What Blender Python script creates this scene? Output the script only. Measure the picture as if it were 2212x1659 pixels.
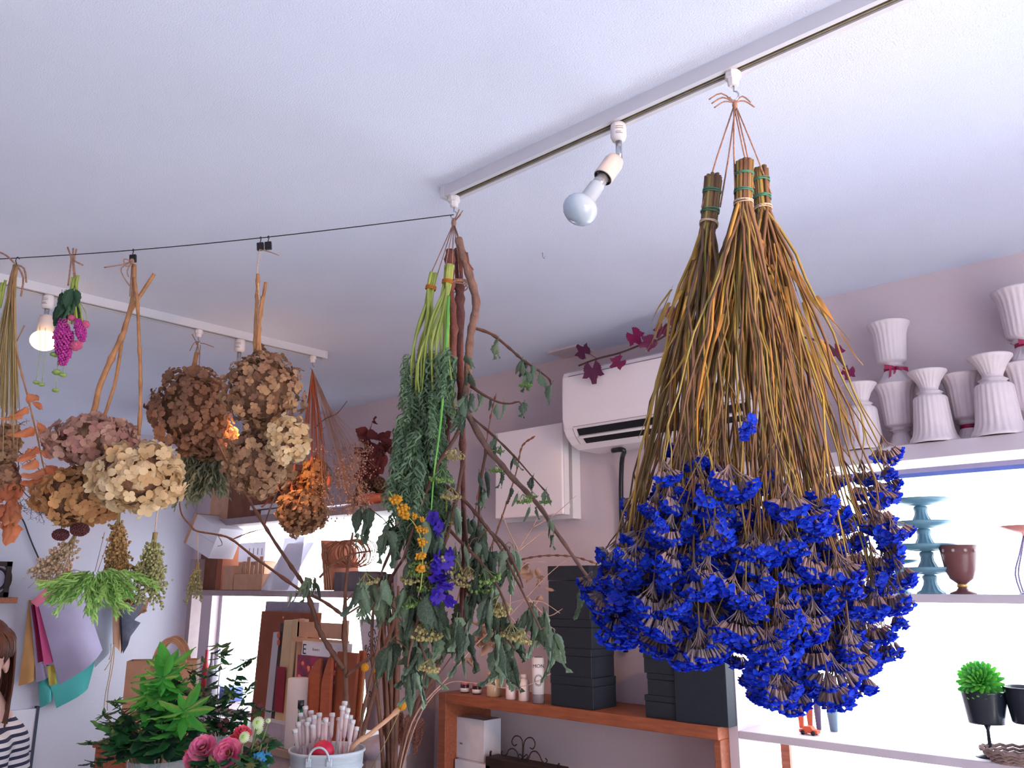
import bpy, math, random
from math import sin, cos, pi, radians, sqrt, atan, atan2, tan
from mathutils import Vector, Matrix, noise

for _o in list(bpy.data.objects):
    bpy.data.objects.remove(_o)
scene = bpy.context.scene
COL = scene.collection

# ------------------------------------------------------------------ camera
CAMZ = 1.5
FPX, IW, IH = 1800.0, 2212.0, 1659.0
PITCH, YAW = atan(435.0 / 1800.0), radians(42.7)
cam_data = bpy.data.cameras.new('camera')
cam_data.sensor_width = 36.0
cam_data.lens = 36.0 * FPX / IW
cam_data.clip_start = 0.02
cam = bpy.data.objects.new('camera', cam_data)
cam.location = (0, 0, CAMZ)
cam.rotation_euler = (pi / 2 + PITCH, 0, YAW)
COL.objects.link(cam)
scene.camera = cam

# ------------------------------------------------------------------ light, exposure
world = bpy.data.worlds.new('overcast_sky')
scene.world = world
world.use_nodes = True
_bg = world.node_tree.nodes['Background']
_bg.inputs['Color'].default_value = (0.84, 0.92, 1.0, 1)
_bg.inputs['Strength'].default_value = 8.0
scene.view_settings.view_transform = 'Standard'
scene.view_settings.look = 'None'
scene.view_settings.exposure = 0.0
scene.view_settings.gamma = 1.0
scene.view_settings.use_curve_mapping = False
scene.cycles.use_denoising = True
scene.cycles.max_bounces = 8
scene.cycles.diffuse_bounces = 5
scene.cycles.glossy_bounces = 3
scene.cycles.transmission_bounces = 6
scene.cycles.transparent_max_bounces = 12
scene.cycles.sample_clamp_indirect = 6.0
scene.cycles.caustics_reflective = False
scene.cycles.caustics_refractive = False

_sun = bpy.data.lights.new('sun', 'SUN')
_sun.energy = 36.0; _sun.angle = radians(1.0); _sun.color = (.98, .98, 1.0)
sun = bpy.data.objects.new('sun', _sun)
sun.rotation_euler = (0, radians(38), radians(-8))      # high sun added through the unseen shop front; floor bounce brightens the ceiling
sun.location = (4, 0, 4)
COL.objects.link(sun)

def portal(name, loc, rot, sx, sy):
    l = bpy.data.lights.new(name, 'AREA')
    l.shape = 'RECTANGLE'; l.size = sx; l.size_y = sy
    l.cycles.is_portal = True
    o = bpy.data.objects.new(name, l)
    o.location = loc; o.rotation_euler = rot
    COL.objects.link(o)

# room (metres): camera stands at the origin, back wall is +Y, left wall is -X
CEIL, YB, XL, XR, YF = 2.4, 2.55, -5.08, 2.5, -2.4
WIN1 = (-1.372, 1.15, 0.5, 1.84)      # x0 x1 z0 z1 on the back wall, right
WIN2 = (-4.78, -3.08, 0.78, 1.90)     # on the back wall, left
WIN3 = (-1.2, 1.6, 0.15, 2.1)         # shop front in the right wall: y0 y1 z0 z1
portal('window_portal', ((WIN1[0]+WIN1[1])/2, YB+.13, (WIN1[2]+WIN1[3])/2), (-pi/2, 0, 0), WIN1[1]-WIN1[0], WIN1[3]-WIN1[2])
portal('window_portal', ((WIN2[0]+WIN2[1])/2, YB+.13, (WIN2[2]+WIN2[3])/2), (-pi/2, 0, 0), WIN2[1]-WIN2[0], WIN2[3]-WIN2[2])
portal('window_portal', (XR+.13, (WIN3[0]+WIN3[1])/2, (WIN3[2]+WIN3[3])/2), (pi/2, 0, pi/2), WIN3[1]-WIN3[0], WIN3[3]-WIN3[2])

# ------------------------------------------------------------------ photo pixel -> direction
_F = Vector((-sin(YAW), cos(YAW), 0)); _R = Vector((cos(YAW), sin(YAW), 0))
CAM = Vector((0, 0, CAMZ))
def ray(px, py):
    l = (px - IW/2) / FPX; v = (IH/2 - py) / FPX
    fw = cos(PITCH) - v * sin(PITCH); up = v * cos(PITCH) + sin(PITCH)
    return _F + _R * (l / fw) + Vector((0, 0, up / fw))
def at(px, py, d):            # d = distance along the camera's horizontal heading
    return CAM + ray(px, py) * d
def onY(px, py, y):
    r = ray(px, py); return CAM + r * (y / r.y)
def onX(px, py, x):
    r = ray(px, py); return CAM + r * (x / r.x)
def onZ(px, py, z):
    r = ray(px, py); return CAM + r * ((z - CAMZ) / r.z)
def dep(p):
    return _F.x * p[0] + _F.y * p[1]

# ------------------------------------------------------------------ materials
def srgb(r, g, b):
    f = lambda c: (c/255/12.92) if c/255 <= 0.04045 else ((c/255 + 0.055)/1.055)**2.4
    return (f(r), f(g), f(b))
MATS = {}
def mat(name, c1, c2=None, rough=0.6, scale=25.0, var='noise', bump=0.0, bscale=None, trans=0.0,
        metal=0.0, spec=0.4, alpha=1.0, stretch=None, emit=None, estr=0.0, transmission=0.0):
    """procedural material: two colours mixed by noise / per object / per piece"""
    m = bpy.data.materials.new(name); m.use_nodes = True
    nt = m.node_tree; N = nt.nodes; L = nt.links
    p = N['Principled BSDF']; out = N['Material Output']
    c1 = srgb(*c1); c2 = srgb(*c2) if c2 else tuple(x * 0.82 for x in c1)
    p.inputs['Roughness'].default_value = rough
    p.inputs['Metallic'].default_value = metal
    p.inputs['Specular IOR Level'].default_value = spec
    p.inputs['Transmission Weight'].default_value = transmission
    mix = N.new('ShaderNodeMix'); mix.data_type = 'RGBA'
    mix.inputs[6].default_value = (*c1, 1); mix.inputs[7].default_value = (*c2, 1)
    tc = N.new('ShaderNodeTexCoord'); mp = N.new('ShaderNodeMapping')
    L.new(tc.outputs['Object'], mp.inputs['Vector'])
    if stretch: mp.inputs['Scale'].default_value = stretch
    nz = N.new('ShaderNodeTexNoise'); nz.inputs['Scale'].default_value = scale; nz.inputs['Detail'].default_value = 3
    L.new(mp.outputs['Vector'], nz.inputs['Vector'])
    rp = N.new('ShaderNodeMapRange'); rp.inputs[1].default_value = .32; rp.inputs[2].default_value = .68
    L.new(nz.outputs['Fac'], rp.inputs[0])
    if var == 'noise':
        L.new(rp.outputs[0], mix.inputs[0])
    else:
        if var == 'object':
            s = N.new('ShaderNodeObjectInfo').outputs['Random']
        else:
            s = N.new('ShaderNodeNewGeometry').outputs['Random Per Island']
        ad = N.new('ShaderNodeMath'); ad.operation = 'MULTIPLY_ADD'; ad.use_clamp = True
        L.new(rp.outputs[0], ad.inputs[0]); ad.inputs[1].default_value = 0.35
        sc = N.new('ShaderNodeMath'); sc.operation = 'MULTIPLY'; sc.inputs[1].default_value = 0.8
        L.new(s, sc.inputs[0]); L.new(sc.outputs[0], ad.inputs[2])
        L.new(ad.outputs[0], mix.inputs[0])
    L.new(mix.outputs[2], p.inputs['Base Color'])
    if bump:
        bz = N.new('ShaderNodeTexNoise'); bz.inputs['Scale'].default_value = bscale or scale * 3; bz.inputs['Detail'].default_value = 2
        L.new(mp.outputs['Vector'], bz.inputs['Vector'])
        bp = N.new('ShaderNodeBump'); bp.inputs['Strength'].default_value = bump; bp.inputs['Distance'].default_value = 0.01
        L.new(bz.outputs['Fac'], bp.inputs['Height']); L.new(bp.outputs['Normal'], p.inputs['Normal'])
    if emit:
        p.inputs['Emission Color'].default_value = (*srgb(*emit), 1); p.inputs['Emission Strength'].default_value = estr
    sh = p.outputs[0]
    if trans:
        tr = N.new('ShaderNodeBsdfTranslucent'); L.new(mix.outputs[2], tr.inputs['Color'])
        ms = N.new('ShaderNodeMixShader'); ms.inputs[0].default_value = trans
        L.new(sh, ms.inputs[1]); L.new(tr.outputs[0], ms.inputs[2]); sh = ms.outputs[0]
    if alpha < 1:
        tp = N.new('ShaderNodeBsdfTransparent'); ms = N.new('ShaderNodeMixShader'); ms.inputs[0].default_value = alpha
        L.new(tp.outputs[0], ms.inputs[1]); L.new(sh, ms.inputs[2]); sh = ms.outputs[0]
    L.new(sh, out.inputs['Surface'])
    MATS[name] = m
    return m

# ------------------------------------------------------------------ mesh builder
WL = {}
class MB:
    def __init__(s): s.v = []; s.f = []; s.mi = []
    def add(s, vs, fs, mi=0):
        o = len(s.v); s.v.extend(Vector(v) for v in vs)
        s.f.extend(tuple(i + o for i in f) for f in fs); s.mi.extend([mi] * len(fs)); return s
    def box(s, lo, hi, mi=0, M=None):
        x0, y0, z0 = lo; x1, y1, z1 = hi
        vs = [Vector(p) for p in ((x0,y0,z0),(x1,y0,z0),(x1,y1,z0),(x0,y1,z0),(x0,y0,z1),(x1,y0,z1),(x1,y1,z1),(x0,y1,z1))]
        if M: vs = [M @ v for v in vs]
        return s.add(vs, [(0,3,2,1),(4,5,6,7),(0,1,5,4),(1,2,6,5),(2,3,7,6),(3,0,4,7)], mi)
    def tube(s, pts, r, n=6, mi=0, cap=True):
        pts = [Vector(p) for p in pts]
        rs = r if isinstance(r, (list, tuple)) else [r] * len(pts)
        prev = None; rings = []
        for i, p in enumerate(pts):
            a = pts[max(0, i-1)]; b = pts[min(len(pts)-1, i+1)]
            t = (b - a)
            t = t.normalized() if t.length > 1e-9 else Vector((0,0,-1))
            if prev is None:
                u = t.orthogonal().normalized()
            else:
                u = prev - t * prev.dot(t)
                u = u.normalized() if u.length > 1e-6 else t.orthogonal().normalized()
            prev = u; w = t.cross(u)
            rings.append([p + (u * cos(2*pi*k/n) + w * sin(2*pi*k/n)) * rs[i] for k in range(n)])
        vs = [v for rg in rings for v in rg]; fs = []
        for i in range(len(pts)-1):
            for k in range(n):
                k2 = (k+1) % n
                fs.append((i*n+k, i*n+k2, (i+1)*n+k2, (i+1)*n+k))
        if cap:
            fs.append(tuple(reversed(range(n)))); fs.append(tuple((len(pts)-1)*n + k for k in range(n)))
        return s.add(vs, fs, mi)
    def lathe(s, prof, n=24, M=None, mi=0, flute=None, cap=True):
        """prof = [(r,z)..]; flute(i)->(count, amount) per ring"""
        vs = []; fs = []
        for i, (r, z) in enumerate(prof):
            for k in range(n):
                a = 2*pi*k/n; rr = r
                if flute:
                    c, am = flute(i)
                    rr = r * (1 + am * cos(c * a))
                vs.append(Vector((rr*cos(a), rr*sin(a), z)))
        for i in range(len(prof)-1):
            for k in range(n):
                k2 = (k+1) % n
                fs.append((i*n+k, i*n+k2, (i+1)*n+k2, (i+1)*n+k))
        if cap:
            fs.append(tuple(reversed(range(n)))); fs.append(tuple((len(prof)-1)*n + k for k in range(n)))
        if M: vs = [M @ v for v in vs]
        return s.add(vs, fs, mi)
    def grid(s, P, mi=0):
        """P[i][j] points"""
        a, b = len(P), len(P[0]); vs = [p for row in P for p in row]
        return s.add(vs, [(i*b+j, i*b+j+1, (i+1)*b+j+1, (i+1)*b+j) for i in range(a-1) for j in range(b-1)], mi)
    def sheet(s, P, th, mi=0):
        """a grid of points given thickness along its mean normal"""
        a, b = len(P), len(P[0])
        n = ((P[0][-1]-P[0][0]).cross(P[-1][0]-P[0][0])).normalized() * th
        Q = [[p + n for p in row] for row in P]
        s.grid(P, mi); s.grid([list(reversed(r)) for r in Q], mi)
        ring = [(0, j) for j in range(b)] + [(i, b-1) for i in range(1, a)] + [(a-1, j) for j in range(b-2, -1, -1)] + [(i, 0) for i in range(a-2, 0, -1)]
        vs = [P[i][j] for i, j in ring] + [Q[i][j] for i, j in ring]; k = len(ring)
        return s.add(vs, [(i, i+k, (i+1) % k + k, (i+1) % k) for i in range(k)], mi)
    def prism(s, pts, vec, mi=0):
        """closed outline of 3D points pushed along vec"""
        vec = Vector(vec); n = len(pts)
        vs = [Vector(p) for p in pts] + [Vector(p) + vec for p in pts]
        return s.add(vs, [tuple(reversed(range(n))), tuple(range(n, 2*n))] + [(i, (i+1) % n, (i+1) % n + n, i + n) for i in range(n)], mi)
    def blob(s, c, r, mi=0, jit=0.0, seg=6, rings=4, rg=None):
        c = Vector(c); sx, sy, sz = r if isinstance(r, (list, tuple)) else (r, r, r)
        vs = [c + Vector((0, 0, sz))]
        for i in range(1, rings):
            th = pi * i / rings
            for k in range(seg):
                a = 2*pi*k/seg; j = 1 + (rg.uniform(-jit, jit) if rg else 0)
                vs.append(c + Vector((sx*sin(th)*cos(a)*j, sy*sin(th)*sin(a)*j, sz*cos(th)*j)))
        vs.append(c - Vector((0, 0, sz))); fs = []
        for k in range(seg): fs.append((0, 1+k, 1+(k+1) % seg))
        for i in range(rings-2):
            for k in range(seg):
                k2 = (k+1) % seg; a = 1+i*seg; b = a+seg
                fs.append((a+k, b+k, b+k2, a+k2))
        a = 1+(rings-2)*seg; e = len(vs)-1
        for k in range(seg): fs.append((a+k, e, a+(k+1) % seg))
        return s.add(vs, fs, mi)
    def merge(s, o, M, mi=None):
        return s.add([M @ v for v in o.v], o.f, 0) if mi is None and not any(o.mi) else s._m(o, M, mi)
    def _m(s, o, M, mi):
        b = len(s.v); s.v.extend(M @ v for v in o.v); s.f.extend(tuple(i+b for i in f) for f in o.f)
        s.mi.extend(o.mi if mi is None else [mi]*len(o.f)); return s
    def mesh(s, name, mats, origin=(0,0,0), smooth=True):
        me = bpy.data.meshes.new(name); o = Vector(origin)
        me.from_pydata([tuple(v - o) for v in s.v], [], s.f)
        if not isinstance(mats, (list, tuple)): mats = [mats]
        for m in mats: me.materials.append(MATS[m] if isinstance(m, str) else m)
        if len(mats) > 1: me.polygons.foreach_set('material_index', s.mi)
        if smooth: me.polygons.foreach_set('use_smooth', [True] * len(s.f))
        me.update(); return me
    def build(s, name, mats, parent=None, loc=None, smooth=True):
        """top-level (parent None): origin at the base of the mesh; else a child in the parent's frame"""
        if parent is not None: o0 = WL[parent]
        elif loc is not None: o0 = Vector(loc)
        else:
            xs = [v.x for v in s.v]; ys = [v.y for v in s.v]; zs = [v.z for v in s.v]
            o0 = Vector(((min(xs)+max(xs))/2, (min(ys)+max(ys))/2, min(zs)))
        ob = bpy.data.objects.new(name, s.mesh(name, mats, o0, smooth)); COL.objects.link(ob)
        if parent is not None: ob.parent = parent
        else: ob.location = o0
        WL[ob] = o0.copy(); return ob

def bevel(ob, w=0.002, seg=2):
    m = ob.modifiers.new('bevel', 'BEVEL'); m.width = w; m.segments = seg; m.limit_method = 'ANGLE'; m.angle_limit = radians(40)
    for p in ob.data.polygons: p.use_smooth = False
    return ob
def thing(name, label, cat, loc, group=None):
    o = bpy.data.objects.new(name, None); o.location = loc; o.empty_display_size = 0.05
    COL.objects.link(o); WL[o] = Vector(loc); return tag(o, label, cat, group)
def tag(o, label, cat, group=None):
    o['label'] = label; o['category'] = cat
    if group: o['group'] = group
    return o
def struct(o):
    o['kind'] = 'structure'; return o
def inst(me, name, M, parent):
    """another copy of a mesh, placed with a world matrix, as a part"""
    ob = bpy.data.objects.new(name, me); COL.objects.link(ob); ob.parent = parent
    ob.matrix_basis = Matrix.Translation(-WL[parent]) @ M
    return ob
def aim(pos, d, roll=0.0, s=1.0):
    """matrix that sends local -Z to d"""
    z = -Vector(d).normalized(); x = z.orthogonal().normalized(); y = z.cross(x)
    B = Matrix((x, y, z)).transposed().to_4x4()
    sc = Matrix.Diagonal((s, s, s, 1)) if not isinstance(s, (tuple, list)) else Matrix.Diagonal((*s, 1))
    return Matrix.Translation(pos) @ B @ Matrix.Rotation(roll, 4, 'Z') @ sc
def face(pos, d, n, s=1.0):
    """matrix that sends local -Z to d and local +Y toward n"""
    z = -Vector(d).normalized(); y = Vector(n) - z * Vector(n).dot(z)
    y = y.normalized() if y.length > 1e-5 else z.orthogonal().normalized()
    x = y.cross(z)
    return Matrix.Translation(pos) @ Matrix((x, y, z)).transposed().to_4x4() @ Matrix.Diagonal((s, s, s, 1))
def smoothpath(pts, k=4):
    """Catmull-Rom through points"""
    pts = [Vector(p) for p in pts]
    if len(pts) < 3: return [pts[0].lerp(pts[1], i/k) for i in range(k+1)]
    out = []
    for i in range(len(pts)-1):
        p0 = pts[max(0, i-1)]; p1 = pts[i]; p2 = pts[i+1]; p3 = pts[min(len(pts)-1, i+2)]
        for j in range(k):
            t = j/k
            out.append(0.5*((2*p1) + (p2-p0)*t + (2*p0-5*p1+4*p2-p3)*t*t + (3*p1-p0-3*p2+p3)*t**3))
    out.append(pts[-1]); return out
def taper(n, a, b): return [a + (b-a)*i/max(1, n-1) for i in range(n)]
def interp(tab, x):
    if x <= tab[0][0]: return tab[0][1]
    for (a, ya), (b, yb) in zip(tab, tab[1:]):
        if x <= b: return ya + (yb-ya)*(x-a)/(b-a)
    return tab[-1][1]
def pxpath(pl, d, dd=0.0, jit=0.0, rg=None):
    """pixel polyline -> 3D at depth d (dd = depth change to the end)"""
    n = len(pl)
    return [at(p[0], p[1], d + dd*i/max(1, n-1) + (rg.uniform(-jit, jit) if rg and i else 0)) for i, p in enumerate(pl)]
def text(body, size, m, M, parent, name='lettering'):
    cu = bpy.data.curves.new('txt', 'FONT'); cu.body = body; cu.size = size; cu.align_x = 'CENTER'; cu.align_y = 'CENTER'
    cu.resolution_u = 3; cu.extrude = 0.0004
    t = bpy.data.objects.new('txt', cu); COL.objects.link(t)
    me = bpy.data.meshes.new_from_object(t.evaluated_get(bpy.context.evaluated_depsgraph_get()))
    bpy.data.objects.remove(t); me.materials.clear(); me.materials.append(MATS[m])
    return inst(me, name, M, parent)
def wallM(pos, right, up):
    """text frame: +X right, +Y up"""
    r = Vector(right).normalized(); u = Vector(up); u = (u - r*u.dot(r)).normalized(); n = r.cross(u)
    return Matrix.Translation(pos) @ Matrix((r, u, n)).transposed().to_4x4()
R = random.Random(11)
UP = Vector((0, 0, 1))
TOCAM = -_F
# ================================================================== materials
mat('ceiling_paper', (220, 228, 248), (215, 223, 244), rough=.9, scale=2.2, bump=.22, bscale=330)
mat('wall_paint', (206, 190, 196), (200, 184, 191), rough=.85, scale=1.5, bump=.15, bscale=180)
mat('wall_left_paint', (205, 203, 216), (198, 197, 211), rough=.85, scale=1.5, bump=.15, bscale=180)
mat('floor_wood', (206, 196, 188), (192, 181, 172), rough=.5, scale=6, stretch=(1, 8, 1))
mat('white_trim', (198, 186, 196), (190, 179, 190), rough=.6, scale=8)
mat('white_plastic', (226, 220, 222), (220, 213, 216), rough=.35, scale=5)
mat('ac_plastic', (242, 230, 234), (238, 226, 231), rough=.18, scale=3, spec=.5)
mat('grey_plastic', (165, 155, 162), None, rough=.5)
mat('dark_plastic', (22, 25, 32), (30, 33, 40), rough=.35)
mat('track_white', (205, 204, 212), (199, 198, 207), rough=.45, scale=8)
mat('track_slot', (128, 116, 92), (104, 94, 74), rough=.5, scale=60, metal=.2)
mat('chrome', (200, 205, 212), None, rough=.15, metal=1.0)
mat('bulb_glass', (176, 192, 208), (168, 184, 202), rough=.08, scale=4, spec=.6)
mat('bulb_neck', (185, 188, 194), (150, 152, 158), rough=.2, metal=.6, scale=12)
mat('lamp_lit', (255, 214, 150), (255, 200, 130), emit=(255, 196, 120), estr=8.0)
mat('cream_plastic', (226, 208, 200), (220, 202, 194), rough=.4, scale=5)
mat('print_grey', (120, 112, 112), None, rough=.7)
mat('print_dark', (45, 42, 48), None, rough=.7)
mat('window_frame', (196, 185, 196), (188, 178, 190), rough=.5)
mat('blue_rail', (104, 122, 190), (92, 110, 178), rough=.4)
mat('brown_wood', (158, 90, 62), (132, 72, 50), rough=.5, scale=7, stretch=(2, 14, 14), bump=.1)
mat('pane_glass', (235, 240, 245), None, rough=.02, alpha=.06)
mat('white_paint', (214, 210, 220), (206, 203, 214), rough=.6)
mat('dark_line', (60, 66, 82), None, rough=.7)
mat('table_wood', (150, 132, 122), (132, 115, 106), rough=.5, scale=5, stretch=(1, 10, 1))
mat('twine', (180, 140, 122), (150, 112, 98), rough=.9, scale=160, bump=.6)
mat('twine_pale', (214, 190, 170), (190, 162, 142), rough=.9, scale=160, bump=.5)
mat('wire_dark', (58, 58, 66), None, rough=.4, metal=.5)
mat('clip_black', (26, 24, 26), None, rough=.35)
mat('band_green', (62, 126, 104), (50, 106, 90), rough=.6)

# ================================================================== room shell
struct(MB().box((XL-.15, YF-.15, -.1), (XR+.15, YB+.15, 0)).build('floor', 'floor_wood', smooth=False))
struct(MB().box((XL-.15, YF-.15, CEIL), (XR+.15, YB+.15, CEIL+.1)).build('ceiling', 'ceiling_paper', smooth=False))
def wall_y(name, y, t, holes, m):
    b = MB(); hs = sorted(holes); x = XL - .15
    for (x0, x1, z0, z1) in hs:
        b.box((x, y, 0), (x0, y+t, CEIL)); b.box((x0, y, 0), (x1, y+t, z0)); b.box((x0, y, z1), (x1, y+t, CEIL)); x = x1
    b.box((x, y, 0), (XR+.15, y+t, CEIL))
    return struct(b.build(name, m, smooth=False))
wall_back = wall_y('wall_back', YB, .12, [WIN1, WIN2], 'wall_paint')
wall_y('wall_front', YF-.12, .12, [], 'wall_paint')
wall_left = struct(MB().box((XL-.12, YF, 0), (XL, YB, CEIL)).build('wall_left', 'wall_left_paint', smooth=False))
b = MB(); y0, y1, z0, z1 = WIN3
b.box((XR, YF, 0), (XR+.12, y0, CEIL)); b.box((XR, y0, 0), (XR+.12, y1, z0)); b.box((XR, y0, z1), (XR+.12, y1, CEIL)); b.box((XR, y1, 0), (XR+.12, YB, CEIL))
struct(b.build('wall_right', 'wall_paint', smooth=False))

def window(name, box, axis, bars=(), fr=.035):
    """frame + panes; bars = mullion positions"""
    a0, a1, z0, z1 = box
    root = bpy.data.objects.new(name, None)
    y_ = YB if axis == 'y' else YF - .15
    if axis != 'x': root.location = ((a0+a1)/2, y_+.07, z0)
    else: root.location = (XR+.07, (a0+a1)/2, z0)
    COL.objects.link(root); WL[root] = root.location.copy(); struct(root)
    def bx(p0, p1, q0, q1, t0, t1, nm, m):
        o = MB()
        if axis != 'x': o.box((p0, y_+t0, q0), (p1, y_+t1, q1))
        else: o.box((XR+t0, p0, q0), (XR+t1, p1, q1))
        return o.build(nm, m, root, smooth=False)
    bx(a0, a1, z0, z0+fr, .05, .10, 'bottom_rail', 'window_frame'); bx(a0, a1, z1-fr, z1, .05, .10, 'top_rail', 'window_frame')
    bx(a0, a0+fr, z0+fr, z1-fr, .05, .10, 'stile', 'window_frame'); bx(a1-fr, a1, z0+fr, z1-fr, .05, .10, 'stile', 'window_frame')
    e = [a0+fr] + list(bars) + [a1-fr]
    for c in bars: bx(c-.015, c+.015, z0+fr, z1-fr, .055, .095, 'mullion', 'window_frame')
    for p, q in zip(e, e[1:]): bx(p+.002, q-.002, z0+fr, z1-fr, .072, .076, 'pane', 'pane_glass')
    return root
w1 = window('window_1', WIN1, 'y', bars=(.25,), fr=.02)
w2 = window('window_2', WIN2, 'y', bars=(-4.05,), fr=.03)
window('window_3', WIN3, 'x', bars=(.2,), fr=.05)
# blue rail across the top of the right window, brown post below the lower shelf
a = onY(1920, 1026, 2.52); c = onY(2212, 1001, 2.52)
MB().box((WIN1[0]+.01, 2.575, a.z-.006), (WIN1[1]-.01, 2.592, a.z+.006)).build('curtain_rail', 'blue_rail', w1, smooth=False)
a = onY(1702, 1640, 2.6)
MB().box((a.x-.014, 2.585, WIN1[2]+.02), (a.x+.014, 2.6, 1.05)).build('brown_post', 'brown_wood', w1, smooth=False)

# white post between shelf unit and right window
a = onY(1581, 1540, 2.36); PX0 = onY(1572, 1540, 2.36).x; PX1 = onY(1592, 1540, 2.36).x
struct(MB().box((PX0, 2.36, 0), (PX1, YB, WIN1[3])).build('trim_1', 'white_trim', smooth=False))
# right window shelves (boards set between post and wall)
def board(name, label, x0, x1, y0, y1, z0, z1, m='white_trim', cat='shelf'):
    o = MB().box((x0, y0, z0), (x1, y1, z1)).build(name, m, smooth=False); bevel(o, .002, 1)
    return tag(o, label, cat)
VS = onY(2050, 985, 2.36).z; VT = onY(2050, 950, 2.36).z
VASE_Z = VT
board('display_shelf', 'long white ledge above the bright window carrying the fluted white urns', PX0, 1.15, 2.36, YB, VS, VT)
U0 = onY(2080, 1303, 2.40).z; U1 = onY(2080, 1284, 2.40).z; UP_Z = U1
board('display_shelf', 'white shelf across the right window under the cake stands and brown goblet', PX1, 1.15, 2.40, 2.595, U0, U1)
L0 = onY(1900, 1636, 2.36).z; L1 = onY(1900, 1617, 2.36).z; LOW_Z = L1
board('display_shelf', 'lower white shelf across the right window under the potted succulent', PX1, 1.15, 2.36, 2.595, L0, L1)
# left wall: white flush door with its dark gap
p0 = onX(82, 1530, XL+.03); p1 = onX(65, 1659, XL+.03)
dy = (p0.y+p1.y)/2
dr = bpy.data.objects.new('door_1', None); dr.location = (XL, dy-.5, 0); COL.objects.link(dr); WL[dr] = dr.location.copy(); struct(dr)
MB().box((XL, dy-.95, .02), (XL+.03, dy-.006, p0.z)).build('door_leaf', 'white_paint', dr, smooth=False)
MB().box((XL, dy-.006, .0), (XL+.034, dy+.008, p0.z+.01)).build('gap_strip', 'dark_line', dr, smooth=False)
h = onX(55, 1624, XL+.03)
MB().box((XL+.028, dy-.3, h.z-.004), (XL+.033, dy-.006, h.z+.004)).build('gap_strip', 'dark_line', dr, smooth=False)

# ================================================================== lighting tracks
TY = 1.21; TX0 = -1.325
TZ = 2.372
def track(label, p0, p1):
    p0 = Vector(p0); p1 = Vector(p1); d = (p1-p0).normalized(); s = Vector((-d.y, d.x, 0))
    t = thing('ceiling_track', label, 'light track', (p0+p1)/2 + Vector((0,0,CEIL)))
    def bar(w0, w1, z0, z1, nm, m, e0=0, e1=0):
        o = MB(); a = p0 + d*e0; b_ = p1 - d*e1
        vs = [Vector((*(q + s*w)[:2], z)) for z in (z0, z1) for q, w in ((a, w0), (b_, w0), (b_, w1), (a, w1))]
        o.add(vs, [(0,1,2,3),(7,6,5,4),(0,4,5,1),(1,5,6,2),(2,6,7,3),(3,7,4,0)]); return o.build(nm, m, t, smooth=False)
    bar(-.019, -.008, TZ, CEIL, 'rail_side', 'track_white'); bar(.008, .019, TZ, CEIL, 'rail_side', 'track_white')
    bar(-.008, .008, TZ+.004, CEIL, 'slot', 'track_slot'); bar(-.0015, .0015, TZ+.001, TZ+.006, 'slot_rib', 'track_slot')
    bar(-.020, .020, TZ-.001, CEIL, 'end_cap', 'track_white', 0, (p1-p0).length-.012)
    return t
trA = track('long white lighting track across the ceiling holding the blue statice bunches', (TX0, TY, 0), (1.6, TY, 0))
T2X = -2.71
trB = track('shorter white lighting track at left holding the lit spotlight and hydrangeas', (T2X, 1.84, 0), (T2X, -.6, 0))

def spot_lamp(label, base, elbow, facept, lit, power=0.0, size=1.0, cone=150):
    base = Vector(base); elbow = Vector(elbow); facept = Vector(facept)
    t = thing('spot_lamp', label, 'spotlight', base)
    s = size
    ad = MB().lathe([(.012*s, 0), (.0145*s, -.003*s), (.0155*s, -.010*s), (.0155*s, -.028*s), (.0125*s, -.036*s), (.006*s, -.038*s)], 20, Matrix.Translation(base)).build('adapter', 'white_plastic', t)
    st = MB().tube([base + Vector((0,0,-.036*s)), Vector((base.x, base.y, elbow.z))], .0062*s, 12).build('stem', 'chrome', t)
    d = (facept - elbow).normalized(); M = aim(elbow, d)
    MB().lathe([(.008*s, .012*s), (.0165*s, .009*s), (.0195*s, 0), (.0195*s, -.042*s), (.0175*s, -.044*s), (.0165*s, -.036*s)], 24, M).build('holder', 'cream_plastic', t)
    MB().lathe([(.0172*s, -.0375*s), (.0178*s, -.0445*s), (.0165*s, -.0445*s), (.0162*s, -.0375*s)], 24, M, cap=False).build('holder_rim', 'dark_plastic', t)
    Lb = (facept - elbow).length
    MB().lathe([(.0125*s, -.034*s), (.0125*s, -.058*s), (.0135*s, -.066*s)], 20, M).build('bulb_neck', 'bulb_neck', t)
    z1 = -.064*s; z2 = -Lb
    R_ = .0335*s; pr = [(.0132*s, z1), (.0150*s, z1-.004*s)] + [(R_*sin(a_), z2 + .027*s + .027*s*cos(a_)) for a_ in (.50, .70, .9, 1.15, 1.4, 1.65, 1.9, 2.2, 2.5, 2.8, 3.1)]
    MB().lathe(pr, 28, M).build('bulb', 'lamp_lit' if lit else 'bulb_glass', t)
    # faint print on the adapter
    for k, (a, zz, w) in enumerate(((-.5, -.012, .5), (-.5, -.016, .5), (-.5, -.0235, .35), (-.5, -.0265, .45))):
        o = MB(); n = 7
        P = [[base + Vector((.0157*s*cos(YAW - pi/2 + a + w*(j/n)*2), .0157*s*sin(YAW - pi/2 + a + w*(j/n)*2), (zz - q*.0012)*s)) for j in range(n+1)] for q in (0, 1)]
        o.grid(P).build('print_line', 'print_grey', t)
    if power:
        l = bpy.data.lights.new('bulb_light', 'SPOT'); l.energy = power; l.color = (1.0, .50, .20); l.shadow_soft_size = .028; l.spot_size = radians(cone); l.spot_blend = .8
        lo = bpy.data.objects.new('bulb_light', l); COL.objects.link(lo); lo.parent = t
        lo.matrix_basis = Matrix.Translation(-base) @ aim(facept + d*.014, d)
    return t
d1 = onY(1333, 285, TY)
base = Vector((onY(1335, 262, TY).x, TY, TZ)); dl = dep(base)
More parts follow.
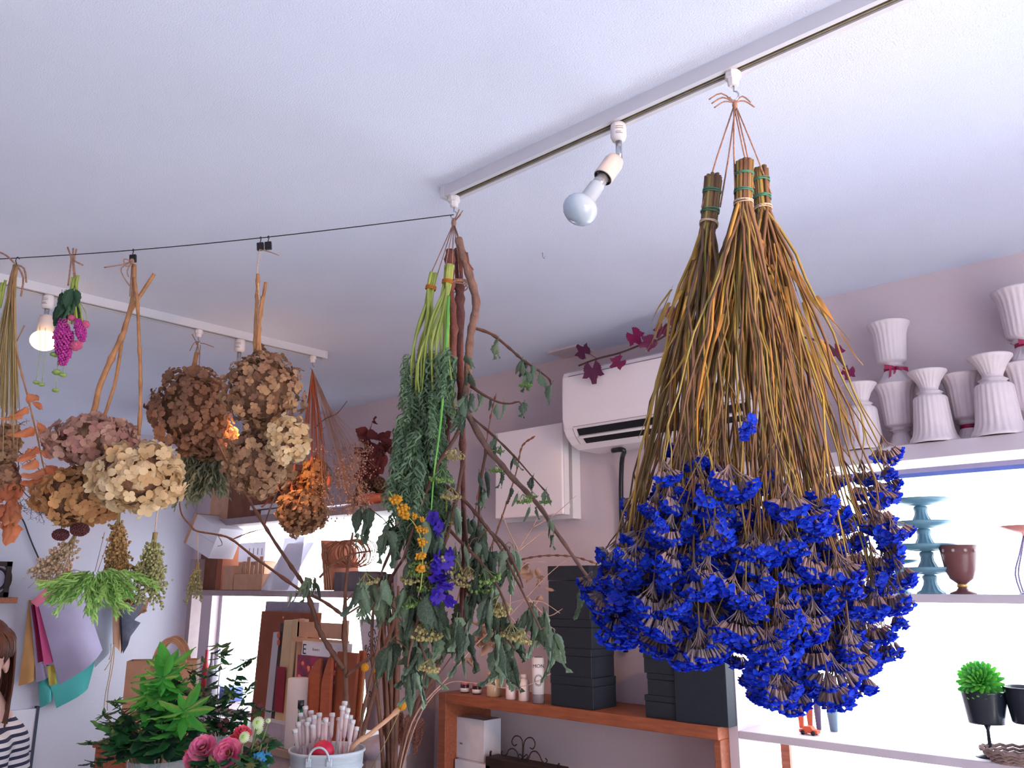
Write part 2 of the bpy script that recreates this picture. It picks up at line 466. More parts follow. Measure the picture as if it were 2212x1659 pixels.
spot_lamp('unlit spotlight with pale blue reflector bulb on the long ceiling track', base, at(1325, 352, dl), at(1238, 474, dl-.035), False, size=1.0)
b2 = Vector((T2X, onX(106, 636, T2X).y, TZ)); d2 = dep(b2)
spot_lamp('lit warm spotlight on the left track beside the pink flower bunch', b2, at(101, 690, d2), at(92, 757, d2), True, 16.0, 1.15)
b3 = Vector((T2X, onX(519, 735, T2X).y, TZ)); d3 = dep(b3)
spot_lamp('lit spotlight on the left track half hidden behind the brown hydrangeas', b3, at(520, 800, d3), at(535, 880, d3-.02), True, 15.0, 1.25)
b4 = Vector((.5, TY, TZ))
spot_lamp('lit spotlight at the right end of the long ceiling track', b4, b4 + Vector((0, .0, -.085)), b4 + Vector((-.11, .012, -.125)), True, 60.0, 1.0, 75)

def track_hook(label, p, hl=.035):
    p = Vector(p); t = thing('track_hook', label, 'hook', p, 'white hook plugs on the lighting tracks')
    b = MB(); b.lathe([(.0135, 0), (.0145, -.004), (.0140, -.012), (.0105, -.0135), (.0095, -.024), (.007, -.026)], 8, Matrix.Translation(p) @ Matrix.Rotation(.3, 4, 'Z'))
    b.build('plug', 'white_plastic', t, smooth=False)
    q = p + Vector((0, 0, -.024))
    pts = [q, q + Vector((0, 0, -.012))] + [q + Vector((.007*sin(a), .003*sin(a), -.012 - .009*(1-cos(a)))) for a in (0.6, 1.3, 2.0, 2.7, 3.4, 4.1, 4.6)]
    MB().tube(pts, .0016, 6).build('hook_wire', 'chrome', t)
    return q + Vector((.0, 0, -.028))
HK1 = track_hook('white plug hook on the long track above the blue statice bunches', (onY(1582, 150, TY).x, TY, TZ))
HK2 = track_hook('white plug hook at the end of the long track above the green bunch', (onY(981, 428, TY).x, TY, TZ))
HK3 = track_hook('white plug hook on the left track above the rust brown hydrangea', (T2X, onX(430, 712, T2X).y, TZ))
HK4 = track_hook('white plug hook at the end of the left track above the orange dried bunch', (T2X, onX(676, 768, T2X).y, TZ))

# thin wire from the long track to the left track
WA = HK2 + Vector((0, 0, .008)); WBp = at(0, 556, 2.03)
we = WBp + (WBp - WA) * ((T2X - WBp.x)/(WBp.x - WA.x)); 
WE = Vector((T2X, we.y, 2.345))
pts = [WA.lerp(WE, i/24) - Vector((0, 0, .022*sin(pi*i/24))) for i in range(25)]
wi = MB().tube(pts, .0013, 6).build('hanging_wire', 'wire_dark')
tag(wi, 'thin dark wire stretched under the ceiling that carries the dried bunches', 'wire')
track_hook('white plug hook on the left track where the thin wire ends', (T2X, WE.y, TZ))
def wire_at(px):
    best = None
    for i in range(241):
        t = i/240; p = WA.lerp(WE, t) - Vector((0, 0, .022*sin(pi*t)))
        d = dep(p); l = (p.x*_R.x + p.y*_R.y)/d; r = ray(px, 540)
        e = abs(l - (r.x*_R.x + r.y*_R.y))
        if best is None or e < best[0]: best = (e, p)
    return best[1]
# ceiling details: square vent and small hook
a = onZ(1232, 757, CEIL)
o = MB().box((a.x-.075, a.y-.05, CEIL-.008), (a.x+.075, a.y+.05, CEIL)).build('ceiling_vent', 'wall_paint', smooth=False)
tag(o, 'small square beige vent plate on the ceiling beside the air conditioner', 'vent')
a = onZ(1172, 546, CEIL)
o = MB().tube([a, a + Vector((0,0,-.012)), a + Vector((.006,0,-.018)), a + Vector((.010,0,-.012))], .0014, 6).build('ceiling_pin', 'chrome')
tag(o, 'tiny bare metal hook screwed into the open ceiling', 'hook')
# ================================================================== air conditioner
AXY = 2.33
AX0 = onY(1213, 870, AXY).x; AX1 = AX0 + .80
zt = onY(1232, 803, AXY).z; zb = onY(1250, 962, AXY).z
ac = thing('air_conditioner', 'white wall mounted air conditioner with dark outlet slot behind blue bunch', 'air conditioner', ((AX0+AX1)/2, 2.45, zb))
def acprof(k=0.0):
    H = zt - zb
    return [(YB-.002, zt+.012), (AXY+.03, zt+.01), (AXY+.012, zt), (AXY+.002, zt-.02), (AXY, zt-H*.30), (AXY, zt-H*.62), (AXY+.006, zt-H*.76), (AXY+.022, zt-H*.86), (AXY+.05, zt-H*.95), (AXY+.09, zb), (YB-.002, zb)]
def extrude_x(prof, x0, x1): return MB().prism([(x0, y, z) for y, z in reversed(prof)], (x1-x0, 0, 0))
P = acprof()
bevel(extrude_x(P, AX0, AX1).build('body', 'ac_plastic', ac), .006, 3)
def along(i, j, t0, t1, off, x0, x1, nm, m, th=.002):
    """strip lying on profile segment i..j between fractions, proud by off"""
    a = Vector((0, *P[i])); b = Vector((0, *P[j])); n = Vector((0, (b-a).z, -(b-a).y)).normalized()
    if n.y > 0: n = -n
    p = a.lerp(b, t0) + n*off; q = a.lerp(b, t1) + n*off
    o = MB().prism([(x0, p.y, p.z), (x0, q.y, q.z), (x0, q.y-n.y*th, q.z-n.z*th), (x0, p.y-n.y*th, p.z-n.z*th)], (x1-x0, 0, 0))
    return o.build(nm, m, ac, smooth=False)
along(3, 6, 0.0, 1.0, .004, AX0+.012, AX1-.012, 'front_panel', 'ac_plastic', .003)
along(1, 3, .25, .95, .002, AX0+.03, AX1-.03, 'air_inlet', 'grey_plastic')
along(6, 7, .15, .95, .003, AX0+.065, AX1-.065, 'outlet', 'dark_plastic')
along(7, 8, .02, .95, .003, AX0+.075, AX1-.075, 'outlet', 'dark_plastic')
o = along(6, 8, .47, .60, .011, AX0+.06, AX1-.06, 'louver', 'white_plastic', .004)
along(5, 6, .86, .93, .0045, AX0+.05, AX1-.05, 'seam', 'grey_plastic')
for xx in (AX0+.045, AX1-.047):
    along(6, 7, 0, 1, .0012, xx, xx+.002, 'seam', 'grey_plastic'); along(7, 8, 0, 1, .0012, xx, xx+.002, 'seam', 'grey_plastic')
# dark drain hose
h0 = onY(1347, 955, 2.46); h1 = onY(1343, 1000, 2.5); h2 = onY(1342, 1100, 2.53)
o = MB().tube(smoothpath([Vector((h0.x-.05, h0.y, zb-.010)), Vector((h0.x, h0.y, zb-.014)), h1, h2, h2 + Vector((0, .0, -.5))], 4), .009, 8).build('drain_hose', 'dark_plastic')
tag(o, 'black hose running down the wall from the air conditioner', 'hose')

# ------------------------------------------------------------------ vent box on the wall
vf = 2.42
c = [onY(1070, 937, vf), onY(1213, 911, vf), onY(1214, 1113, vf), onY(1068, 1119, vf)]
x0 = c[0].x; x1 = c[1].x; z1 = (c[0].z+c[1].z)/2; z0 = (c[2].z+c[3].z)/2
vb = thing('vent_cover', 'white square ventilation fan cover on the wall left of the air conditioner', 'vent', ((x0+x1)/2, 2.5, z0))
bevel(MB().box((x0, vf, z0), (x1, vf+.012, z1)).build('front_plate', 'ac_plastic', vb), .005, 2)
b = MB(); e = .012
b.box((x0, vf+.012, z1-.018), (x1, vf+.04, z1)); b.box((x0, vf+.012, z0), (x1, vf+.04, z0+.018)); b.box((x0, vf+.012, z0+.018), (x0+e, vf+.04, z1-.018)); b.box((x1-e, vf+.012, z0+.018), (x1, vf+.04, z1-.018))
b.build('plate_rim', 'white_plastic', vb, smooth=False)
b = MB()
X1 = onY(1247, 1040, 2.53).x + .0; XW = onY(1232, 1040, 2.53).x
b.box((XW, 2.50, z0-.01), (X1, YB-.001, z1+.005)); b.box((x0-.02, 2.50, z0-.01), (x0+.01, YB-.001, z1+.005)); b.box((x0+.01, 2.50, z1-.02), (XW, YB-.001, z1+.005)); b.box((x0+.01, 2.50, z0-.01), (XW, YB-.001, z0+.02))
b.build('wall_frame', 'white_plastic', vb, smooth=False)
M = Matrix.Translation(((x0+XW)/2+.010, 2.528, (z0+z1)/2)) @ Matrix.Rotation(pi/2, 4, 'X')
rr = min((z1-z0)*.44, (XW-x0)*.5)
MB().lathe([(rr, -.012), (rr, .07), (rr*.96, .07), (rr*.96, -.012)], 32, M, cap=False).build('fan_ring', 'dark_plastic', vb)
MB().lathe([(rr*.9, 0), (.02, .002)], 24, M).build('fan_hole', 'dark_plastic', vb)
for sx in (x0+.03, x1-.045):
    MB().box((sx, vf+.04, z0+.03), (sx+.015, 2.5, z0+.045)).build('standoff', 'white_plastic', vb, smooth=False)

# ------------------------------------------------------------------ purple vine leaves over the AC
mat('vine_leaf', (146, 22, 84), (76, 32, 62), rough=.6, var='object', trans=.25)
mat('vine_stem', (96, 66, 60), None, rough=.8)
def lobed_leaf(rg):
    out = []
    lobes = [(0, 1.0), (.95, .82), (-.95, .82), (1.9, .55), (-1.9, .55)]
    n = 44; pts = []
    for k in range(n):
        a = -pi + 2*pi*k/n
        r = .56
        for la, lr in lobes:
            d = abs((a-la+pi) % (2*pi)-pi); r = max(r, lr*max(0, 1-(d/.62)**1.6))
        if abs(a) > 2.75: r = .10
        r *= 1 + .05*(1 if k % 2 else -1)
        pts.append(Vector((sin(a)*r*.5, 0, -cos(a)*r*.5)))
    b = MB(); c = Vector((0, .0, 0)); vs = [c] + [p + Vector((0, -.05*(p.length/.5)**2 + rg.uniform(-.02, .02), 0)) for p in pts]
    b.add(vs, [(0, 1+k, 1+(k+1) % n) for k in range(n)]); return b
vm = [lobed_leaf(R).mesh('vine_leaf', 'vine_leaf') for _ in range(4)]
va = thing('vine_garland', 'garland of purple grape leaves trailing over the air conditioner', 'garland', (AX0+.2, 2.36, zt+.02))
gp = [(1250, 790), (1290, 775), (1340, 762), (1385, 745), (1420, 735), (1460, 715), (1560, 705), (1680, 720), (1780, 740), (1812, 775), (1832, 800)]
gpts = [onY(x, y, 2.36 + (.05 if x > 1600 else -.02)) for x, y in gp]
MB().tube(smoothpath(gpts, 4), .0035, 6).build('vine_stem', 'vine_stem', va)
for lx, ly, ang, s in ((1262, 776, 2.4, .058), (1280, 812, -.1, .072), (1338, 795, .9, .052), (1369, 738, -.6, .062), (1405, 752, 1.2, .055), (1458, 690, .4, .06), (1452, 745, -.3, .04), (1804, 770, -.4, .045), (1833, 815, .3, .04), (1560, 712, .2, .05), (1650, 725, -.5, .05), (1430, 722, .5, .05)):
    p = onY(lx, ly - 14, 2.30 if lx < 1600 else 2.44)
    M = Matrix.Translation(p) @ Matrix.Rotation(YAW*.5 + R.uniform(-.3, .3), 4, 'Z') @ Matrix.Rotation(ang, 4, 'Y') @ Matrix.Rotation(R.uniform(-.35, .35), 4, 'X') @ Matrix.Diagonal((s*1.6, s*1.6, s*1.6, 1))
    inst(R.choice(vm), 'leaf', M, va)
    q = min(gpts, key=lambda g: (g-p).length)
    MB().tube([q, (p+q)/2 + Vector((0, 0, .005)), p], .0016, 5).build('leaf_stalk', 'vine_stem', va)

# ------------------------------------------------------------------ fluted urns
mat('urn_plaster', (214, 200, 204), (206, 192, 198), rough=.75, scale=14, bump=.1)
mat('ribbon', (158, 18, 74), (132, 12, 60), rough=.4, scale=30)
URN = [(.046, 0), (.046, .004), (.040, .010), (.029, .026), (.0215, .044), (.021, .049), (.026, .053), (.031, .056), (.026, .060), (.030, .064), (.037, .067), (.0395, .072), (.041, .095), (.0435, .125), (.046, .150), (.050, .166), (.056, .176), (.0588, .181), (.0592, .185), (.057, .186), (.053, .182), (.044, .165), (.04, .12)]
def urn_mesh():
    fl = lambda i: (22, .022) if (11 <= i <= 16 or 2 <= i <= 4) else (22, 0)
    return MB().lathe(URN, 88, None, 0, fl)
ume = urn_mesh().mesh('urn', 'urn_plaster')
UG = 'fluted white urns on the ledge'
def urn(label, p, s=1.0, inv=False, bow=None):
    p = Vector(p); t = thing('urn', label, 'vase', p, UG)
    M = Matrix.Translation(p) @ Matrix.Rotation(R.uniform(0, 6), 4, 'Z') @ Matrix.Diagonal((s, s, s, 1))
    if inv: M = Matrix.Translation(p + Vector((0, 0, .186*s))) @ Matrix.Diagonal((s, s, -s, 1))
    if inv:
        b = MB(); fl = lambda i: (22, .022) if (11 <= i <= 16 or 2 <= i <= 4) else (22, 0)
        b.lathe(list(reversed([(r, .186 - z) for r, z in URN])), 88, Matrix.Translation(p) @ Matrix.Diagonal((s, s, s, 1)), 0, lambda i: fl(len(URN)-1-i)); b.build('body', 'urn_plaster', t)
    else:
        inst(ume, 'body', M, t)
    if bow:
        z = p.z + .046*s; r = .0225*s
        MB().lathe([(r, z-.005), (r+.0012, z-.005), (r+.0012, z+.006), (r, z+.006)], 20, Matrix.Translation((p.x, p.y, 0)), cap=False).build('ribbon_band', 'ribbon', t)
        if bow == 2:
            f = p + TOCAM*r + Vector((0, 0, .046*s)); b = MB(); rt = _R
            for sg in (-1, 1):
                P = [[f + rt*(sg*.034*u) + TOCAM*(.006*sin(pi*u)) + Vector((0, 0, .004*u*sg*-1 + w*(.003+.004*u))) for w in (-1, 1)] for u in (0, .35, .7, 1)]
                b.grid(P)
                P = [[f + rt*(sg*.006 - .012 + w*.0035 + -.006*u) + TOCAM*(.004) + Vector((0, 0, -.036*u - (.006 if sg > 0 else 0))) for w in (-1, 1)] for u in (0, .4, 1)]
                b.grid(P)
            b.blob(f + TOCAM*.004, .005, seg=8, rings=6); b.build('bow', 'ribbon', t)
    return t
yv = 2.43
def ux(px, py=900, y=yv): return onY(px, py, y).x
hU = .186
urn('upturned white urn with its foot up, nearest the blue bunch', (ux(1862, 900, yv-.025), yv-.025, VASE_Z), 1.05, inv=True)
urn('upright white urn on the ledge carrying another urn with a magenta bow', (ux(1942, 900, yv+.035), yv+.035, VASE_Z), 1.02)
urn('white urn with magenta bow stacked on top of another urn', (ux(1924, 760, yv+.035), yv+.035, VASE_Z + hU*1.02), 1.0, bow=2)
urn('upturned white urn standing right of the stacked pair with bow', (ux(2014, 900, yv-.025), yv-.025, VASE_Z), 1.08, inv=True)
urn('white urn with plain magenta band, partly behind an upturned urn', (ux(2092, 900, yv+.05), yv+.05, VASE_Z), 1.03, bow=1)
urn('large upturned white urn tilted forward near the right edge', (ux(2156, 900, yv-.02), yv-.02, VASE_Z), 1.16, inv=True)
urn('white urn on the ledge cut by the right photo edge', (ux(2226, 900, yv+.05), yv+.05, VASE_Z), 1.05)
urn('white urn with magenta bow stacked highest at the right photo edge', (ux(2212, 720, yv+.05), yv+.05, VASE_Z + hU*1.05), 1.1, bow=2)

# ------------------------------------------------------------------ things on the window shelves
mat('teal_enamel', (88, 132, 152), (112, 150, 168), rough=.4, scale=10)
mat('goblet_glass', (128, 84, 82), (112, 70, 72), rough=.25, scale=8, trans=.25)
mat('gold', (212, 168, 96), None, rough=.35, metal=.7)
mat('star_print', (196, 176, 176), None, rough=.6)
mat('succulent_green', (150, 226, 96), (86, 184, 84), rough=.5, var='object', trans=.55)
mat('pot_black', (28, 34, 44), (34, 42, 54), rough=.18, scale=6)
mat('wicker', (150, 124, 118), (120, 98, 96), rough=.8, scale=40, bump=.5)
mat('pink_glass', (226, 170, 158), (216, 158, 150), rough=.2, trans=.4)
CS = [(.036, 0), (.034, .004), (.024, .010), (.017, .024), (.0155, .034), (.0175, .038), (.019, .044), (.016, .049), (.012, .050), (.04, .053), (.070, .060), (.077, .068), (.075, .069), (.068, .0625), (.02, .0605)]
def cake_stand(label, p, s):
    o = MB().lathe(CS, 64, Matrix.Translation(p) @ Matrix.Diagonal((s, s, s, 1)), 0, lambda i: (12, .05) if 1 <= i <= 4 else (12, 0)).build('cake_stand', 'teal_enamel')
    return tag(o, label, 'cake stand', 'pedestal stands stacked in the window')
yc = 2.49; zz = UP_Z
names = ['bottom pedestal stand of the pale teal stack beside the goblet', 'second pedestal stand from the bottom of the front teal stack', 'third pedestal stand from the bottom of the front teal stack', 'topmost pedestal stand of the teal stack beside the goblet']
zs = [onY(2003, y, yc).z for y in (1282, 1221, 1172, 1124, 1076)]
for k in range(4):
    z = UP_Z if k == 0 else zprev; s = 1.02
    cake_stand(names[k], Vector((ux(2003 - k*1, 1200, yc), yc, z)), s); zprev = z + .0610*s
zprev = UP_Z
for k, n in enumerate(['bottom stand of the rear teal stack half hidden by blue flowers', 'middle stand of the rear teal stack half hidden by blue flowers', 'upper stand of the rear teal stack half hidden by blue flowers']):
    cake_stand(n, Vector((ux(1938, 1200, 2.54), 2.545, zprev)), .72); zprev += .061*.72
g = Vector((ux(2076, 1240, 2.47), 2.47, UP_Z)); gl = thing('goblet', 'brown matte goblet vase with gold band and star print in the window', 'goblet', g)
k = (onY(2071, 1178, 2.47).z - UP_Z)/.115
MB().lathe([(.029*k, 0), (.029*k, .003*k), (.016*k, .008*k), (.0105*k, .014*k), (.0105*k, .024*k), (.013*k, .026*k), (.026*k, .036*k), (.034*k, .055*k), (.0385*k, .085*k), (.0425*k, .115*k), (.041*k, .115*k), (.036*k, .085*k), (.03*k, .055*k)], 36, Matrix.Translation(g)).build('bowl', 'goblet_glass', gl)
MB().lathe([(.0112*k, .016*k), (.0122*k, .017*k), (.0122*k, .0225*k), (.0112*k, .0235*k)], 24, Matrix.Translation(g), cap=False).build('gold_band', 'gold', gl)
st = MB()
for q in range(6):
    a = q*pi/6; st.box((-.0045, -.0004, -.0004), (.0045, .0004, .0004), 0, Matrix.Rotation(a, 4, 'Y'))
sm = st.mesh('star', 'star_print', smooth=False)
for q in range(10):
    a = 2*pi*q/10; rad = .0420*k
    inst(sm, 'star', Matrix.Translation(g + Vector((rad*sin(a), -rad*cos(a), .102*k))) @ Matrix.Rotation(a, 4, 'Z'), gl)
# pink dish on twiggy stand, right edge
g = Vector((ux(2224, 1200, 2.49), 2.49, UP_Z)); t = thing('coral_dish', 'pink shallow dish on a twiggy lilac stand at the right photo edge', 'dish', g)
hz = onY(2200, 1140, 2.49).z - UP_Z
MB().lathe([(.008, hz-.022), (.03, hz-.012), (.062, hz+.002), (.062, hz+.004), (.02, hz-.01)], 32, Matrix.Translation(g)).build('dish', 'pink_glass', t)
mat('lilac_metal', (140, 128, 170), None, rough=.4)
for q in range(7):
    a = 2*pi*q/7; e = Vector((cos(a), sin(a), 0))
    MB().tube(smoothpath([g + e*.03, g + e*.038 + Vector((0, 0, hz*.3)), g + e*.022 + Vector((0, 0, hz*.6)), g + e*.006 + Vector((0, 0, hz-.018))], 3), .0022, 5).build('twig', 'lilac_metal', t)
MB().lathe([(.035, 0), (.033, .004), (.01, .008)], 24, Matrix.Translation(g)).build('foot', 'lilac_metal', t)
# succulent on goblet pot
def pot_on_stem(label, p, rim_z, bot_z, r, plant):
    p = Vector(p); t = thing('potted_succulent' if plant else 'flower_pot', label, 'plant' if plant else 'pot', p)
    hb = bot_z - p.z; hr = rim_z - p.z
    MB().lathe([(r*.74, hb), (r*.76, hb+.004), (r*.97, hr-.004), (r, hr), (r*.93, hr), (r*.9, hr-.012), (.01, hr-.014)], 40, Matrix.Translation(p)).build('pot', 'pot_black', t)
    MB().lathe([(r*.6, 0), (r*.58, .003), (.006, .010), (.0045, .02), (.004, hb*.8), (.010, hb)], 20, Matrix.Translation(p)).build('stem', 'pot_black', t)
    if plant:
        lm = []
        for v in range(3):
            b = MB(); P = []
            for i in range(6):
                u = i/5; w = .0052*(sin(pi*min(1, .12+u*.8))**.7); th = .0022*sin(pi*(.1+.8*u))
                P.append((u, w, th))
            rings = [[Vector((w*cos(a), th*sin(a) + .004*u*u, -.030*u)) for a in (0, pi/3, 2*pi/3, pi, 4*pi/3, 5*pi/3)] for u, w, th in P]
            n = 6; vs = [q for rg_ in rings for q in rg_]
            b.add(vs, [(i*n+k_, i*n+(k_+1) % n, (i+1)*n+(k_+1) % n, (i+1)*n+k_) for i in range(5) for k_ in range(n)])
            lm.append(b.mesh('succulent_leaf', 'succulent_green'))
        cc = p + Vector((0, 0, hr + .022)) - _R*.012 + TOCAM*.015; ax = (TOCAM*.75 + UP*.5 - _R*.45).normalized()
        for i in range(84):
            ph = i*2.39996; fr = sqrt((i+.5)/84); th = fr*1.75
            u = ax.orthogonal().normalized(); w = ax.cross(u)
            d = ax*cos(th) + (u*cos(ph) + w*sin(ph))*sin(th)
            s = .75 + .8*fr
            inst(R.choice(lm), 'leaf', face(cc + d*.010*fr, d, ax, s), t)
        b = MB()
        for q in range(40):
            pp = p + _R*(.022 + R.uniform(-.012, .016)) + Vector((0, 0, hr + R.uniform(0, .045))) + TOCAM*R.uniform(-.02, .01); b.blob(pp, R.uniform(.002, .0045), seg=5, rings=4)
        o = b.build('trailing_sprig', 'succulent_green', t); o['kind'] = 'stuff'
    return t
yp = 2.43
ps = Vector((ux(2132, 1560, yp), yp, LOW_Z))
pot_on_stem('green rosette succulent in a black goblet pot on the window shelf', ps, onY(2132, 1492, yp).z, onY(2132, 1562, yp).z, .057, True)
ps2 = Vector((ux(2226, 1560, yp), yp, LOW_Z))
pot_on_stem('empty black goblet pot cut by the right photo edge', ps2, onY(2220, 1484, yp).z, onY(2220, 1562, yp).z, .052, False)
# wicker tray bottom right
g = onY(2205, 1650, 2.40); g.z = LOW_Z
t = thing('wicker_tray', 'small woven wicker tray at the lower right photo corner', 'tray', g)
for k in range(4):
    r = .05 + .006*k; b = MB(); n = 36
    pts = [g + Vector((r*1.2*cos(2*pi*i/n), r*sin(2*pi*i/n), .005 + .0075*k + .002*(1 if i % 2 else -1))) for i in range(n+1)]
    b.tube(pts, .0045, 6).build('woven_ring', 'wicker', t)
MB().lathe([(.05, .001), (.05, .004)], 30, Matrix.Translation(g)).build('base', 'wicker', t)
# small washed-out bottles and toy on the lower shelf
mat('orange_glass', (238, 120, 84), (228, 104, 70), rough=.3, trans=.3)
mat('slate_glass', (140, 160, 176), (122, 144, 164), rough=.3, trans=.3)
mat('plum_glass', (130, 110, 140), None, rough=.3, trans=.3)
for px, m, n in ((1731, 'orange_glass', 'slim orange glass tube vase on the bright window shelf'), (1750, 'orange_glass', 'slim orange glass tube vase next to the plum one in the window'), (1768, 'plum_glass', 'slim plum glass tube vase on the bright window shelf'), (1800, 'slate_glass', 'slate blue tapered glass on the bright window shelf')):
    p = onY(px, 1560, 2.54); p.z = LOW_Z; h = .10; r = .010 if m != 'slate_glass' else .016
    o = MB().lathe([(r*.6, 0), (r*.7, .004), (r, .05), (r, h), (r*.85, h), (r*.8, .02)], 20, Matrix.Translation(p)).build('tube_vase', m); tag(o, n, 'vase', 'coloured glass tubes in the window')
p = onY(1750, 1595, 2.44); p.z = LOW_Z
t = thing('toy_car', 'tiny orange toy car on the bright window shelf', 'toy', p)
b = MB().prism([p + Vector((x, -.011, z)) for x, z in ((-.026, .005), (.026, .005), (.027, .013), (.014, .015), (.008, .023), (-.010, .023), (-.016, .015), (-.026, .013))], (0, .022, 0)); b.build('body', 'orange_glass', t, smooth=False)
for sx in (-.015, .015):
    for sy in (-.012, .012):
        MB().lathe([(.006, -.0025), (.006, .0025)], 14, Matrix.Translation(p + Vector((sx, sy, .006))) @ Matrix.Rotation(pi/2, 4, 'X')).build('wheel', 'dark_plastic', t)

# ================================================================== brown shelf unit
SY0 = 2.30
sz_t = onY(1280, 1535, SY0).z; 
SZ1 = onY(1280, 1537, SY0).z; SZ0 = onY(1280, 1563, SY0).z
SX0 = onY(946, 1570, SY0).x; SXI = onY(962, 1570, SY0).x; SX1 = PX0 - .001
un = thing('shelf_unit', 'brown wooden shelf unit under the air conditioner with black boxes', 'shelf', ((SX0+SX1)/2, 2.42, 0))
bevel(MB().box((SXI, SY0, SZ0), (SX1, YB-.002, SZ1)).build('shelf_board', 'brown_wood', un), .002, 1)
bevel(MB().box((SX0, SY0, 0), (SXI, YB-.002, SZ1)).build('side_panel', 'brown_wood', un), .002, 1)
bevel(MB().box((SX1-.022, SY0+.01, 0), (SX1, YB-.002, SZ0)).build('side_panel', 'brown_wood', un), .002, 1)
LZ = onY(1010, 1655, 2.36).z - .10
bevel(MB().box((SXI, SY0, LZ-.025), (SX1-.022, YB-.002, LZ)).build('shelf_board', 'brown_wood', un), .002, 1)
bevel(MB().box((SXI, SY0, .08), (SX1-.022, YB-.002, .105)).build('shelf_board', 'brown_wood', un), .002, 1)

mat('black_card', (30, 38, 50), (26, 33, 44), rough=.65, scale=60)
def box_px(name, label, cat, x0, x1, y, dy, z0, z1, m, group=None, lid=True, smooth=False):
    t = thing(name, label, cat, ((x0+x1)/2, y+dy/2, z0), group)
    lh = (z1-z0)*.28 if lid else 0
    bevel(MB().box((x0+.0015*bool(lid), y+.0015*bool(lid), z0), (x1-.0015*bool(lid), y+dy, z1-lh)).build('base', m, t), .0012, 1)
    if lid: bevel(MB().box((x0, y, z1-lh+.0008), (x1, y+dy, z1)).build('lid', m, t), .0012, 1)
    return t
BG = 'black gift boxes on the brown shelf'
by = 2.315
x0 = ux(1185, 1400, by); x1 = ux(1277, 1400, by); z = SZ1
for k, ypx in enumerate((1462, 1400, 1338, 1222)):
    zn = onY(1230, ypx, by).z
    n = ['lowest', 'second from bottom', 'third from bottom', 'topmost and tallest'][k]
    box_px('gift_box', f'black card box, {n} of the tall black tower', 'box', x0 + R.uniform(-.003, .003), x1 + R.uniform(-.003, .003), by + R.uniform(0, .004), .13, z+.0005, zn, 'black_card', BG); z = zn
x0 = ux(1390, 1480, by); x1 = ux(1458, 1480, by); z = SZ1
for k, (ypx, dx) in enumerate(((1503, 0), (1456, .011), (1411, 0))):
    zn = onY(1420, ypx, by).z; n = ['bottom', 'middle', 'top'][k]
    box_px('gift_box', f'small black card box at the {n} of the three-box stack', 'box', x0 + dx, x1, by + .002, .12, z+.0005, zn, 'black_card', BG); z = zn
box_px('gift_box', 'large square black card box beside the white window post', 'box', x1+.002, ux(1569, 1480, by-.005), by-.006, .16, SZ1, onY(1500, 1392, by).z, 'black_card', BG, lid=False)

# jars and bottles
mat('jam_dark', (42, 22, 26), (58, 28, 30), rough=.15)
mat('label_white', (226, 218, 220), (218, 210, 212), rough=.6)
mat('lid_pink', (206, 120, 128), (186, 98, 110), rough=.5, scale=90)
mat('jar_beige', (200, 176, 150), (184, 158, 132), rough=.2, scale=30)
mat('bottle_white', (228, 208, 204), (222, 200, 198), rough=.35)
mat('bottle_clear', (150, 140, 146), (128, 118, 124), rough=.1, alpha=.75)
def lat(p, prof, n=28): return MB().lathe(prof, n, Matrix.Translation(p))
yj = 2.36
for px, n in ((1004, 'left small dark jam jar with pink lid on the brown shelf'), (1030, 'right small dark jam jar with pink lid on the brown shelf')):
    p = Vector((ux(px, 1490, yj), yj, SZ1)); t = thing('jam_jar', n, 'jar', p, 'small jam jars')
    lat(p, [(.0155, 0), (.017, .002), (.017, .026), (.0145, .030), (.0145, .032)]).build('glass', 'jam_dark', t)
    lat(p + Vector((0, 0, .0305)), [(.0165, 0), (.0165, .009), (.015, .010), (.003, .010)]).build('lid', 'lid_pink', t)
    lat(p, [(.0173, .004), (.0176, .004), (.0176, .018), (.0173, .018)]).build('label', 'label_white', t)
p = Vector((ux(1067, 1490, yj), yj, SZ1)); t = thing('glass_jar', 'beige filled glass jar with clear knob lid on the brown shelf', 'jar', p)
lat(p, [(.026, 0), (.0275, .003), (.0275, .058), (.022, .066), (.022, .072)]).build('contents', 'jar_beige', t)
lat(p + Vector((0, 0, .072)), [(.022, 0), (.024, .004), (.025, .010), (.016, .015), (.006, .018), (.010, .024), (.011, .030), (.006, .034), (.001, .035)]).build('lid', 'jar_beige', t)
for px, h, n in ((1104, .082, 'shorter white plastic bottle beside the beige jar'), (1132, .09, 'taller white plastic bottle beside the lemon label bottle')):
    p = Vector((ux(px, 1490, 2.34), 2.34, SZ1)); t = thing('white_bottle', n, 'bottle', p, 'white bottles on the brown shelf')
    lat(p, [(.0185, 0), (.0195, .003), (.0195, h*.72), (.016, h*.80), (.011, h*.83), (.011, h*.86)]).build('body', 'bottle_white', t)
    lat(p + Vector((0, 0, h*.86)), [(.0125, 0), (.0125, h*.13), (.011, h*.14), (.001, h*.14)]).build('cap', 'bottle_white', t)
p = Vector((ux(1163, 1490, 2.33), 2.33, SZ1)); t = thing('label_bottle', 'tall bottle with white MON label and ring of dark dots', 'bottle', p)
hb = onY(1163, 1418, 2.33).z - SZ1
lat(p, [(.0205, 0), (.0215, .003), (.0215, hb*.9), (.017, hb*.97), (.012, hb), (.001, hb)]).build('body', 'bottle_clear', t)
lat(p, [(.0218, hb*.2), (.0222, hb*.2), (.0222, hb*.98), (.0218, hb*.98)]).build('label_wrap', 'label_white', t)
fr = p + TOCAM*.0224
text('MON', .017, 'print_dark', wallM(fr + Vector((0, 0, hb*.80)) + _R*.0, _R, UP), t)
dm = MB().lathe([(.001, .0006), (.001, 0)], 8).mesh('dot', 'print_dark')
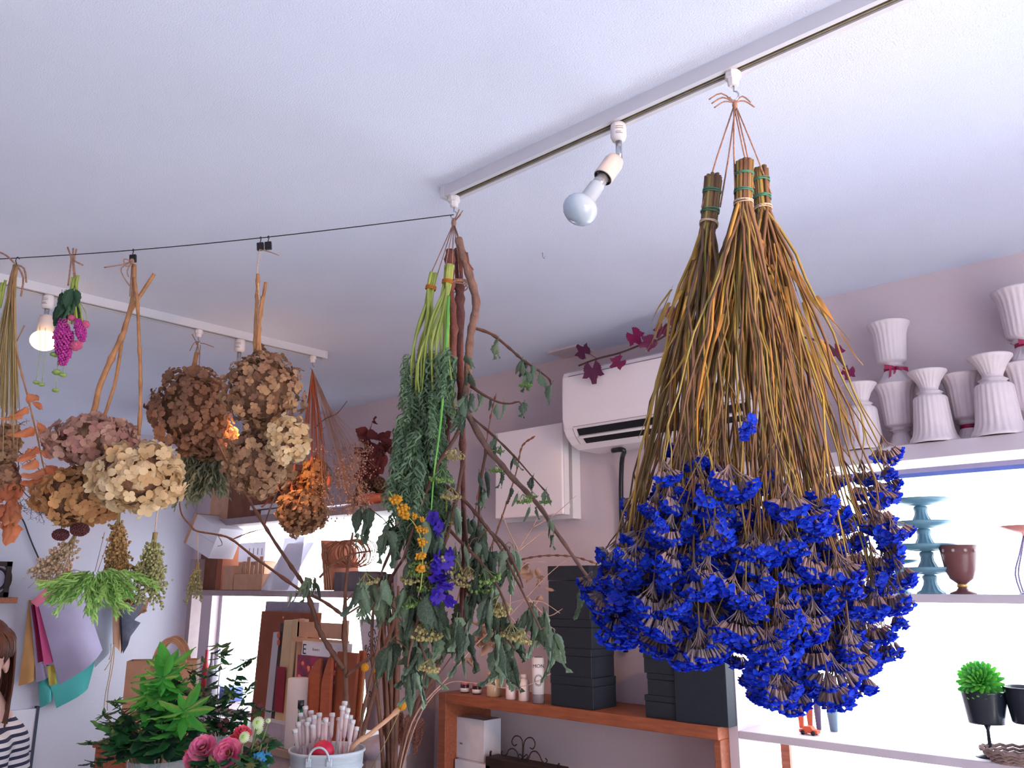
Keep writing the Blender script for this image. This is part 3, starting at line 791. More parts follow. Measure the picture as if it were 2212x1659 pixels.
dm2 = MB().lathe([(.0013, .0008), (.0013, -.0006)], 8, Matrix.Rotation(pi/2, 4, 'X')).mesh('dot', 'print_dark')
for q in range(22):
    a = 2*pi*q/22
    for rr_ in (.0125, .0155):
        ofs = sin(a)*rr_*.95; rot = Matrix.Rotation(YAW + ofs/.0224, 4, 'Z'); rad = rot @ Vector((0, -.0224, 0))
        inst(dm2, 'dot', Matrix.Translation(p + rad + Vector((0, 0, hb*.5 + cos(a)*rr_*1.2))) @ rot, t)
text('Muro', .0075, 'lid_pink', wallM(fr + Vector((0, 0, hb*.48)), _R, UP), t)
# white boxes below the shelf
mat('white_card', (206, 204, 214), (198, 197, 208), rough=.6)
yx = 2.34
wb0 = ux(948, 1650, yx); wb1 = ux(1058, 1650, yx); zt_ = onY(1000, 1643, yx).z
box_px('white_carton', 'flat white carton lying under the upright white box', 'box', SXI+.012, wb1, yx, .18, LZ, zt_, 'white_card')
t = box_px('white_carton', 'upright white box with small print under the brown shelf', 'box', ux(986, 1600, yx+.02), ux(1046, 1600, yx+.02), yx+.02, .09, zt_+.0005, onY(1015, 1552, yx+.02).z, 'white_card', lid=False)
pp = onY(996, 1606, yx+.0188); text('WA', .010, 'print_grey', wallM(pp, (1, 0, 0), UP), t, 'lettering')
# wrought iron scroll rack
mat('iron', (44, 34, 36), (58, 42, 40), rough=.6, metal=.4)
yi = 2.36
t = thing('iron_rack', 'dark wrought iron rack with scrolled top under the brown shelf', 'rack', (ux(1135, 1640, yi), yi, LZ))
def I(px, py): return onY(px, py, yi)
scr = [[(1128, 1640), (1129, 1615), (1128, 1600), (1122, 1591), (1113, 1590), (1107, 1597), (1106, 1605), (1111, 1611), (1116, 1608)],
       [(1130, 1640), (1131, 1615), (1133, 1602), (1140, 1594), (1149, 1594), (1155, 1602), (1155, 1612), (1150, 1618), (1145, 1615)],
       [(1120, 1642), (1117, 1625), (1108, 1617), (1099, 1620), (1095, 1629), (1088, 1632), (1083, 1627), (1086, 1622)],
       [(1140, 1644), (1147, 1626), (1157, 1623), (1165, 1631), (1170, 1642), (1177, 1649), (1182, 1643), (1178, 1638)],
       [(1124, 1642), (1120, 1634), (1123, 1629), (1127, 1634)], [(1135, 1643), (1140, 1634), (1137, 1630), (1132, 1635)]]
for s_ in scr: MB().tube(smoothpath([I(*q) for q in s_], 4), .0022, 6).build('scroll', 'iron', t)
a0 = I(1056, 1636); a1 = I(1210, 1652); zt2 = I(1130, 1646).z
bevel(MB().box((a0.x, yi-.02, LZ), (a1.x, yi+.05, zt2)).build('rack_body', 'iron', t), .003, 1)
for xx in (a0.x+.008, a1.x-.008): MB().tube([(xx, yi, zt2), (xx, yi, zt2+.012), (xx+.004, yi, zt2+.016)], .004, 6).build('finial', 'iron', t)
# ================================================================== blue statice bunches
mat('statice_stem', (158, 146, 76), (112, 78, 50), rough=.7, scale=18, var='object', trans=.12)
mat('statice_brown', (132, 100, 72), (92, 68, 54), rough=.75, scale=18, var='object', trans=.1)
mat('statice_gold', (196, 138, 66), (168, 150, 72), rough=.7, scale=18, var='object', trans=.2)
mat('statice_leaf', (176, 122, 62), (150, 128, 66), rough=.75, scale=20, var='object', trans=.3)
mat('statice_blue', (22, 92, 246), (34, 50, 196), rough=.6, scale=60, var='island', trans=.5)
mat('statice_calyx', (150, 130, 138), (122, 102, 98), rough=.8, scale=60, var='island', trans=.2)
def statice_head(rg, wide):
    b = MB(); n = 56
    for q in range(9):
        u = -1 + 2*q/8; b.tube([(0, 0, .004), (u*.006*wide, rg.uniform(-.003, .003), -.008), (u*.015*wide, rg.uniform(-.005, .005), -.017)], [.0011, .0008, .0007], 4, 1)
    for i in range(n):
        u = rg.uniform(-1, 1); v = rg.uniform(-1, 1)*.5*sqrt(max(.1, 1-u*u))
        tip = Vector((u*.026*wide, v*.026, -.0265 - .009*(1-u*u) + rg.uniform(-.006, .005))); bs = Vector((u*.018*wide, v*.016, -.0175 - .005*(1-u*u)))
        d = (tip-bs).normalized(); x = d.orthogonal().normalized(); y = d.cross(x); k = 7; ph = rg.uniform(0, 6)
        r0, r1, r2 = .0007, .0018, rg.uniform(.0036, .0056); vs = []
        for (c, r, wv) in ((bs, r0, 0), (tip - d*.003, r1, 0), (tip, r1*1.25, 0), (tip + d*.0028, r2, 1)):
            for j in range(k):
                a = 2*pi*j/k + ph; vs.append(c + (x*cos(a) + y*sin(a))*r*(1 + wv*rg.uniform(-.25, .25)) + d*(wv*rg.uniform(-.0015, .0018)))
        fs = lambda i0: [(i0*k+j, i0*k+(j+1) % k, (i0+1)*k+(j+1) % k, (i0+1)*k+j) for j in range(k)]
        b.add(vs[:3*k], fs(0) + fs(1), 1)
        b.add(vs[2*k:], fs(0), 0)
        b.add([tip + d*.0005] + vs[3*k:], [(0, 1+j, 1+(j+1) % k) for j in range(k)], 0)
    return b
shm = [statice_head(R, w).mesh('statice_head', ['statice_blue', 'statice_calyx']) for w in (1.0, 1.2, .85, 1.1, .95, 1.3, .8)]

YBOT = [(1285, 1290), (1330, 1370), (1400, 1385), (1480, 1405), (1560, 1390), (1610, 1405), (1640, 1500), (1700, 1490), (1760, 1480), (1830, 1490), (1890, 1460), (1925, 1380), (1955, 1320)]
YTOP = [(1285, 1150), (1340, 1120), (1400, 1090), (1500, 1040), (1580, 960), (1640, 1010), (1700, 1060), (1800, 1040), (1870, 980), (1900, 970), (1955, 1070)]
BL_D = dep(HK1)
def statice_bunch(label, top, bind, dd, xr, seed, nst, nlf):
    rg = random.Random(seed); d0 = BL_D + dd
    pt = at(*top, d0); pb = at(*bind, d0)
    t = thing('statice_bunch', label, 'dried flowers', pt, 'blue statice bunches on the long track')
    ax = (pt - pb).normalized(); u = ax.orthogonal().normalized(); w = ax.cross(u); rb = .0135
    heads = 0
    for i in range(nst):
        x = rg.uniform(*xr) if i > 12 else (xr[0] + (xr[1]-xr[0])*((i+.5)/13))
        y0, y1 = interp(YTOP, x), interp(YBOT, x)
        k = rg.random()**.62
        y = y0 + (y1-y0)*k - 26
        if 1640 < x < 1930 and y > 1385 and rg.random() < .45: y = rg.uniform(1120, 1385)
        half = .20*sqrt(max(.02, 1-((x-1620)/345)**2))
        dz = rg.uniform(-1, 1)
        dz = (abs(dz)**.75)*(1 if dz > 0 else -1)*half
        tip = at(x, y, BL_D + dz)
        th = rg.uniform(0, 2*pi); rr = rb*sqrt(rg.random())
        off = (u*cos(th) + w*sin(th))*rr
        a = pt + off + ax*rg.uniform(-.004, .004); bnd = pb + off*.9
        pts = [a, (a+bnd)/2, bnd]; sw = Vector((rg.uniform(-1, 1), rg.uniform(-1, 1), 0))*.03; ns = 10
        for q in range(1, ns+1):
            s = q/ns; h = s**.92
            p = bnd.lerp(tip, s); p.x = bnd.x + (tip.x-bnd.x)*h; p.y = bnd.y + (tip.y-bnd.y)*h
            p += sw*sin(pi*s)*(1-.4*s) + Vector((rg.uniform(-1, 1), rg.uniform(-1, 1), 0))*.0052
            pts.append(p)
        r0 = rg.uniform(.0018, .0040)
        b = MB(); b.tube(pts, taper(len(pts), r0, .0011), 5)
        hp = [(pts[-1], pts[-1]-pts[-2])]
        nb = rg.choice((1, 1, 2, 2, 2))
        for q in range(nb):
            j = rg.choice((-4, -3, -3, -2)); o = pts[j]
            L = (pts[-1]-o).length*rg.uniform(.55, .95)
            d = ((pts[-1]-pts[-3]).normalized() + Vector((rg.uniform(-.36, .36), rg.uniform(-.36, .36), rg.uniform(-.1, .2)))).normalized()
            e = o + d*L
            if q == 0 or rg.random() < .75:
                b.tube([o, o.lerp(e, .5) + Vector((rg.uniform(-.004, .004), rg.uniform(-.004, .004), .003)), e], [.0013, .0011, .0008], 4); hp.append((e, d))
        st = b.build('flower_stem', rg.choice(('statice_stem', 'statice_stem', 'statice_stem', 'statice_brown', 'statice_brown', 'statice_brown', 'statice_gold')), t)
        for (p, d) in hp:
            if heads >= 290: break
            dd_ = (d.normalized() + Vector((rg.uniform(-.35, .35), rg.uniform(-.35, .35), -.35))).normalized()
            inst(rg.choice(shm), 'flower_head', aim(p, dd_, rg.uniform(0, 6.3), rg.uniform(.72, 1.15)), st); heads += 1
    # dry ribbon leaves
    for i in range(nlf):
        th = rg.uniform(0, 2*pi); off = (u*cos(th) + w*sin(th))*rb
        x = rg.uniform(*xr); y = rg.uniform(820, 1120); half = .16*sqrt(max(.02, 1-((x-1620)/345)**2))
        tip = at(x, y, BL_D + rg.uniform(-1, .6)*half); s0 = rg.uniform(.12, .62); s1 = min(1, s0 + rg.uniform(.14, .38))
        P = []; wd = rg.uniform(.0014, .0034); ph = rg.uniform(0, 6); tw = rg.uniform(-5, 5); cu = Vector((rg.uniform(-1, 1), rg.uniform(-1, 1), 0))*.018
        for q in range(8):
            s = s0 + (s1-s0)*q/7; f = q/7
            c = (pb+off).lerp(tip, s) + cu*(f*f) + Vector((0, 0, .012*sin(3*f+ph)*f))
            a = ph + tw*f; e = Vector((cos(a), sin(a), 0))*wd*(1-.75*f)*(.6+.8*sin(pi*min(1, f+.15)))
            P.append([c-e, c+e*.15+Vector((0, 0, .001)), c+e])
        MB().grid(P).build('dry_leaf', 'statice_leaf', t)
    # ties
    for f in (.30, .72, .98):
        c = pt.lerp(pb, f); b = MB()
        for q in range(3):
            n = 20; ph = rg.uniform(0, 6); tl = rg.uniform(-.10, .10)
            b.tube([c + (u*cos(2*pi*j/n) + w*sin(2*pi*j/n))*(rb*1.13) + ax*(.0018*(q-1) + tl*rb*sin(2*pi*j/n + ph)*2) for j in range(n+1)], .0011, 5, cap=False)
        b.build('string_tie', 'band_green' if f < .9 else 'twine_pale', t)
    # twine up to the hook
    kn = HK1 + Vector((0, 0, -.012))
    for sg in (-1, 1):
        q = pb.lerp(pt, .35) + _R*(rb*1.15*sg) + TOCAM*.004
        MB().tube([q, kn.lerp(q, .5) + _R*.002*sg, kn + _R*.0015*sg], .0014, 6).build('twine', 'twine', t)
    return t, kn
_, KN = statice_bunch('front middle bunch of blue statice with the longest bound stalks', (1608, 352), (1606, 440), -.035, (1400, 1830), 5, 92, 60)
statice_bunch('left bunch of blue statice bound lower with grey green ties', (1541, 384), (1531, 486), .01, (1308, 1600), 6, 84, 50)
statice_bunch('right bunch of blue statice with orange tinted stalks', (1641, 366), (1648, 452), .05, (1640, 1918), 7, 84, 55)
b = MB()
b.blob(HK1 + Vector((0, 0, -.012)), (.005, .005, .008), seg=8, rings=6)
for dx, dz in ((-.044, .012), (-.04, .004), (-.036, -.004), (.028, .006), (.034, -.003)):
    p = HK1 + Vector((0, 0, -.006)); b.tube(smoothpath([p, p + _R*dx*.5 + Vector((0, 0, dz+.006)), p + _R*dx + Vector((0, 0, dz-.006))], 3), .0014, 5)
tag(b.build('twine_knot', 'twine'), 'frayed twine knot on the hook above the blue statice', 'twine')
# ================================================================== middle bunch on the end of the long track
mat('green_stem', (186, 190, 96), (150, 168, 84), rough=.6, scale=30, var='object', trans=.15)
mat('fresh_stem', (118, 190, 84), (104, 170, 76), rough=.55)
mat('artemisia', (142, 168, 132), (84, 112, 82), rough=.75, scale=40, var='island', trans=.3)
mat('red_bark', (120, 74, 68), (96, 56, 52), rough=.75, scale=40, bump=.35)
mat('grey_bark', (136, 104, 92), (108, 84, 78), rough=.8, scale=40, bump=.4)
mat('twig_brown', (112, 78, 64), (90, 60, 50), rough=.8, scale=30, bump=.2)
mat('droop_leaf', (132, 154, 124), (46, 60, 48), rough=.6, scale=30, var='object', trans=.22, bump=.25, bscale=120)
mat('cream_flower', (196, 180, 122), (160, 146, 96), rough=.8, scale=60, var='island', trans=.2)
mat('green_flower', (138, 168, 92), (112, 142, 80), rough=.8, scale=60, var='island', trans=.2)
mat('yellow_flower', (226, 166, 44), (206, 140, 34), rough=.7, scale=60, var='island', trans=.2)
mat('delphinium', (50, 52, 206), (84, 44, 168), rough=.6, scale=40, var='island', trans=.35)
mat('orange_leaf', (206, 132, 52), (180, 104, 44), rough=.7, scale=40, trans=.3)
MD = dep(HK2)
def mp(px, py, d=0.0): return at(px, py, MD + d)

def leaf_mesh(rg, L=1.0, Wd=.42, fold=.5, droop=.35, curl=.3, pleat=.03, nl=8):
    """leaf from the origin along -Z, upper side +Y; fold closes it along the midrib"""
    b = MB(); P = []
    for i in range(nl+1):
        u = i/nl; w = Wd*.5*(sin(pi*min(1, u**.8*.97+.02))**.8)*(1 if i < nl else .05)
        zz = -L*u; yy = droop*u*u*L*.4
        row = []
        for j in (-1, -.66, -.33, 0, .33, .66, 1):
            s = abs(j); a = fold*s
            wob = pleat*L*(1 if i % 2 else -1)*s + rg.uniform(-.015, .015)*L*s
            x = j*w*cos(a); y = yy - s*w*sin(a)*1.1 + wob + curl*L*.12*s*sin(6*u + j*2)
            row.append(Vector((x, y, zz + .06*L*s*w)))
        P.append(row)
    b.grid(P)
    b.tube([(0, 0, .16*L), (0, 0, .05*L), (0, .0, -.05*L)], [.016*L, .012*L, .008*L], 4)
    return b
DL = [leaf_mesh(R, 1, wd, fo, dr, cu, .028, 12).mesh('droop_leaf', 'droop_leaf') for wd, fo, dr, cu in ((.36, .8, .3, .8), (.30, 1.1, .7, 1.1), (.42, .6, .4, .9), (.26, 1.3, .2, 1.3), (.36, .9, .9, .8), (.38, 1.0, .1, 1.4))]
def cluster_mesh(rg, m, n=60, flat=.4):
    b = MB()
    for i in range(7):
        a = 2*pi*i/7; b.tube([(0, 0, 0), (cos(a)*.25, sin(a)*.25, -.25), (cos(a)*.42, sin(a)*.42, -.42)], [.02, .016, .012], 4)
    for i in range(n):
        a = rg.uniform(0, 2*pi); r = sqrt(rg.random())*.55
        b.blob((cos(a)*r, sin(a)*r, -.45 - flat*(.3-r*r)*.6 + rg.uniform(-.08, .08)), rg.uniform(.045, .085), jit=.3, seg=5, rings=3, rg=rg)
    return b.mesh('flower_cluster', m)
CL = [cluster_mesh(R, 'cream_flower') for _ in range(3)]; CG = [cluster_mesh(R, 'green_flower') for _ in range(2)]
def branch(parent, pts, r0, r1, m, name='branch', knots=0, n=7, rg=R):
    sp = smoothpath(pts, 5); rs = taper(len(sp), r0, r1)
    if knots:
        for i in range(2, len(sp)-1):
            if rg.random() < knots: rs[i] *= rg.uniform(1.2, 1.5)
    return MB().tube(sp, rs, n).build(name, m, parent)
def hang_leaf(parent, p, size, rg, meshes=None, lean=.35, name='leaf'):
    d = Vector((rg.uniform(-lean, lean), rg.uniform(-lean, lean), -1))
    nrm = TOCAM + Vector((rg.uniform(-1, 1), rg.uniform(-1, 1), rg.uniform(-.2, .5)))
    inst(rg.choice(meshes or DL), name, face(p, d, nrm, size*rg.uniform(.85, 1.2)), parent)

# --- curved grey branch with drooping leaves
rg = random.Random(21)
vb_ = thing('dried_branch', 'curved grey branch with long leafy side twigs hung by twine', 'branch', mp(990, 515))
main = [(990, 515), (1000, 550), (1012, 588), (1022, 620), (1029, 655), (1024, 690), (1018, 715), (1013, 760), (1010, 820), (1004, 870), (1022, 915), (1053, 968), (1080, 1000), (1105, 1030), (1135, 1060), (1170, 1100), (1195, 1140), (1222, 1178), (1252, 1222), (1278, 1257), (1290, 1268)]
pm = [mp(x, y, -.02 - .0004*i*i*.2) for i, (x, y) in enumerate(main)]
sp = smoothpath(pm, 4); n = len(sp)
rs = [interp([(0, .0085), (.12, .0095), (.3, .0088), (.5, .0072), (.7, .0055), (1, .0026)], i/(n-1))*(1 + .12*sin(i*1.7)) for i in range(n)]
MB().tube(sp, rs, 9).build('main_stem', 'grey_bark', vb_)
def side(parent, px, r0, r1, d0, d1, leaves, m='twig_brown', size=.05, meshes=None):
    pts = [mp(x, y, d0 + (d1-d0)*i/(len(px)-1)) for i, (x, y) in enumerate(px)]
    br = branch(parent, pts, r0, r1, m, 'side_twig', .3)
    for (lx, ly, k) in leaves:
        j = min(range(len(px)), key=lambda q: (px[q][0]-lx)**2 + (px[q][1]-ly)**2)
        p0 = mp(lx, ly, d0 + (d1-d0)*j/(len(px)-1))
        for q in range(k):
            hang_leaf(br, p0 + Vector((rg.uniform(-.008, .008), rg.uniform(-.008, .008), rg.uniform(-.004, .004))), size, rg, meshes)
    return br
side(vb_, [(1022, 708), (1062, 722), (1100, 752), (1130, 778), (1165, 802), (1187, 820), (1190, 838)], .0035, .0015, -.02, -.06, [(1078, 738, 2), (1128, 782, 3), (1140, 806, 3), (1150, 795, 2), (1166, 802, 1), (1187, 832, 2)], size=.042)
side(vb_, [(1008, 827), (1040, 850), (1075, 868), (1100, 872), (1120, 868), (1126, 874)], .003, .0014, -.02, -.07, [(1036, 850, 2), (1085, 868, 2), (1125, 872, 2), (1058, 858, 1)], size=.034)
side(vb_, [(1018, 900), (1070, 945), (1115, 990), (1150, 1030), (1186, 1070)], .0024, .0012, -.03, -.06, [(1072, 943, 3), (1108, 990, 2), (1150, 1030, 3), (1183, 1062, 3)], size=.032)
side(vb_, [(1052, 968), (1042, 1020), (1037, 1070), (1034, 1130), (1030, 1190), (1023, 1250), (1014, 1300)], .0032, .0015, -.03, -.07, [(1045, 1020, 2), (1045, 1055, 4), (1035, 1130, 2), (1030, 1200, 3), (1020, 1260, 3), (1014, 1290, 4)], size=.045)
for (x, y, k, s) in ((1075, 965, 2, .03), (1080, 1020, 2, .03), (1110, 1062, 2, .03), (1150, 1092, 2, .03), (1188, 1125, 2, .03), (1190, 1150, 2, .032), (1003, 870, 5, .04), (990, 890, 5, .045), (1010, 770, 3, .03), (1005, 800, 3, .035), (1255, 1275, 1, .05), (1010, 850, 4, .04)):
    for q in range(k): hang_leaf(vb_, mp(x + rg.uniform(-10, 10), y + rg.uniform(-8, 8), -.05 - rg.uniform(0, .03)), s, rg)
for (x, y, s) in ((1076, 978, .018), (1072, 1018, .02), (1135, 835, .02), (1150, 1075, .018), (1180, 1085, .02)):
    inst(rg.choice(CG), 'flower_cluster', aim(mp(x, y-14, -.06), (0, 0, -1), rg.uniform(0, 6), s*1.3), vb_)
# broken stub + frayed end
MB().tube([mp(1004, 548, -.02), mp(1010, 572, -.022), mp(1022, 583, -.022)], [.008, .006, .002], 7).build('split_bark', 'red_bark', vb_)

# --- pair of straight red brown branches with the leafy viburnum mass
rg = random.Random(22)
rb_ = thing('dried_branch', 'pair of straight reddish stems carrying a mass of wilted green leaves', 'branch', mp(985, 540))
stems = [([(972, 540), (972, 600), (974, 640), (980, 700), (979, 760), (975, 850), (968, 930), (960, 1000), (952, 1080), (940, 1180), (925, 1300)], .0095, .004, -.01),
         ([(990, 538), (992, 600), (994, 660), (994, 760), (997, 860), (1000, 960), (1001, 1060), (1003, 1160), (1000, 1260), (992, 1380)], .0100, .004, .015),
         ([(966, 590), (968, 660), (966, 720), (963, 800), (958, 900), (950, 1000), (935, 1100), (905, 1250), (890, 1360)], .006, .003, .035)]
for px, r0, r1, dd in stems:
    branch(rb_, [mp(x, y, dd) for x, y in px], r0, r1, 'red_bark', 'main_stem', .25, 9)
sub = [([(992, 930), (965, 975), (945, 1005), (918, 1070), (900, 1120), (882, 1175), (868, 1215)], -.06, -.10),
       ([(955, 1045), (985, 1065), (1012, 1090), (1035, 1118), (1060, 1150), (1085, 1190), (1110, 1240), (1150, 1322), (1168, 1360)], -.04, -.10),
       ([(985, 1090), (965, 1130), (985, 1160), (1010, 1185), (1035, 1210), (1065, 1250), (1090, 1300), (1100, 1340)], -.04, -.13),
       ([(1000, 1000), (985, 1080), (965, 1160), (940, 1230), (915, 1290), (900, 1350), (885, 1410), (880, 1440)], -.06, -.12),
       ([(960, 1060), (930, 1120), (890, 1180), (850, 1240), (820, 1290), (800, 1320)], -.02, .03),
       ([(1002, 1100), (1010, 1200), (1005, 1290), (1000, 1370)], 0, -.05),
       ([(985, 1200), (1000, 1260), (1040, 1310), (1080, 1360), (1110, 1400)], -.02, -.08),
       ([(905, 1250), (890, 1310), (905, 1380), (920, 1430), (915, 1470)], -.02, -.08),
       ([(890, 1120), (860, 1160), (835, 1210), (815, 1260)], .02, .06),
       ([(1060, 1150), (1090, 1180), (1120, 1240), (1130, 1270)], -.06, -.09)]
subs = []
for px, d0, d1 in sub:
    pts = [mp(x, y, d0 + (d1-d0)*i/(len(px)-1)) for i, (x, y) in enumerate(px)]
    subs.append((branch(rb_, pts, .0042, .0016, 'twig_brown', 'side_twig', .3), px, d0, d1))
# leaf mass: (x, y, spread x, spread y, count, size)
mass = [(900, 1150, 45, 30, 12, .06), (840, 1170, 40, 30, 10, .065), (880, 1220, 50, 40, 14, .07), (825, 1240, 40, 35, 8, .065), (900, 1300, 45, 45, 18, .078), (880, 1370, 35, 35, 10, .075), (945, 1320, 35, 50, 10, .075),
        (1000, 1310, 40, 40, 10, .072), (1060, 1225, 35, 25, 8, .07), (1065, 1180, 25, 12, 6, .05), (1090, 1235, 25, 20, 6, .07), (1050, 1300, 35, 30, 8, .065), (1000, 1400, 25, 30, 7, .075), (1085, 1320, 22, 25, 6, .06),
        (1085, 1385, 28, 30, 8, .07), (1105, 1420, 25, 25, 6, .07), (1175, 1360, 22, 15, 5, .075), (1190, 1420, 15, 25, 4, .07), (1120, 1380, 25, 15, 4, .06), (915, 1430, 30, 22, 8, .075), (890, 1470, 28, 15, 7, .07), (935, 1395, 20, 25, 5, .08),
        (960, 1150, 35, 40, 10, .06), (1030, 1165, 40, 25, 10, .055), (985, 1235, 40, 30, 8, .06), (1005, 1120, 30, 25, 7, .05), (960, 1075, 25, 25, 6, .045), (855, 1300, 20, 25, 5, .06), (790, 1290, 25, 20, 5, .06), (1150, 1340, 20, 15, 3, .06), (1010, 1260, 30, 30, 6, .06)]
nleaf = 0
for (x, y, sx, sy, k, s) in mass:
    for q in range(int(k*1.0 + 1)):
        if q % 4 == 0: cxy = (rg.gauss(x, sx*.7), rg.gauss(y, sy*.7) - 24, rg.uniform(-.13, .07))
        lx, ly = rg.gauss(cxy[0], 5), rg.gauss(cxy[1], 4); dd = cxy[2] + rg.uniform(-.008, .008)
        j = min(range(len(subs)), key=lambda q_: min((a-lx)**2 + (b_-ly)**2 for a, b_ in subs[q_][1]))
        hang_leaf(subs[j][0], mp(lx, ly, dd), s, rg); nleaf += 1
        if rg.random() < .35:
            p = mp(lx, ly, dd); near = min(subs[j][1], key=lambda c: (c[0]-lx)**2 + (c[1]-ly)**2); qn = mp(near[0], near[1], (subs[j][2]+subs[j][3])/2)
            MB().tube(smoothpath([qn, (p+qn)/2 + Vector((0, 0, .012)), p + Vector((0, 0, .008))], 2), .001, 4).build('leaf_stalk', 'twig_brown', rb_)
for (x, y, s, cre) in ((945, 1215, .05, 1), (985, 1225, .05, 1), (1010, 1240, .04, 1), (905, 1240, .035, 0), (890, 1250, .04, 1), (1045, 1245, .05, 0), (1040, 1265, .045, 0), (925, 1270, .04, 0), (885, 1305, .035, 0), (935, 1355, .05, 1), (920, 1370, .045, 1), (1080, 1300, .055, 1), (1075, 1320, .04, 1), (1105, 1365, .045, 1), (1130, 1378, .04, 1), (1000, 1260, .035, 1), (930, 1440, .04, 1), (985, 985, .035, 1), (975, 1070, .04, 1), (955, 1030, .045, 0), (900, 1225, .03, 0), (975, 1130, .03, 1), (790, 1255, .04, 1), (1130, 1085, .03, 0)):
    inst(rg.choice(CL if cre else CG), 'flower_cluster', aim(mp(x, y-18, -.10), (rg.uniform(-.4, .4), rg.uniform(-.4, .4), -1), rg.uniform(0, 6), s*1.05), rb_)
b = MB()
for f in (0, 1, 2, 3): 
    n = 18; c = mp(985, 606 + f*5, .0)
    b.tube([c + _R*(.026*cos(2*pi*j/n)) + _F*(.02*sin(2*pi*j/n)) + Vector((0, 0, .004*sin(2*pi*j/n + f))) for j in range(n+1)], .0014, 5)
b.build('twine_wrap', 'twine', rb_)

# --- feathery grey green artemisia
rg = random.Random(23)
def spray_mesh(rg, L, nl, ll, wl, curl=.6, m='artemisia', stem=.0012, stemm=None):
    """drooping feathery spray along -Z"""
    b = MB(); pts = [Vector((.012*sin(2.2*i/8 + nl), .012*cos(1.7*i/8), -L*i/8)) for i in range(9)]
    b.tube(pts, taper(9, stem, stem*.4), 4)
    for i in range(nl):
        u = (i+.5)/nl; k = u*8; j = min(7, int(k)); o = pts[j].lerp(pts[j+1], k-j); a = i*2.4 + rg.uniform(-.4, .4)
        e = Vector((cos(a), sin(a), 0)); l = ll*rg.uniform(.45, 1.35)*(1-.4*u); fl_ = rg.uniform(.5, 1.3); P = []
        sd = Vector((-sin(a), cos(a), 0))
        for q in range(5):
            f = q/4; c = o + e*(l*.58*sin(f*1.6)*fl_) + Vector((0, 0, -l*f*(.75+.25*f))) + sd*(curl*l*.12*sin(5*f + a))
            w = wl*(sin(pi*min(1, .15+f*.85))+.08)*(1 + .35*(q % 2)); P.append([c - sd*w + e*rg.uniform(-.3, .3)*wl, c + e*w*.6, c + sd*w + e*rg.uniform(-.3, .3)*wl])
        b.grid(P)
    return b.mesh('feathery_spray', m)
SPM = [spray_mesh(rg, L, 58, .036, .0040, 2.2) for L in (.16, .2, .24, .18)]
def artem(label, tie_top, tie_bot, dd, tips, seed, stems_n, sprays, stem_m='green_stem'):
    rg = random.Random(seed); pt = mp(*tie_top, dd); pb = mp(*tie_bot, dd)
    t = thing('artemisia_bunch', label, 'dried flowers', pt, 'feathery green bunches on the long track')
    ax = (pt-pb).normalized(); u = ax.orthogonal().normalized(); w = ax.cross(u)
    for i in range(stems_n):
        a = rg.uniform(0, 6.3); off = (u*cos(a) + w*sin(a))*.008*sqrt(rg.random())
        x = tips[0] + (tips[1]-tips[0])*((i+.5)/stems_n); e = mp(x + rg.uniform(-6, 6), rg.uniform(*tips[2]), dd + rg.uniform(-.05, .05))
        s0 = pb + off; mid = s0.lerp(e, .5) + Vector((rg.uniform(-.006, .006), rg.uniform(-.006, .006), 0))
        e2 = mp(x + (x-915)*.15 + rg.uniform(-12, 12), rg.uniform(860, 1040), dd + rg.uniform(.0, .06))
        MB().tube(smoothpath([pt + off, s0, mid, e, e.lerp(e2, .5), e2], 3), taper(16, rg.uniform(.0034, .0048), .0014), 6).build('stem', stem_m, t)
    for (x, y, s) in sprays:
        p = mp(x, y, dd + rg.uniform(-.055, .05)); d = Vector((rg.uniform(-.36, .36), rg.uniform(-.36, .36), -1))
        inst(rg.choice(SPM), 'feathery_spray', aim(p, d, rg.uniform(0, 6.3), s), t)
    b = MB()
    for q in range(4):
        n = 16; c = pb + ax*(.0022*q)
        b.tube([c + (u*cos(2*pi*j/n) + w*sin(2*pi*j/n))*.0112 for j in range(n+1)], .0013, 5)
    b.build('rubber_band', 'orange_leaf', t)
    kn = HK2 + Vector((0, 0, -.012))
    for sg in (-1, 1):
        q = pt.lerp(pb, .25) + _R*.008*sg
        MB().tube([q, kn.lerp(q, .5), kn], .0012, 5).build('twine', 'twine', t)
    return t
OUT = [(745, 905, 965), (770, 880, 972), (820, 878, 975), (880, 868, 968), (940, 858, 965), (1000, 852, 958), (1060, 855, 955), (1110, 890, 950)]
def outline(y):
    return interp([(o[0], o[1]) for o in OUT], y), interp([(o[0], o[2]) for o in OUT], y)
spl = []; spr_ = []
for i in range(140):
    y = rg.uniform(745, 1110)*1.0; x0, x1 = outline(min(1110, y + 60)); x = rg.uniform(x0+8, x1-8)
    (spl if i % 2 else spr_).append((x, y, rg.uniform(.4, .75)))
artem('left feathery grey green bunch with thick pale stems hanging in the middle', (937, 590), (930, 625), -.02, (888, 932, (730, 800)), 31, 11, spl)
artem('right feathery green bunch bound by an orange band beside the red stems', (970, 572), (966, 612), -.045, (900, 968, (730, 800)), 32, 11, spr_)
# one bright fresh stalk
t = thing('fresh_stalk', 'single bright green stalk running down the feathery bunch', 'stem', mp(968, 620, -.09))
MB().tube(smoothpath([mp(969, 640, -.055), mp(966, 720, -.08), mp(960, 800, -.095), mp(955, 880, -.1), mp(946, 960, -.1), mp(938, 1020, -.1), mp(930, 1120, -.1)], 3), taper(19, .0036, .0014), 7).build('stalk', 'fresh_stem', t)
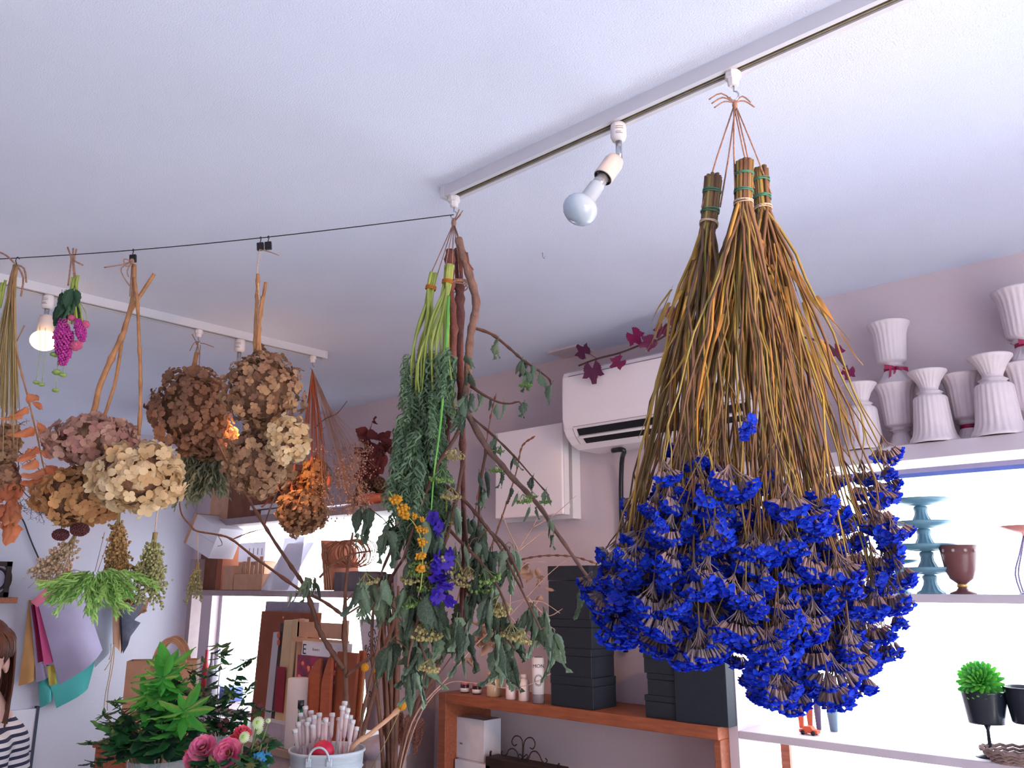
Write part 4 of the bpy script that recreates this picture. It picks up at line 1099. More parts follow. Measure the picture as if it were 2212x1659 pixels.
# orange dried leaves strip behind
t = thing('dry_leaf_strip', 'long orange dried leaf strip between the green bunch and red stems', 'leaf', mp(972, 660, .03))
for k, (xa, xb, y0, y1) in enumerate(((976, 970, 660, 780), (965, 974, 690, 800))):
    P = []
    for i in range(9):
        f = i/8; c = mp(xa + (xb-xa)*f + 3*sin(5*f+k), y0 + (y1-y0)*f, .03); w = .0045*sin(pi*min(1, .15+.8*f))
        P.append([c - _R*w, c + TOCAM*.002, c + _R*w])
    MB().grid(P).build('leaf', 'orange_leaf', t)
# yellow flower spray in front
rg = random.Random(33)
t = thing('yellow_spray', 'thin spray of small yellow flowers over the green leaves', 'dried flowers', mp(855, 1060, -.12))
yp_ = [(840, 1060), (858, 1090), (872, 1110), (890, 1125), (905, 1150), (912, 1180), (913, 1225), (908, 1275)]
MB().tube(smoothpath([mp(x, y, -.16) for x, y in yp_], 3), .0011, 5).build('stem', 'green_stem', t)
ym = MB()
for q in range(16): ym.blob((R.uniform(-.7, .7), R.uniform(-.7, .7), R.uniform(-.7, .7)), R.uniform(.25, .45), jit=.3, seg=5, rings=4, rg=R)
ym = ym.mesh('yellow_flower', 'yellow_flower')
for x, y, s in ((852, 1082, .010), (862, 1078, .010), (874, 1098, .010), (868, 1105, .011), (878, 1112, .010), (896, 1115, .007), (906, 1144, .008), (920, 1146, .007), (912, 1122, .006), (912, 1172, .010), (906, 1202, .008), (915, 1200, .008), (910, 1226, .010), (857, 1075, .008)):
    inst(ym, 'flower', Matrix.Translation(mp(x, y, -.16)) @ Matrix.Rotation(R.uniform(0, 6), 4, 'X') @ Matrix.Diagonal((s, s, s, 1)), t)
# blue delphinium deep inside
t = thing('delphinium_spike', 'violet blue delphinium spike glowing inside the leafy bunch', 'dried flowers', mp(960, 1140, .0))
MB().tube([mp(965, 1060, -.02), mp(962, 1150, -.05), mp(955, 1300, -.09)], .002, 6).build('stem', 'green_stem', t)
pm_ = MB()
for q in range(5):
    a = 2*pi*q/5; e = Vector((cos(a), sin(a), 0)); s2 = Vector((-sin(a), cos(a), 0))
    pm_.grid([[e*.1 - s2*.1, e*.1 + s2*.1], [e*.5 - s2*.42 + Vector((0, 0, -.18)), e*.5 + s2*.42 + Vector((0, 0, -.12))], [e*.95 - s2*.2 + Vector((0, 0, -.05)), e*.95 + s2*.25 + Vector((0, 0, -.1))]])
pm_ = pm_.mesh('floret', 'delphinium')
for q in range(38):
    y = rg.uniform(1190, 1310) if q > 5 else rg.uniform(1100, 1160); x = 957 + rg.uniform(-18, 14) - (0 if y > 1190 else 12)
    inst(pm_, 'floret', aim(mp(x, y, -.125 + rg.uniform(-.02, .02)), (rg.uniform(-1, 1), rg.uniform(-1, 1), rg.uniform(-1, .3)) - Vector(_F)*0.8 if False else Vector((rg.uniform(-1, 1), rg.uniform(-1, 1), rg.uniform(-1, .3))), rg.uniform(0, 6), rg.uniform(.011, .017)), t)
# twine knot at the hook
b = MB(); kn = HK2 + Vector((0, 0, -.012)); b.blob(kn, (.006, .006, .012), seg=8, rings=6)
for e in ((1000, 455), (992, 452), (996, 463)): b.tube([kn, at(*e, MD-.01)], .0013, 5)
for e, dd in (((972, 600), -.02), ((993, 612), 0), ((1004, 590), -.02), ((1012, 585), -.03)): b.tube([kn, kn.lerp(mp(*e, dd), .5) + _R*.002, mp(*e, dd)], .0013, 5)
tag(b.build('twine_knot', 'twine'), 'twisted pink twine strands at the end hook of the long track', 'twine')
# ================================================================== hydrangeas and bunches on the wire
mat('hydra_cream', (236, 218, 180), (198, 162, 116), rough=.75, scale=60, var='object', trans=.35)
mat('hydra_mauve', (206, 168, 148), (158, 112, 106), rough=.75, scale=60, var='object', trans=.3)
mat('hydra_tan', (214, 168, 112), (178, 126, 84), rough=.75, scale=60, var='object', trans=.35)
mat('hydra_brown', (190, 152, 114), (134, 98, 78), rough=.75, scale=60, var='object', trans=.3)
mat('hydra_rust', (188, 142, 108), (130, 92, 76), rough=.75, scale=60, var='object', trans=.3)
mat('hydra_core', (120, 86, 64), (96, 68, 52), rough=.9, scale=50, bump=.6)
mat('dry_stem', (170, 122, 82), (138, 96, 64), rough=.75, scale=40, bump=.3)
def floret_b(rg, cup):
    b = MB()
    for q in range(4):
        a = pi/2*q + rg.uniform(-.15, .15); e = Vector((cos(a), sin(a), 0)); s = Vector((-sin(a), cos(a), 0)); k = rg.uniform(.8, 1.2); tl = rg.uniform(-.55, .35); P = []
        for (u, w) in ((.05, .10), (.34, .40), (.68, .50), (.92, .34), (1.02, .10)):
            z = -cup*u*u + tl*u + rg.uniform(-.05, .05)
            P.append([e*u*k + s*(w*j) + Vector((0, 0, z + .12*abs(j)*rg.uniform(-.6, 1) * (1 if u > .2 else 0))) for j in (-1, 0, 1)])
        b.grid(P)
    return b
FLB = [floret_b(R, c) for c in (.25, .45, .1, .6, -.25)]
FLM = {}
def flm(m):
    if m not in FLM: FLM[m] = [b.mesh('floret', m) for b in FLB]
    return FLM[m]
def hydra_head(parent, px, py, wpx, hpx, d, m, seed, n=120, fs=.0185, dz=1.0):
    n = int(n*1.55); fs *= .86; rg = random.Random(seed); c = at(px, py, d); k = d*1.03/FPX
    rx, rz = wpx*.5*k - fs*.5, hpx*.5*k - fs*.5; ry = rx*dz
    core = MB().blob((0, 0, 0), (rx*.8, ry*.8, rz*.8), jit=.08, seg=14, rings=10, rg=rg)
    B = Matrix((_R, _F, UP)).transposed().to_4x4(); T = Matrix.Translation(c) @ B
    h = MB().merge(core, T).build('flower_head', 'hydra_core', parent)
    rest = MB(); g = pi*(3-sqrt(5))
    for i in range(n):
        z = 1-2*(i+.5)/n; r = sqrt(1-z*z); a = i*g + rg.uniform(-.2, .2)
        v = Vector((r*cos(a), r*sin(a), z)); lump = 1 + .24*noise.noise(v*2.1 + Vector((seed, 0, 0))) + rg.uniform(-.10, .07)
        p = Vector((v.x*rx, v.y*ry, v.z*rz))*lump; nn = Vector((v.x/rx, v.y/ry, v.z/rz)).normalized()
        dv = (B.to_3x3() @ (nn + Vector((rg.uniform(-.8, .8), rg.uniform(-.8, .8), rg.uniform(-.8, .8)))))
        M = aim(T @ p, -dv, rg.uniform(0, 6.3), fs*rg.uniform(.8, 1.2))
        if v.y < .02: inst(rg.choice(flm(m)), 'floret', M, h)
        else: rest.merge(rg.choice(FLB), M)
    o = rest.build('rear_florets', m, h); o['kind'] = 'stuff'
    return h
def clip(label, p):
    p = Vector(p); t = thing('binder_clip', label, 'clip', p, 'black clips on the thin wire')
    MB().tube(smoothpath([p + Vector((0, 0, -.012)), p + Vector((.003, 0, -.002)), p + Vector((0, 0, .003)), p + Vector((-.003, 0, -.002))], 3), .0012, 5).build('clip_loop', 'clip_black', t)
    bevel(MB().prism([p + _R*x + Vector((0, 0, z)) for x, z in ((-.009, -.012), (.007, -.010), (.009, -.030), (-.007, -.032))], _F*.008).build('clip_body', 'clip_black', t), .001, 1)
    return p + Vector((0, 0, -.03))
def twine_knot(label, p, ends, d):
    b = MB(); p = Vector(p); b.blob(p, (.006, .006, .008), seg=8, rings=6)
    for e in ends: b.tube(smoothpath([p] + [at(x, y, d) for x, y in e], 3), .0016, 5)
    return tag(b.build('twine_knot', 'twine'), label, 'twine')
w285 = wire_at(290); D1 = dep(w285)
cp = clip('black clip on the wire above the crossed hydrangea stems', w285)
hy1 = thing('hydrangea_bunch', 'three dried hydrangea heads on crossed stems, one of them cream', 'dried flowers', cp)
for px, r0, r1, dd in (([(290, 572), (287, 640), (272, 700), (266, 720), (240, 775), (215, 835), (205, 880), (190, 925)], .0052, .0075, 0), ([(333, 592), (305, 635), (285, 668), (268, 705), (262, 745), (250, 820), (235, 870), (220, 915)], .0048, .0038, .02), ([(290, 600), (297, 660), (300, 730), (303, 800), (303, 870), (300, 940)], .0042, .0036, -.015)):
    branch(hy1, [at(x, y, D1+dd) for x, y in px], r0, r1, 'dry_stem', 'stem', .15, 7)
hydra_head(hy1, 206, 953, 190, 118, D1+.01, 'hydra_mauve', 41, 125)
hydra_head(hy1, 166, 1073, 165, 130, D1+.03, 'hydra_tan', 42, 125, .017)
hydra_head(hy1, 298, 1033, 192, 158, D1-.05, 'hydra_cream', 43, 135, .0195)
b = MB()
for q in range(3): b.tube(smoothpath([cp, at(283+q*5, 600, D1), at(280+q*4, 640, D1-.006)], 3), .0014, 5)
b.build('twine', 'twine', hy1)
twine_knot('looped twine bow at the crossed hydrangea stems', cp, [[(262, 572), (225, 578)], [(268, 560), (272, 575), (285, 572)], [(275, 585), (278, 598)], [(262, 580), (268, 600), (282, 620)]], D1-.01)
w570 = wire_at(570); D2_ = dep(w570)
cp = clip('left one of the paired black clips on the wire', wire_at(563)); clip('right one of the paired black clips on the wire', wire_at(578))
hy2 = thing('hydrangea_bunch', 'large brown hydrangea pair hanging from the paired black clips', 'dried flowers', cp)
for px, r0, r1, dd in (([(557, 592), (556, 640), (552, 700), (551, 760)], .0044, .0040, 0), ([(574, 610), (566, 660), (560, 710), (562, 770)], .0040, .0040, .012), ([(566, 640), (560, 690), (556, 760)], .003, .003, -.01)):
    branch(hy2, [at(x, y, D2_+dd) for x, y in px], r0, r1, 'dry_stem', 'stem', .15, 7)
MB().tube([cp, at(556, 575, D2_), at(560, 655, D2_-.006)], .0013, 5).build('twine', 'twine_pale', hy2)
MB().tube(smoothpath([cp, at(585, 545, D2_), at(603, 552, D2_)], 3), .0012, 5).build('twine_end', 'twine', hy2)
hydra_head(hy2, 568, 845, 170, 185, D2_+.02, 'hydra_brown', 44, 170, .0135)
hydra_head(hy2, 560, 1000, 140, 150, D2_+.04, 'hydra_brown', 45, 120, .0145)
hydra_head(hy2, 625, 950, 95, 110, D2_-.03, 'hydra_cream', 46, 80, .0145)
D3_ = dep(HK3)
hy3 = thing('hydrangea_bunch', 'rust brown hydrangea hanging from the left track', 'dried flowers', HK3)
branch(hy3, [at(425, 762, D3_), at(418, 800, D3_), at(414, 850, D3_)], .008, .007, 'dry_stem', 'stem', .2, 7)
b = MB()
for e in ((424, 770), (432, 772), (420, 768)): b.tube([HK3, at(*e, D3_)], .0014, 5)
b.build('twine', 'twine', hy3)
hydra_head(hy3, 413, 885, 162, 190, D3_, 'hydra_rust', 47, 210, .0195)
hydra_head(hy3, 460, 950, 110, 100, D3_+.06, 'hydra_rust', 49, 90, .0195)
twine_knot('thin twine knot on the left track above the rust hydrangea', HK3 + Vector((0, 0, .004)), [[(440, 742), (462, 750)], [(420, 740), (410, 758)], [(422, 735), (415, 722)]], D3_)

# orange dried bunch at the track end
mat('orange_dry', (208, 120, 84), (170, 92, 68), rough=.8, scale=30, var='object', trans=.3)
mat('haze_pink', (206, 168, 150), (178, 140, 126), rough=.8, scale=40, var='island', trans=.3)
rg = random.Random(51); D4_ = dep(HK4)
ob_ = thing('dried_bunch', 'orange brown dried bunch with a round hydrangea at the left track end', 'dried flowers', HK4)
for i in range(34):
    x = 675 + rg.uniform(-26, 30); y = rg.uniform(920, 1060)
    MB().tube(smoothpath([HK4, at(675 + (x-675)*.25, 840, D4_ + rg.uniform(-.02, .02)), at(675 + (x-675)*.7, 920, D4_ + rg.uniform(-.04, .04)), at(x, y, D4_ + rg.uniform(-.06, .06))], 3), taper(10, .002, .0009), 4).build('stem', 'orange_dry', ob_)
for i in range(14):
    x = rg.gauss(668, 24); y = rg.uniform(985, 1075)
    hang_leaf(ob_, at(x, y, D4_ + rg.uniform(-.05, .05)), .05, rg, [m for m in [leaf_mesh(R, 1, .5, .8, .4, .6).mesh('dry_leaf', 'orange_dry')]] if i == 0 else OLM)
    if i == 0: OLM = [ob_.children[-1].data, leaf_mesh(R, 1, .4, 1.1, .6, .8).mesh('dry_leaf', 'orange_dry')]
hydra_head(ob_, 652, 1108, 108, 98, D4_-.04, 'hydra_brown', 48, 150, .0165)
hydra_head(ob_, 600, 1045, 140, 75, D4_+.06, 'hydra_rust', 56, 110, .017)
hydra_head(ob_, 678, 1035, 62, 95, D4_+.02, 'hydra_tan', 57, 80, .0165)
for i in range(4):
    x = rg.uniform(560, 640); y = rg.uniform(1030, 1075)
    hang_leaf(ob_, at(x, y, D4_ + rg.uniform(-.05, .08)), .045, rg, OLM)
branch(ob_, [at(680, 925, D4_), at(702, 905, D4_), at(728, 893, D4_), at(750, 866, D4_)], .002, .0012, 'twig_brown', 'twig', .4, 5)
# baby's breath haze beside it
gz = thing('dried_bunch', 'pale pink dried gypsophila haze right of the orange bunch', 'dried flowers', HK4 + Vector((0, .02, 0)))
b = MB(); dots = MB()
for i in range(46):
    e = (rg.uniform(690, 790), rg.uniform(965, 1120)); p1 = at(680 + (e[0]-680)*.3, 880, D4_ + .02); p2 = at(e[0], e[1], D4_ + rg.uniform(-.08, .10))
    b.tube(smoothpath([HK4, p1, p1.lerp(p2, .6) + Vector((0, 0, .01)), p2], 3), .0008, 3)
    for q in range(26):
        v = Vector((rg.gauss(0, 1), rg.gauss(0, 1), rg.gauss(0, 1)))*.022; dots.blob(p2 + v, rg.uniform(.0018, .0042), seg=4, rings=3)
        if q % 4 == 0: b.tube([p1.lerp(p2, .85), p2 + v], .0005, 3)
b.build('stems', 'haze_pink', gz); o = dots.build('tiny_flowers', 'haze_pink', gz); o['kind'] = 'stuff'

# grey green wispy bunch behind the hydrangeas
mat('sage', (152, 156, 128), (104, 110, 90), rough=.8, scale=40, var='island', trans=.3)
rg = random.Random(52)
sg_ = thing('sage_bunch', 'grey green wispy bunch hanging under the rust hydrangea', 'dried flowers', at(425, 880, D3_+.12))
MB().tube([HK3 + Vector((0, .01, 0)), at(425, 880, D3_+.12), at(436, 965, D3_+.12)], .0014, 5).build('twine', 'twine', sg_)
SGM = [spray_mesh(R, L, 30, .06, .0050, 1.4, 'sage') for L in (.13, .17, .15)]
for i in range(46):
    x = rg.gauss(442, 26); y = 968 + rg.uniform(0, 40); p = at(x, y, D3_ + .10 + rg.uniform(-.05, .05))
    inst(rg.choice(SGM), 'wispy_spray', aim(p, Vector((0, 0, -1)) + _R*((x-442)/70) + _F*rg.uniform(-.3, .3), rg.uniform(0, 6), rg.uniform(.55, .9)), sg_)

# ------------------------------------------------------------------ pink celosia bunch
mat('celosia', (206, 76, 168), (178, 52, 148), rough=.8, scale=80, var='island', trans=.2)
mat('pink_bud', (222, 112, 150), (206, 92, 134), rough=.7, scale=60, var='island', trans=.2)
mat('leaf_deep', (56, 96, 66), (38, 70, 50), rough=.6, scale=30, var='object', trans=.2)
mat('bud_green', (150, 176, 92), (122, 150, 78), rough=.7, scale=60)
rg = random.Random(53); w155 = wire_at(156); D5 = dep(w155)
pk = thing('celosia_bunch', 'small bunch with magenta flower spikes and dark leaves on the wire', 'dried flowers', w155)
b = MB()
for e in (((158, 536), (157, 565)), ((165, 538), (160, 565)), ((146, 534), (152, 550), (155, 565)), ((179, 573), (165, 566), (158, 562)), ((157, 560), (160, 600)), ((154, 560), (147, 617)), ((158, 560), (164, 612))):
    b.tube([at(x, y, D5) for x, y in e], .0022, 5)
b.build('twine', 'twine', pk)
for i in range(9):
    x = 151 + rg.uniform(-8, 16); e = 150 + (x-153)*2.2
    MB().tube(smoothpath([at(x+4, 597 + rg.uniform(-3, 6), D5 + rg.uniform(-.01, .01)), at(x, 630, D5), at(e, 700, D5 + rg.uniform(-.03, .03))], 3), .0022, 5).build('stem', 'green_stem', pk)
LDM = [leaf_mesh(R, 1, w*1.25, f, .3, .3).mesh('leaf', 'leaf_deep') for w, f in ((.36, .5), (.3, .8), (.42, .4))]
for i in range(30):
    hang_leaf(pk, at(150 + rg.gauss(0, 12), rg.uniform(622, 665), D5 + rg.uniform(-.035, .035)), .05, rg, LDM, .3)
def spike(parent, p0, p1, r, m, name='flower_spike'):
    b = MB(); n = 150
    for i in range(n):
        u = i/n; c = p0.lerp(p1, u); rr = r*(sin(pi*min(1, .12+u*.8))**.7); a = i*2.4; v = Vector((cos(a), sin(a), 0))*rr
        b.blob(c + v*rg.uniform(.8, 1.25), rr*.26 + .0012, jit=.6, seg=5, rings=3, rg=rg)
    return b.build(name, m, parent)
for (x0, y0, x1, y1, r, m) in ((138, 690, 127, 765, .0125, 'celosia'), (150, 715, 134, 790, .012, 'celosia'), (170, 690, 178, 738, .010, 'celosia'), (168, 738, 162, 756, .0095, 'pink_bud'), (154, 682, 155, 692, .006, 'pink_bud'), (185, 694, 186, 707, .0055, 'pink_bud')):
    spike(pk, at(x0, y0, D5-.02), at(x1, y1, D5-.02), r, m)
MB().tube(smoothpath([at(170, 650, D5), at(180, 665, D5), at(187, 680, D5), at(186, 695, D5)], 3), .001, 4).build('stem', 'green_stem', pk)
for (x, y, x0, y0, r) in ((78, 824, 86, 765, .0075), (90, 829, 98, 768, .0075), (120, 841, 124, 800, .0085), (123, 802, 126, 780, .011), (136, 808, 139, 770, .0085), (118, 764, 124, 740, .010)):
    MB().tube([at(x0, y0 - (60 if y0 > 760 and x0 < 110 else 20), D5-.01), at(x0, y0, D5-.01), at(x, y, D5-.01)], .0007, 4).build('bud_stem', 'bud_green', pk)
    MB().blob(at(x, y+2, D5-.01), (r, r, r*.6), jit=.15, seg=10, rings=6, rg=rg).build('seed_bud', 'bud_green', pk)

# ------------------------------------------------------------------ leftmost tall dried bunch
mat('straw', (184, 150, 112), (140, 128, 78), rough=.8, scale=30, var='object', trans=.1)
mat('amber_leaf', (222, 150, 108), (196, 116, 80), rough=.7, scale=30, var='object', trans=.4)
mat('smoke_twig', (92, 84, 76), (74, 72, 62), rough=.9)
rg = random.Random(54); w38 = wire_at(38); D6 = dep(w38)
cl_ = thing('wire_hook', 'small dark hook on the wire at the left photo edge', 'hook', w38)
MB().tube(smoothpath([at(37, 573, D6), at(34, 563, D6), at(38, 555, D6), at(42, 560, D6)], 3), .0011, 5).build('hook_wire', 'wire_dark', cl_)
lb = thing('dried_bunch', 'tall straw coloured bunch with amber petals at the left photo edge', 'dried flowers', at(34, 572, D6))
for i in range(46):
    x = rg.uniform(-30, 44); p = [at(34 + rg.uniform(-5, 5), 572, D6), at(30 + (x-30)*.25, 640, D6 + rg.uniform(-.02, .02)), at(26 + (x-26)*.6, 740, D6 + rg.uniform(-.03, .03)), at(x, rg.uniform(840, 1000), D6 + rg.uniform(-.05, .05))]
    MB().tube(smoothpath(p, 3), taper(10, .0022, .001), 4).build('stem', 'straw', lb)
b = MB()
for e in ([(34, 572), (15, 553), (-8, 542)], [(34, 572), (52, 580), (57, 610)], [(36, 572), (50, 600), (45, 640)], [(30, 575), (22, 600), (15, 640)], [(34, 575), (30, 600), (24, 645)]):
    b.tube(smoothpath([at(x, y, D6) for x, y in e], 3), .0024, 5)
b.build('twine', 'twine', lb)
for (x, y, wv, hv, m) in ((8, 960, 70, 90, 'hydra_brown'), (10, 1035, 55, 70, 'hydra_rust')):
    hydra_head(lb, x, y, wv, hv, D6, m, 70 + y, 70, .014)
AMM = [leaf_mesh(R, 1, w, f, .6, 1.1, .05).mesh('amber_leaf', 'amber_leaf') for w, f in ((.8, .6), (.7, .9), (.95, .5))]
for (x, y, k) in ((22, 1065, 7), (30, 1105, 6), (20, 1120, 8), (26, 1150, 4), (-5, 1110, 6), (-10, 1050, 6)):
    for q in range(k): hang_leaf(lb, at(x + rg.uniform(-10, 10), y - 22 + rg.uniform(-6, 6), D6 + rg.uniform(-.03, .03)), .042, rg, AMM)
for (x, y) in ((5, 610), (-4, 620), (12, 605), (2, 630)): MB().tube([at(x, y, D6-.01), at(x-12, y+60, D6)], .0035, 6).build('cut_stem', 'green_stem', lb)
# amber leafed twig
at_ = thing('amber_twig', 'drooping twig with bright orange leaves near the left edge', 'branch', at(35, 740, D6-.02))
tw = [(34, 575), (26, 650), (32, 735), (45, 800), (58, 850), (70, 900), (82, 950), (92, 1000), (100, 1030)]
branch(at_, [at(x, y, D6-.02) for x, y in tw], .0024, .0016, 'dry_stem', 'twig', .2, 6)
MB().tube([at(36, 738, D6-.02), at(53, 703, D6-.02)], .0014, 5).build('side_twig', 'dry_stem', at_)
for (x, y, s, dx) in ((62, 850, .035, .8), (72, 868, .035, .9), (58, 880, .04, -.9), (44, 888, .045, -1), (82, 912, .042, .6), (86, 930, .035, .3), (72, 925, .055, -1.6), (80, 965, .04, -.7), (68, 970, .04, -.5), (88, 972, .035, .9), (100, 972, .035, 1.4), (80, 995, .035, -1), (100, 1005, .045, .8), (95, 1015, .05, -1.5), (90, 1030, .045, -1.2), (112, 1025, .04, .6)):
    p = at(x, y, D6-.02); d = _R*dx + Vector((0, 0, -.7))
    inst(rg.choice(AMM), 'leaf', face(p, d, TOCAM + Vector((rg.uniform(-.6, .6), rg.uniform(-.6, .6), .3)), s), at_)
# dark smoke-bush twigs
st_ = thing('smoke_twigs', 'fine dark wiry twigs between the orange leaves and hydrangeas', 'twig', at(40, 950, D6+.02))
def wiry(parent, p, n, L, m, r=.0005):
    b = MB()
    for i in range(n):
        v = Vector((rg.uniform(-1, 1), rg.uniform(-1, 1), rg.uniform(-1, .4))).normalized()*L*rg.uniform(.4, 1); q = p + v
        b.tube([p, p.lerp(q, .5) + v.orthogonal().normalized()*L*.1, q], r, 3)
        for k in range(3):
            w = Vector((rg.uniform(-1, 1), rg.uniform(-1, 1), rg.uniform(-1, 1))).normalized()*L*.25; b.tube([q, q+w], r*.8, 3)
    return b.build('wiry_tuft', m, parent)
main = [at(x, y, D6+.02) for x, y in ((22, 930), (38, 980), (40, 1030), (46, 1055), (68, 1078), (85, 1080))]
MB().tube(smoothpath(main, 4), .0011, 5).build('twig', 'smoke_twig', st_)
MB().tube(smoothpath([at(40, 975, D6+.02), at(70, 1000, D6+.02), at(95, 1025, D6+.02)], 4), .0010, 5).build('twig', 'smoke_twig', st_)
for (x, y, n) in ((50, 985, 10), (68, 988, 8), (52, 1050, 10), (75, 1048, 9), (44, 1085, 9), (72, 1098, 9), (90, 1108, 12), (105, 1110, 10), (45, 915, 8), (110, 1030, 6)): wiry(st_, at(x, y, D6+.02), n, .028, 'smoke_twig')
# dark seed heads under the tan hydrangea
mat('seed_dark', (98, 50, 50), (74, 36, 38), rough=.9, scale=60)
for k, (x, y, r, n) in enumerate(((131, 1155, .0165, 'left round dark red seed head under the tan hydrangea'), (172, 1144, .0185, 'right round dark red seed head under the tan hydrangea'))):
    t = thing('seed_head', n, 'dried flowers', at(x, y, D1+.01))
    MB().tube([at(x+6, y-80, D1+.03), at(x+3, y-20, D1+.01), at(x, y-8, D1+.01)], .0012, 5).build('stem', 'smoke_twig', t)
    b = MB(); c = at(x, y, D1+.01)
    for i in range(120):
        z = 1-2*(i+.5)/120; a = i*2.4; q = sqrt(1-z*z); b.blob(c + Vector((q*cos(a)*r, q*sin(a)*r, z*r*.72)), r*.17, jit=.3, seg=5, rings=3, rg=rg)
    b.build('seed_ball', 'seed_dark', t)

# ------------------------------------------------------------------ little bunches tied under the cream hydrangea
mat('seed_tan', (186, 148, 96), (146, 112, 70), rough=.8, scale=60, var='island', trans=.15)
mat('pale_green', (180, 178, 128), (138, 140, 92), rough=.8, scale=60, var='island', trans=.2)
mat('fern_green', (172, 210, 122), (122, 172, 88), rough=.7, scale=40, var='object', trans=.35)
mat('lichen', (216, 196, 168), (186, 160, 132), rough=.8, scale=60, var='island', trans=.25)
def seed_bunch(label, top, tips, y0, y1, d, m, stem_m, seed, nst=26, sz=.006, per=26, name='dried_bunch', up=None):
    rg = random.Random(seed); pt = at(*top, d); t = thing(name, label, 'dried flowers', pt)
    if up: MB().tube([at(*up, d-.0), pt], .0016, 5).build('twine', 'twine_pale', t)
    for i in range(nst):
        x = rg.uniform(*tips); e = at(x, rg.uniform(y0 + (y1-y0)*.45, y1), d + rg.uniform(-.035, .035)); m1 = pt.lerp(e, .4); m1.x = pt.x + (m1.x-pt.x)*.7; m1.y = pt.y + (m1.y-pt.y)*.7
        pts = smoothpath([pt + Vector((rg.uniform(-.004, .004), rg.uniform(-.004, .004), .0)), m1, e], 4)
        st = MB().tube(pts, taper(len(pts), .0013, .0006), 4).build('stem', stem_m, t)
        b = MB()
        for q in range(per):
            u = rg.random()**.8; s = at(x, y0, d); f = .35 + .65*u; k = f*(len(pts)-1); j = min(len(pts)-2, int(k)); c = pts[j].lerp(pts[j+1], k-j)
            b.blob(c + Vector((rg.gauss(0, 1), rg.gauss(0, 1), rg.gauss(0, .6)))*sz*1.1, rg.uniform(.35, .7)*sz, jit=.4, seg=5, rings=3, rg=rg)
        b.build('seed_spray', m, st)
    return t
seed_bunch('brown seed bunch with straw stems tied under the cream hydrangea', (257, 1098), (222, 288), 1140, 1290, D1+.05, 'seed_tan', 'straw', 61, 34, .0062, 30)
seed_bunch('pale green seed bunch tied on twine right of the brown seeds', (335, 1150), (288, 360), 1160, 1315, D1+.03, 'pale_green', 'straw', 62, 30, .0062, 28, up=(342, 1085))
seed_bunch('sparse tan baby breath spray above the hanging papers', (165, 1150), (58, 135), 1190, 1275, D1+.06, 'lichen', 'straw', 63, 22, .0068, 20)
rg = random.Random(64)
fn = thing('fern_bunch', 'bright green feathery fern bunch in front of the papers', 'dried flowers', at(200, 1240, D1-.02))
for q in ((-6, 0), (8, 6)): MB().tube([at(232+q[0], 1150, D1), at(205+q[1], 1235, D1-.01)], .0008, 4).build('twine', 'twine', fn)
FNM = [spray_mesh(R, .10, 46, .028, .0022, .8, 'fern_green') for _ in range(3)]
for i in range(44):
    x = 200 + rg.gauss(0, 20); dx = (x-200)/26 + rg.uniform(-.5, .5)
    inst(rg.choice(FNM), 'frond', aim(at(x, 1240 + rg.uniform(-4, 10), D1-.02 + rg.uniform(-.02, .02)), _R*dx*1.1 + Vector((0, 0, -.55)) + _F*rg.uniform(-.6, .5), rg.uniform(0, 6), rg.uniform(.6, 1.0)), fn)
# ================================================================== left window shelf unit
mat('kraft', (206, 162, 134), (194, 150, 122), rough=.8, scale=20)
mat('kraft_dark', (136, 88, 68), (122, 78, 60), rough=.8, scale=20)
mat('paper_white', (232, 231, 238), (226, 225, 234), rough=.75, scale=12, trans=.4)
mat('tray_white', (222, 220, 228), None, rough=.6)
mat('raffia', (176, 116, 88), (140, 88, 66), rough=.8, scale=50, var='island')
mat('book_grey', (122, 114, 120), (98, 90, 98), rough=.7, scale=20, var='object')
mat('notebook', (176, 106, 76), (156, 90, 64), rough=.75, var='object')
mat('maroon_leaf', (128, 58, 56), (100, 44, 46), rough=.7, var='object', trans=.25)
mat('terracotta', (206, 104, 74), (186, 88, 62), rough=.7)
mat('taupe_trim', (170, 152, 154), (160, 143, 146), rough=.65)
SF = 2.30
wx0 = onY(414, 1200, SF).x; wx1 = onY(852, 1200, SF).x
za1 = onY(650, 1104, SF).z; za0 = onY(650, 1120, SF).z; zb1 = onY(600, 1276, SF).z; zb0 = onY(600, 1289, SF).z
CZ = .90
ws = thing('window_shelf_unit', 'taupe shelf unit standing in front of the bright left window', 'shelf', ((wx0+wx1)/2, 2.42, 0))
PTOP = onY(438, 1158, 2.20).z - .112
MB().box((wx0, SF, 0), (wx0+.045, SF+.06, PTOP)).build('side_panel', 'taupe_trim', ws, smooth=False)
MB().box((wx0, 2.50, PTOP), (wx0+.045, YB-.002, za1+.10)).build('upper_side_panel', 'taupe_trim', ws, smooth=False)
MB().box((wx1-.025, SF+.02, 0), (wx1, YB-.002, za1)).build('side_panel', 'taupe_trim', ws, smooth=False)
for (q0, q1) in ((za0, za1), (zb0, zb1), (CZ-.03, CZ)):
    bevel(MB().box((wx0+.045, SF, q0), (wx1-.025, YB-.002, q1)).build('shelf_board', 'taupe_trim', ws), .002, 1)
def W(px, py, y=2.34): return onY(px, py, y)
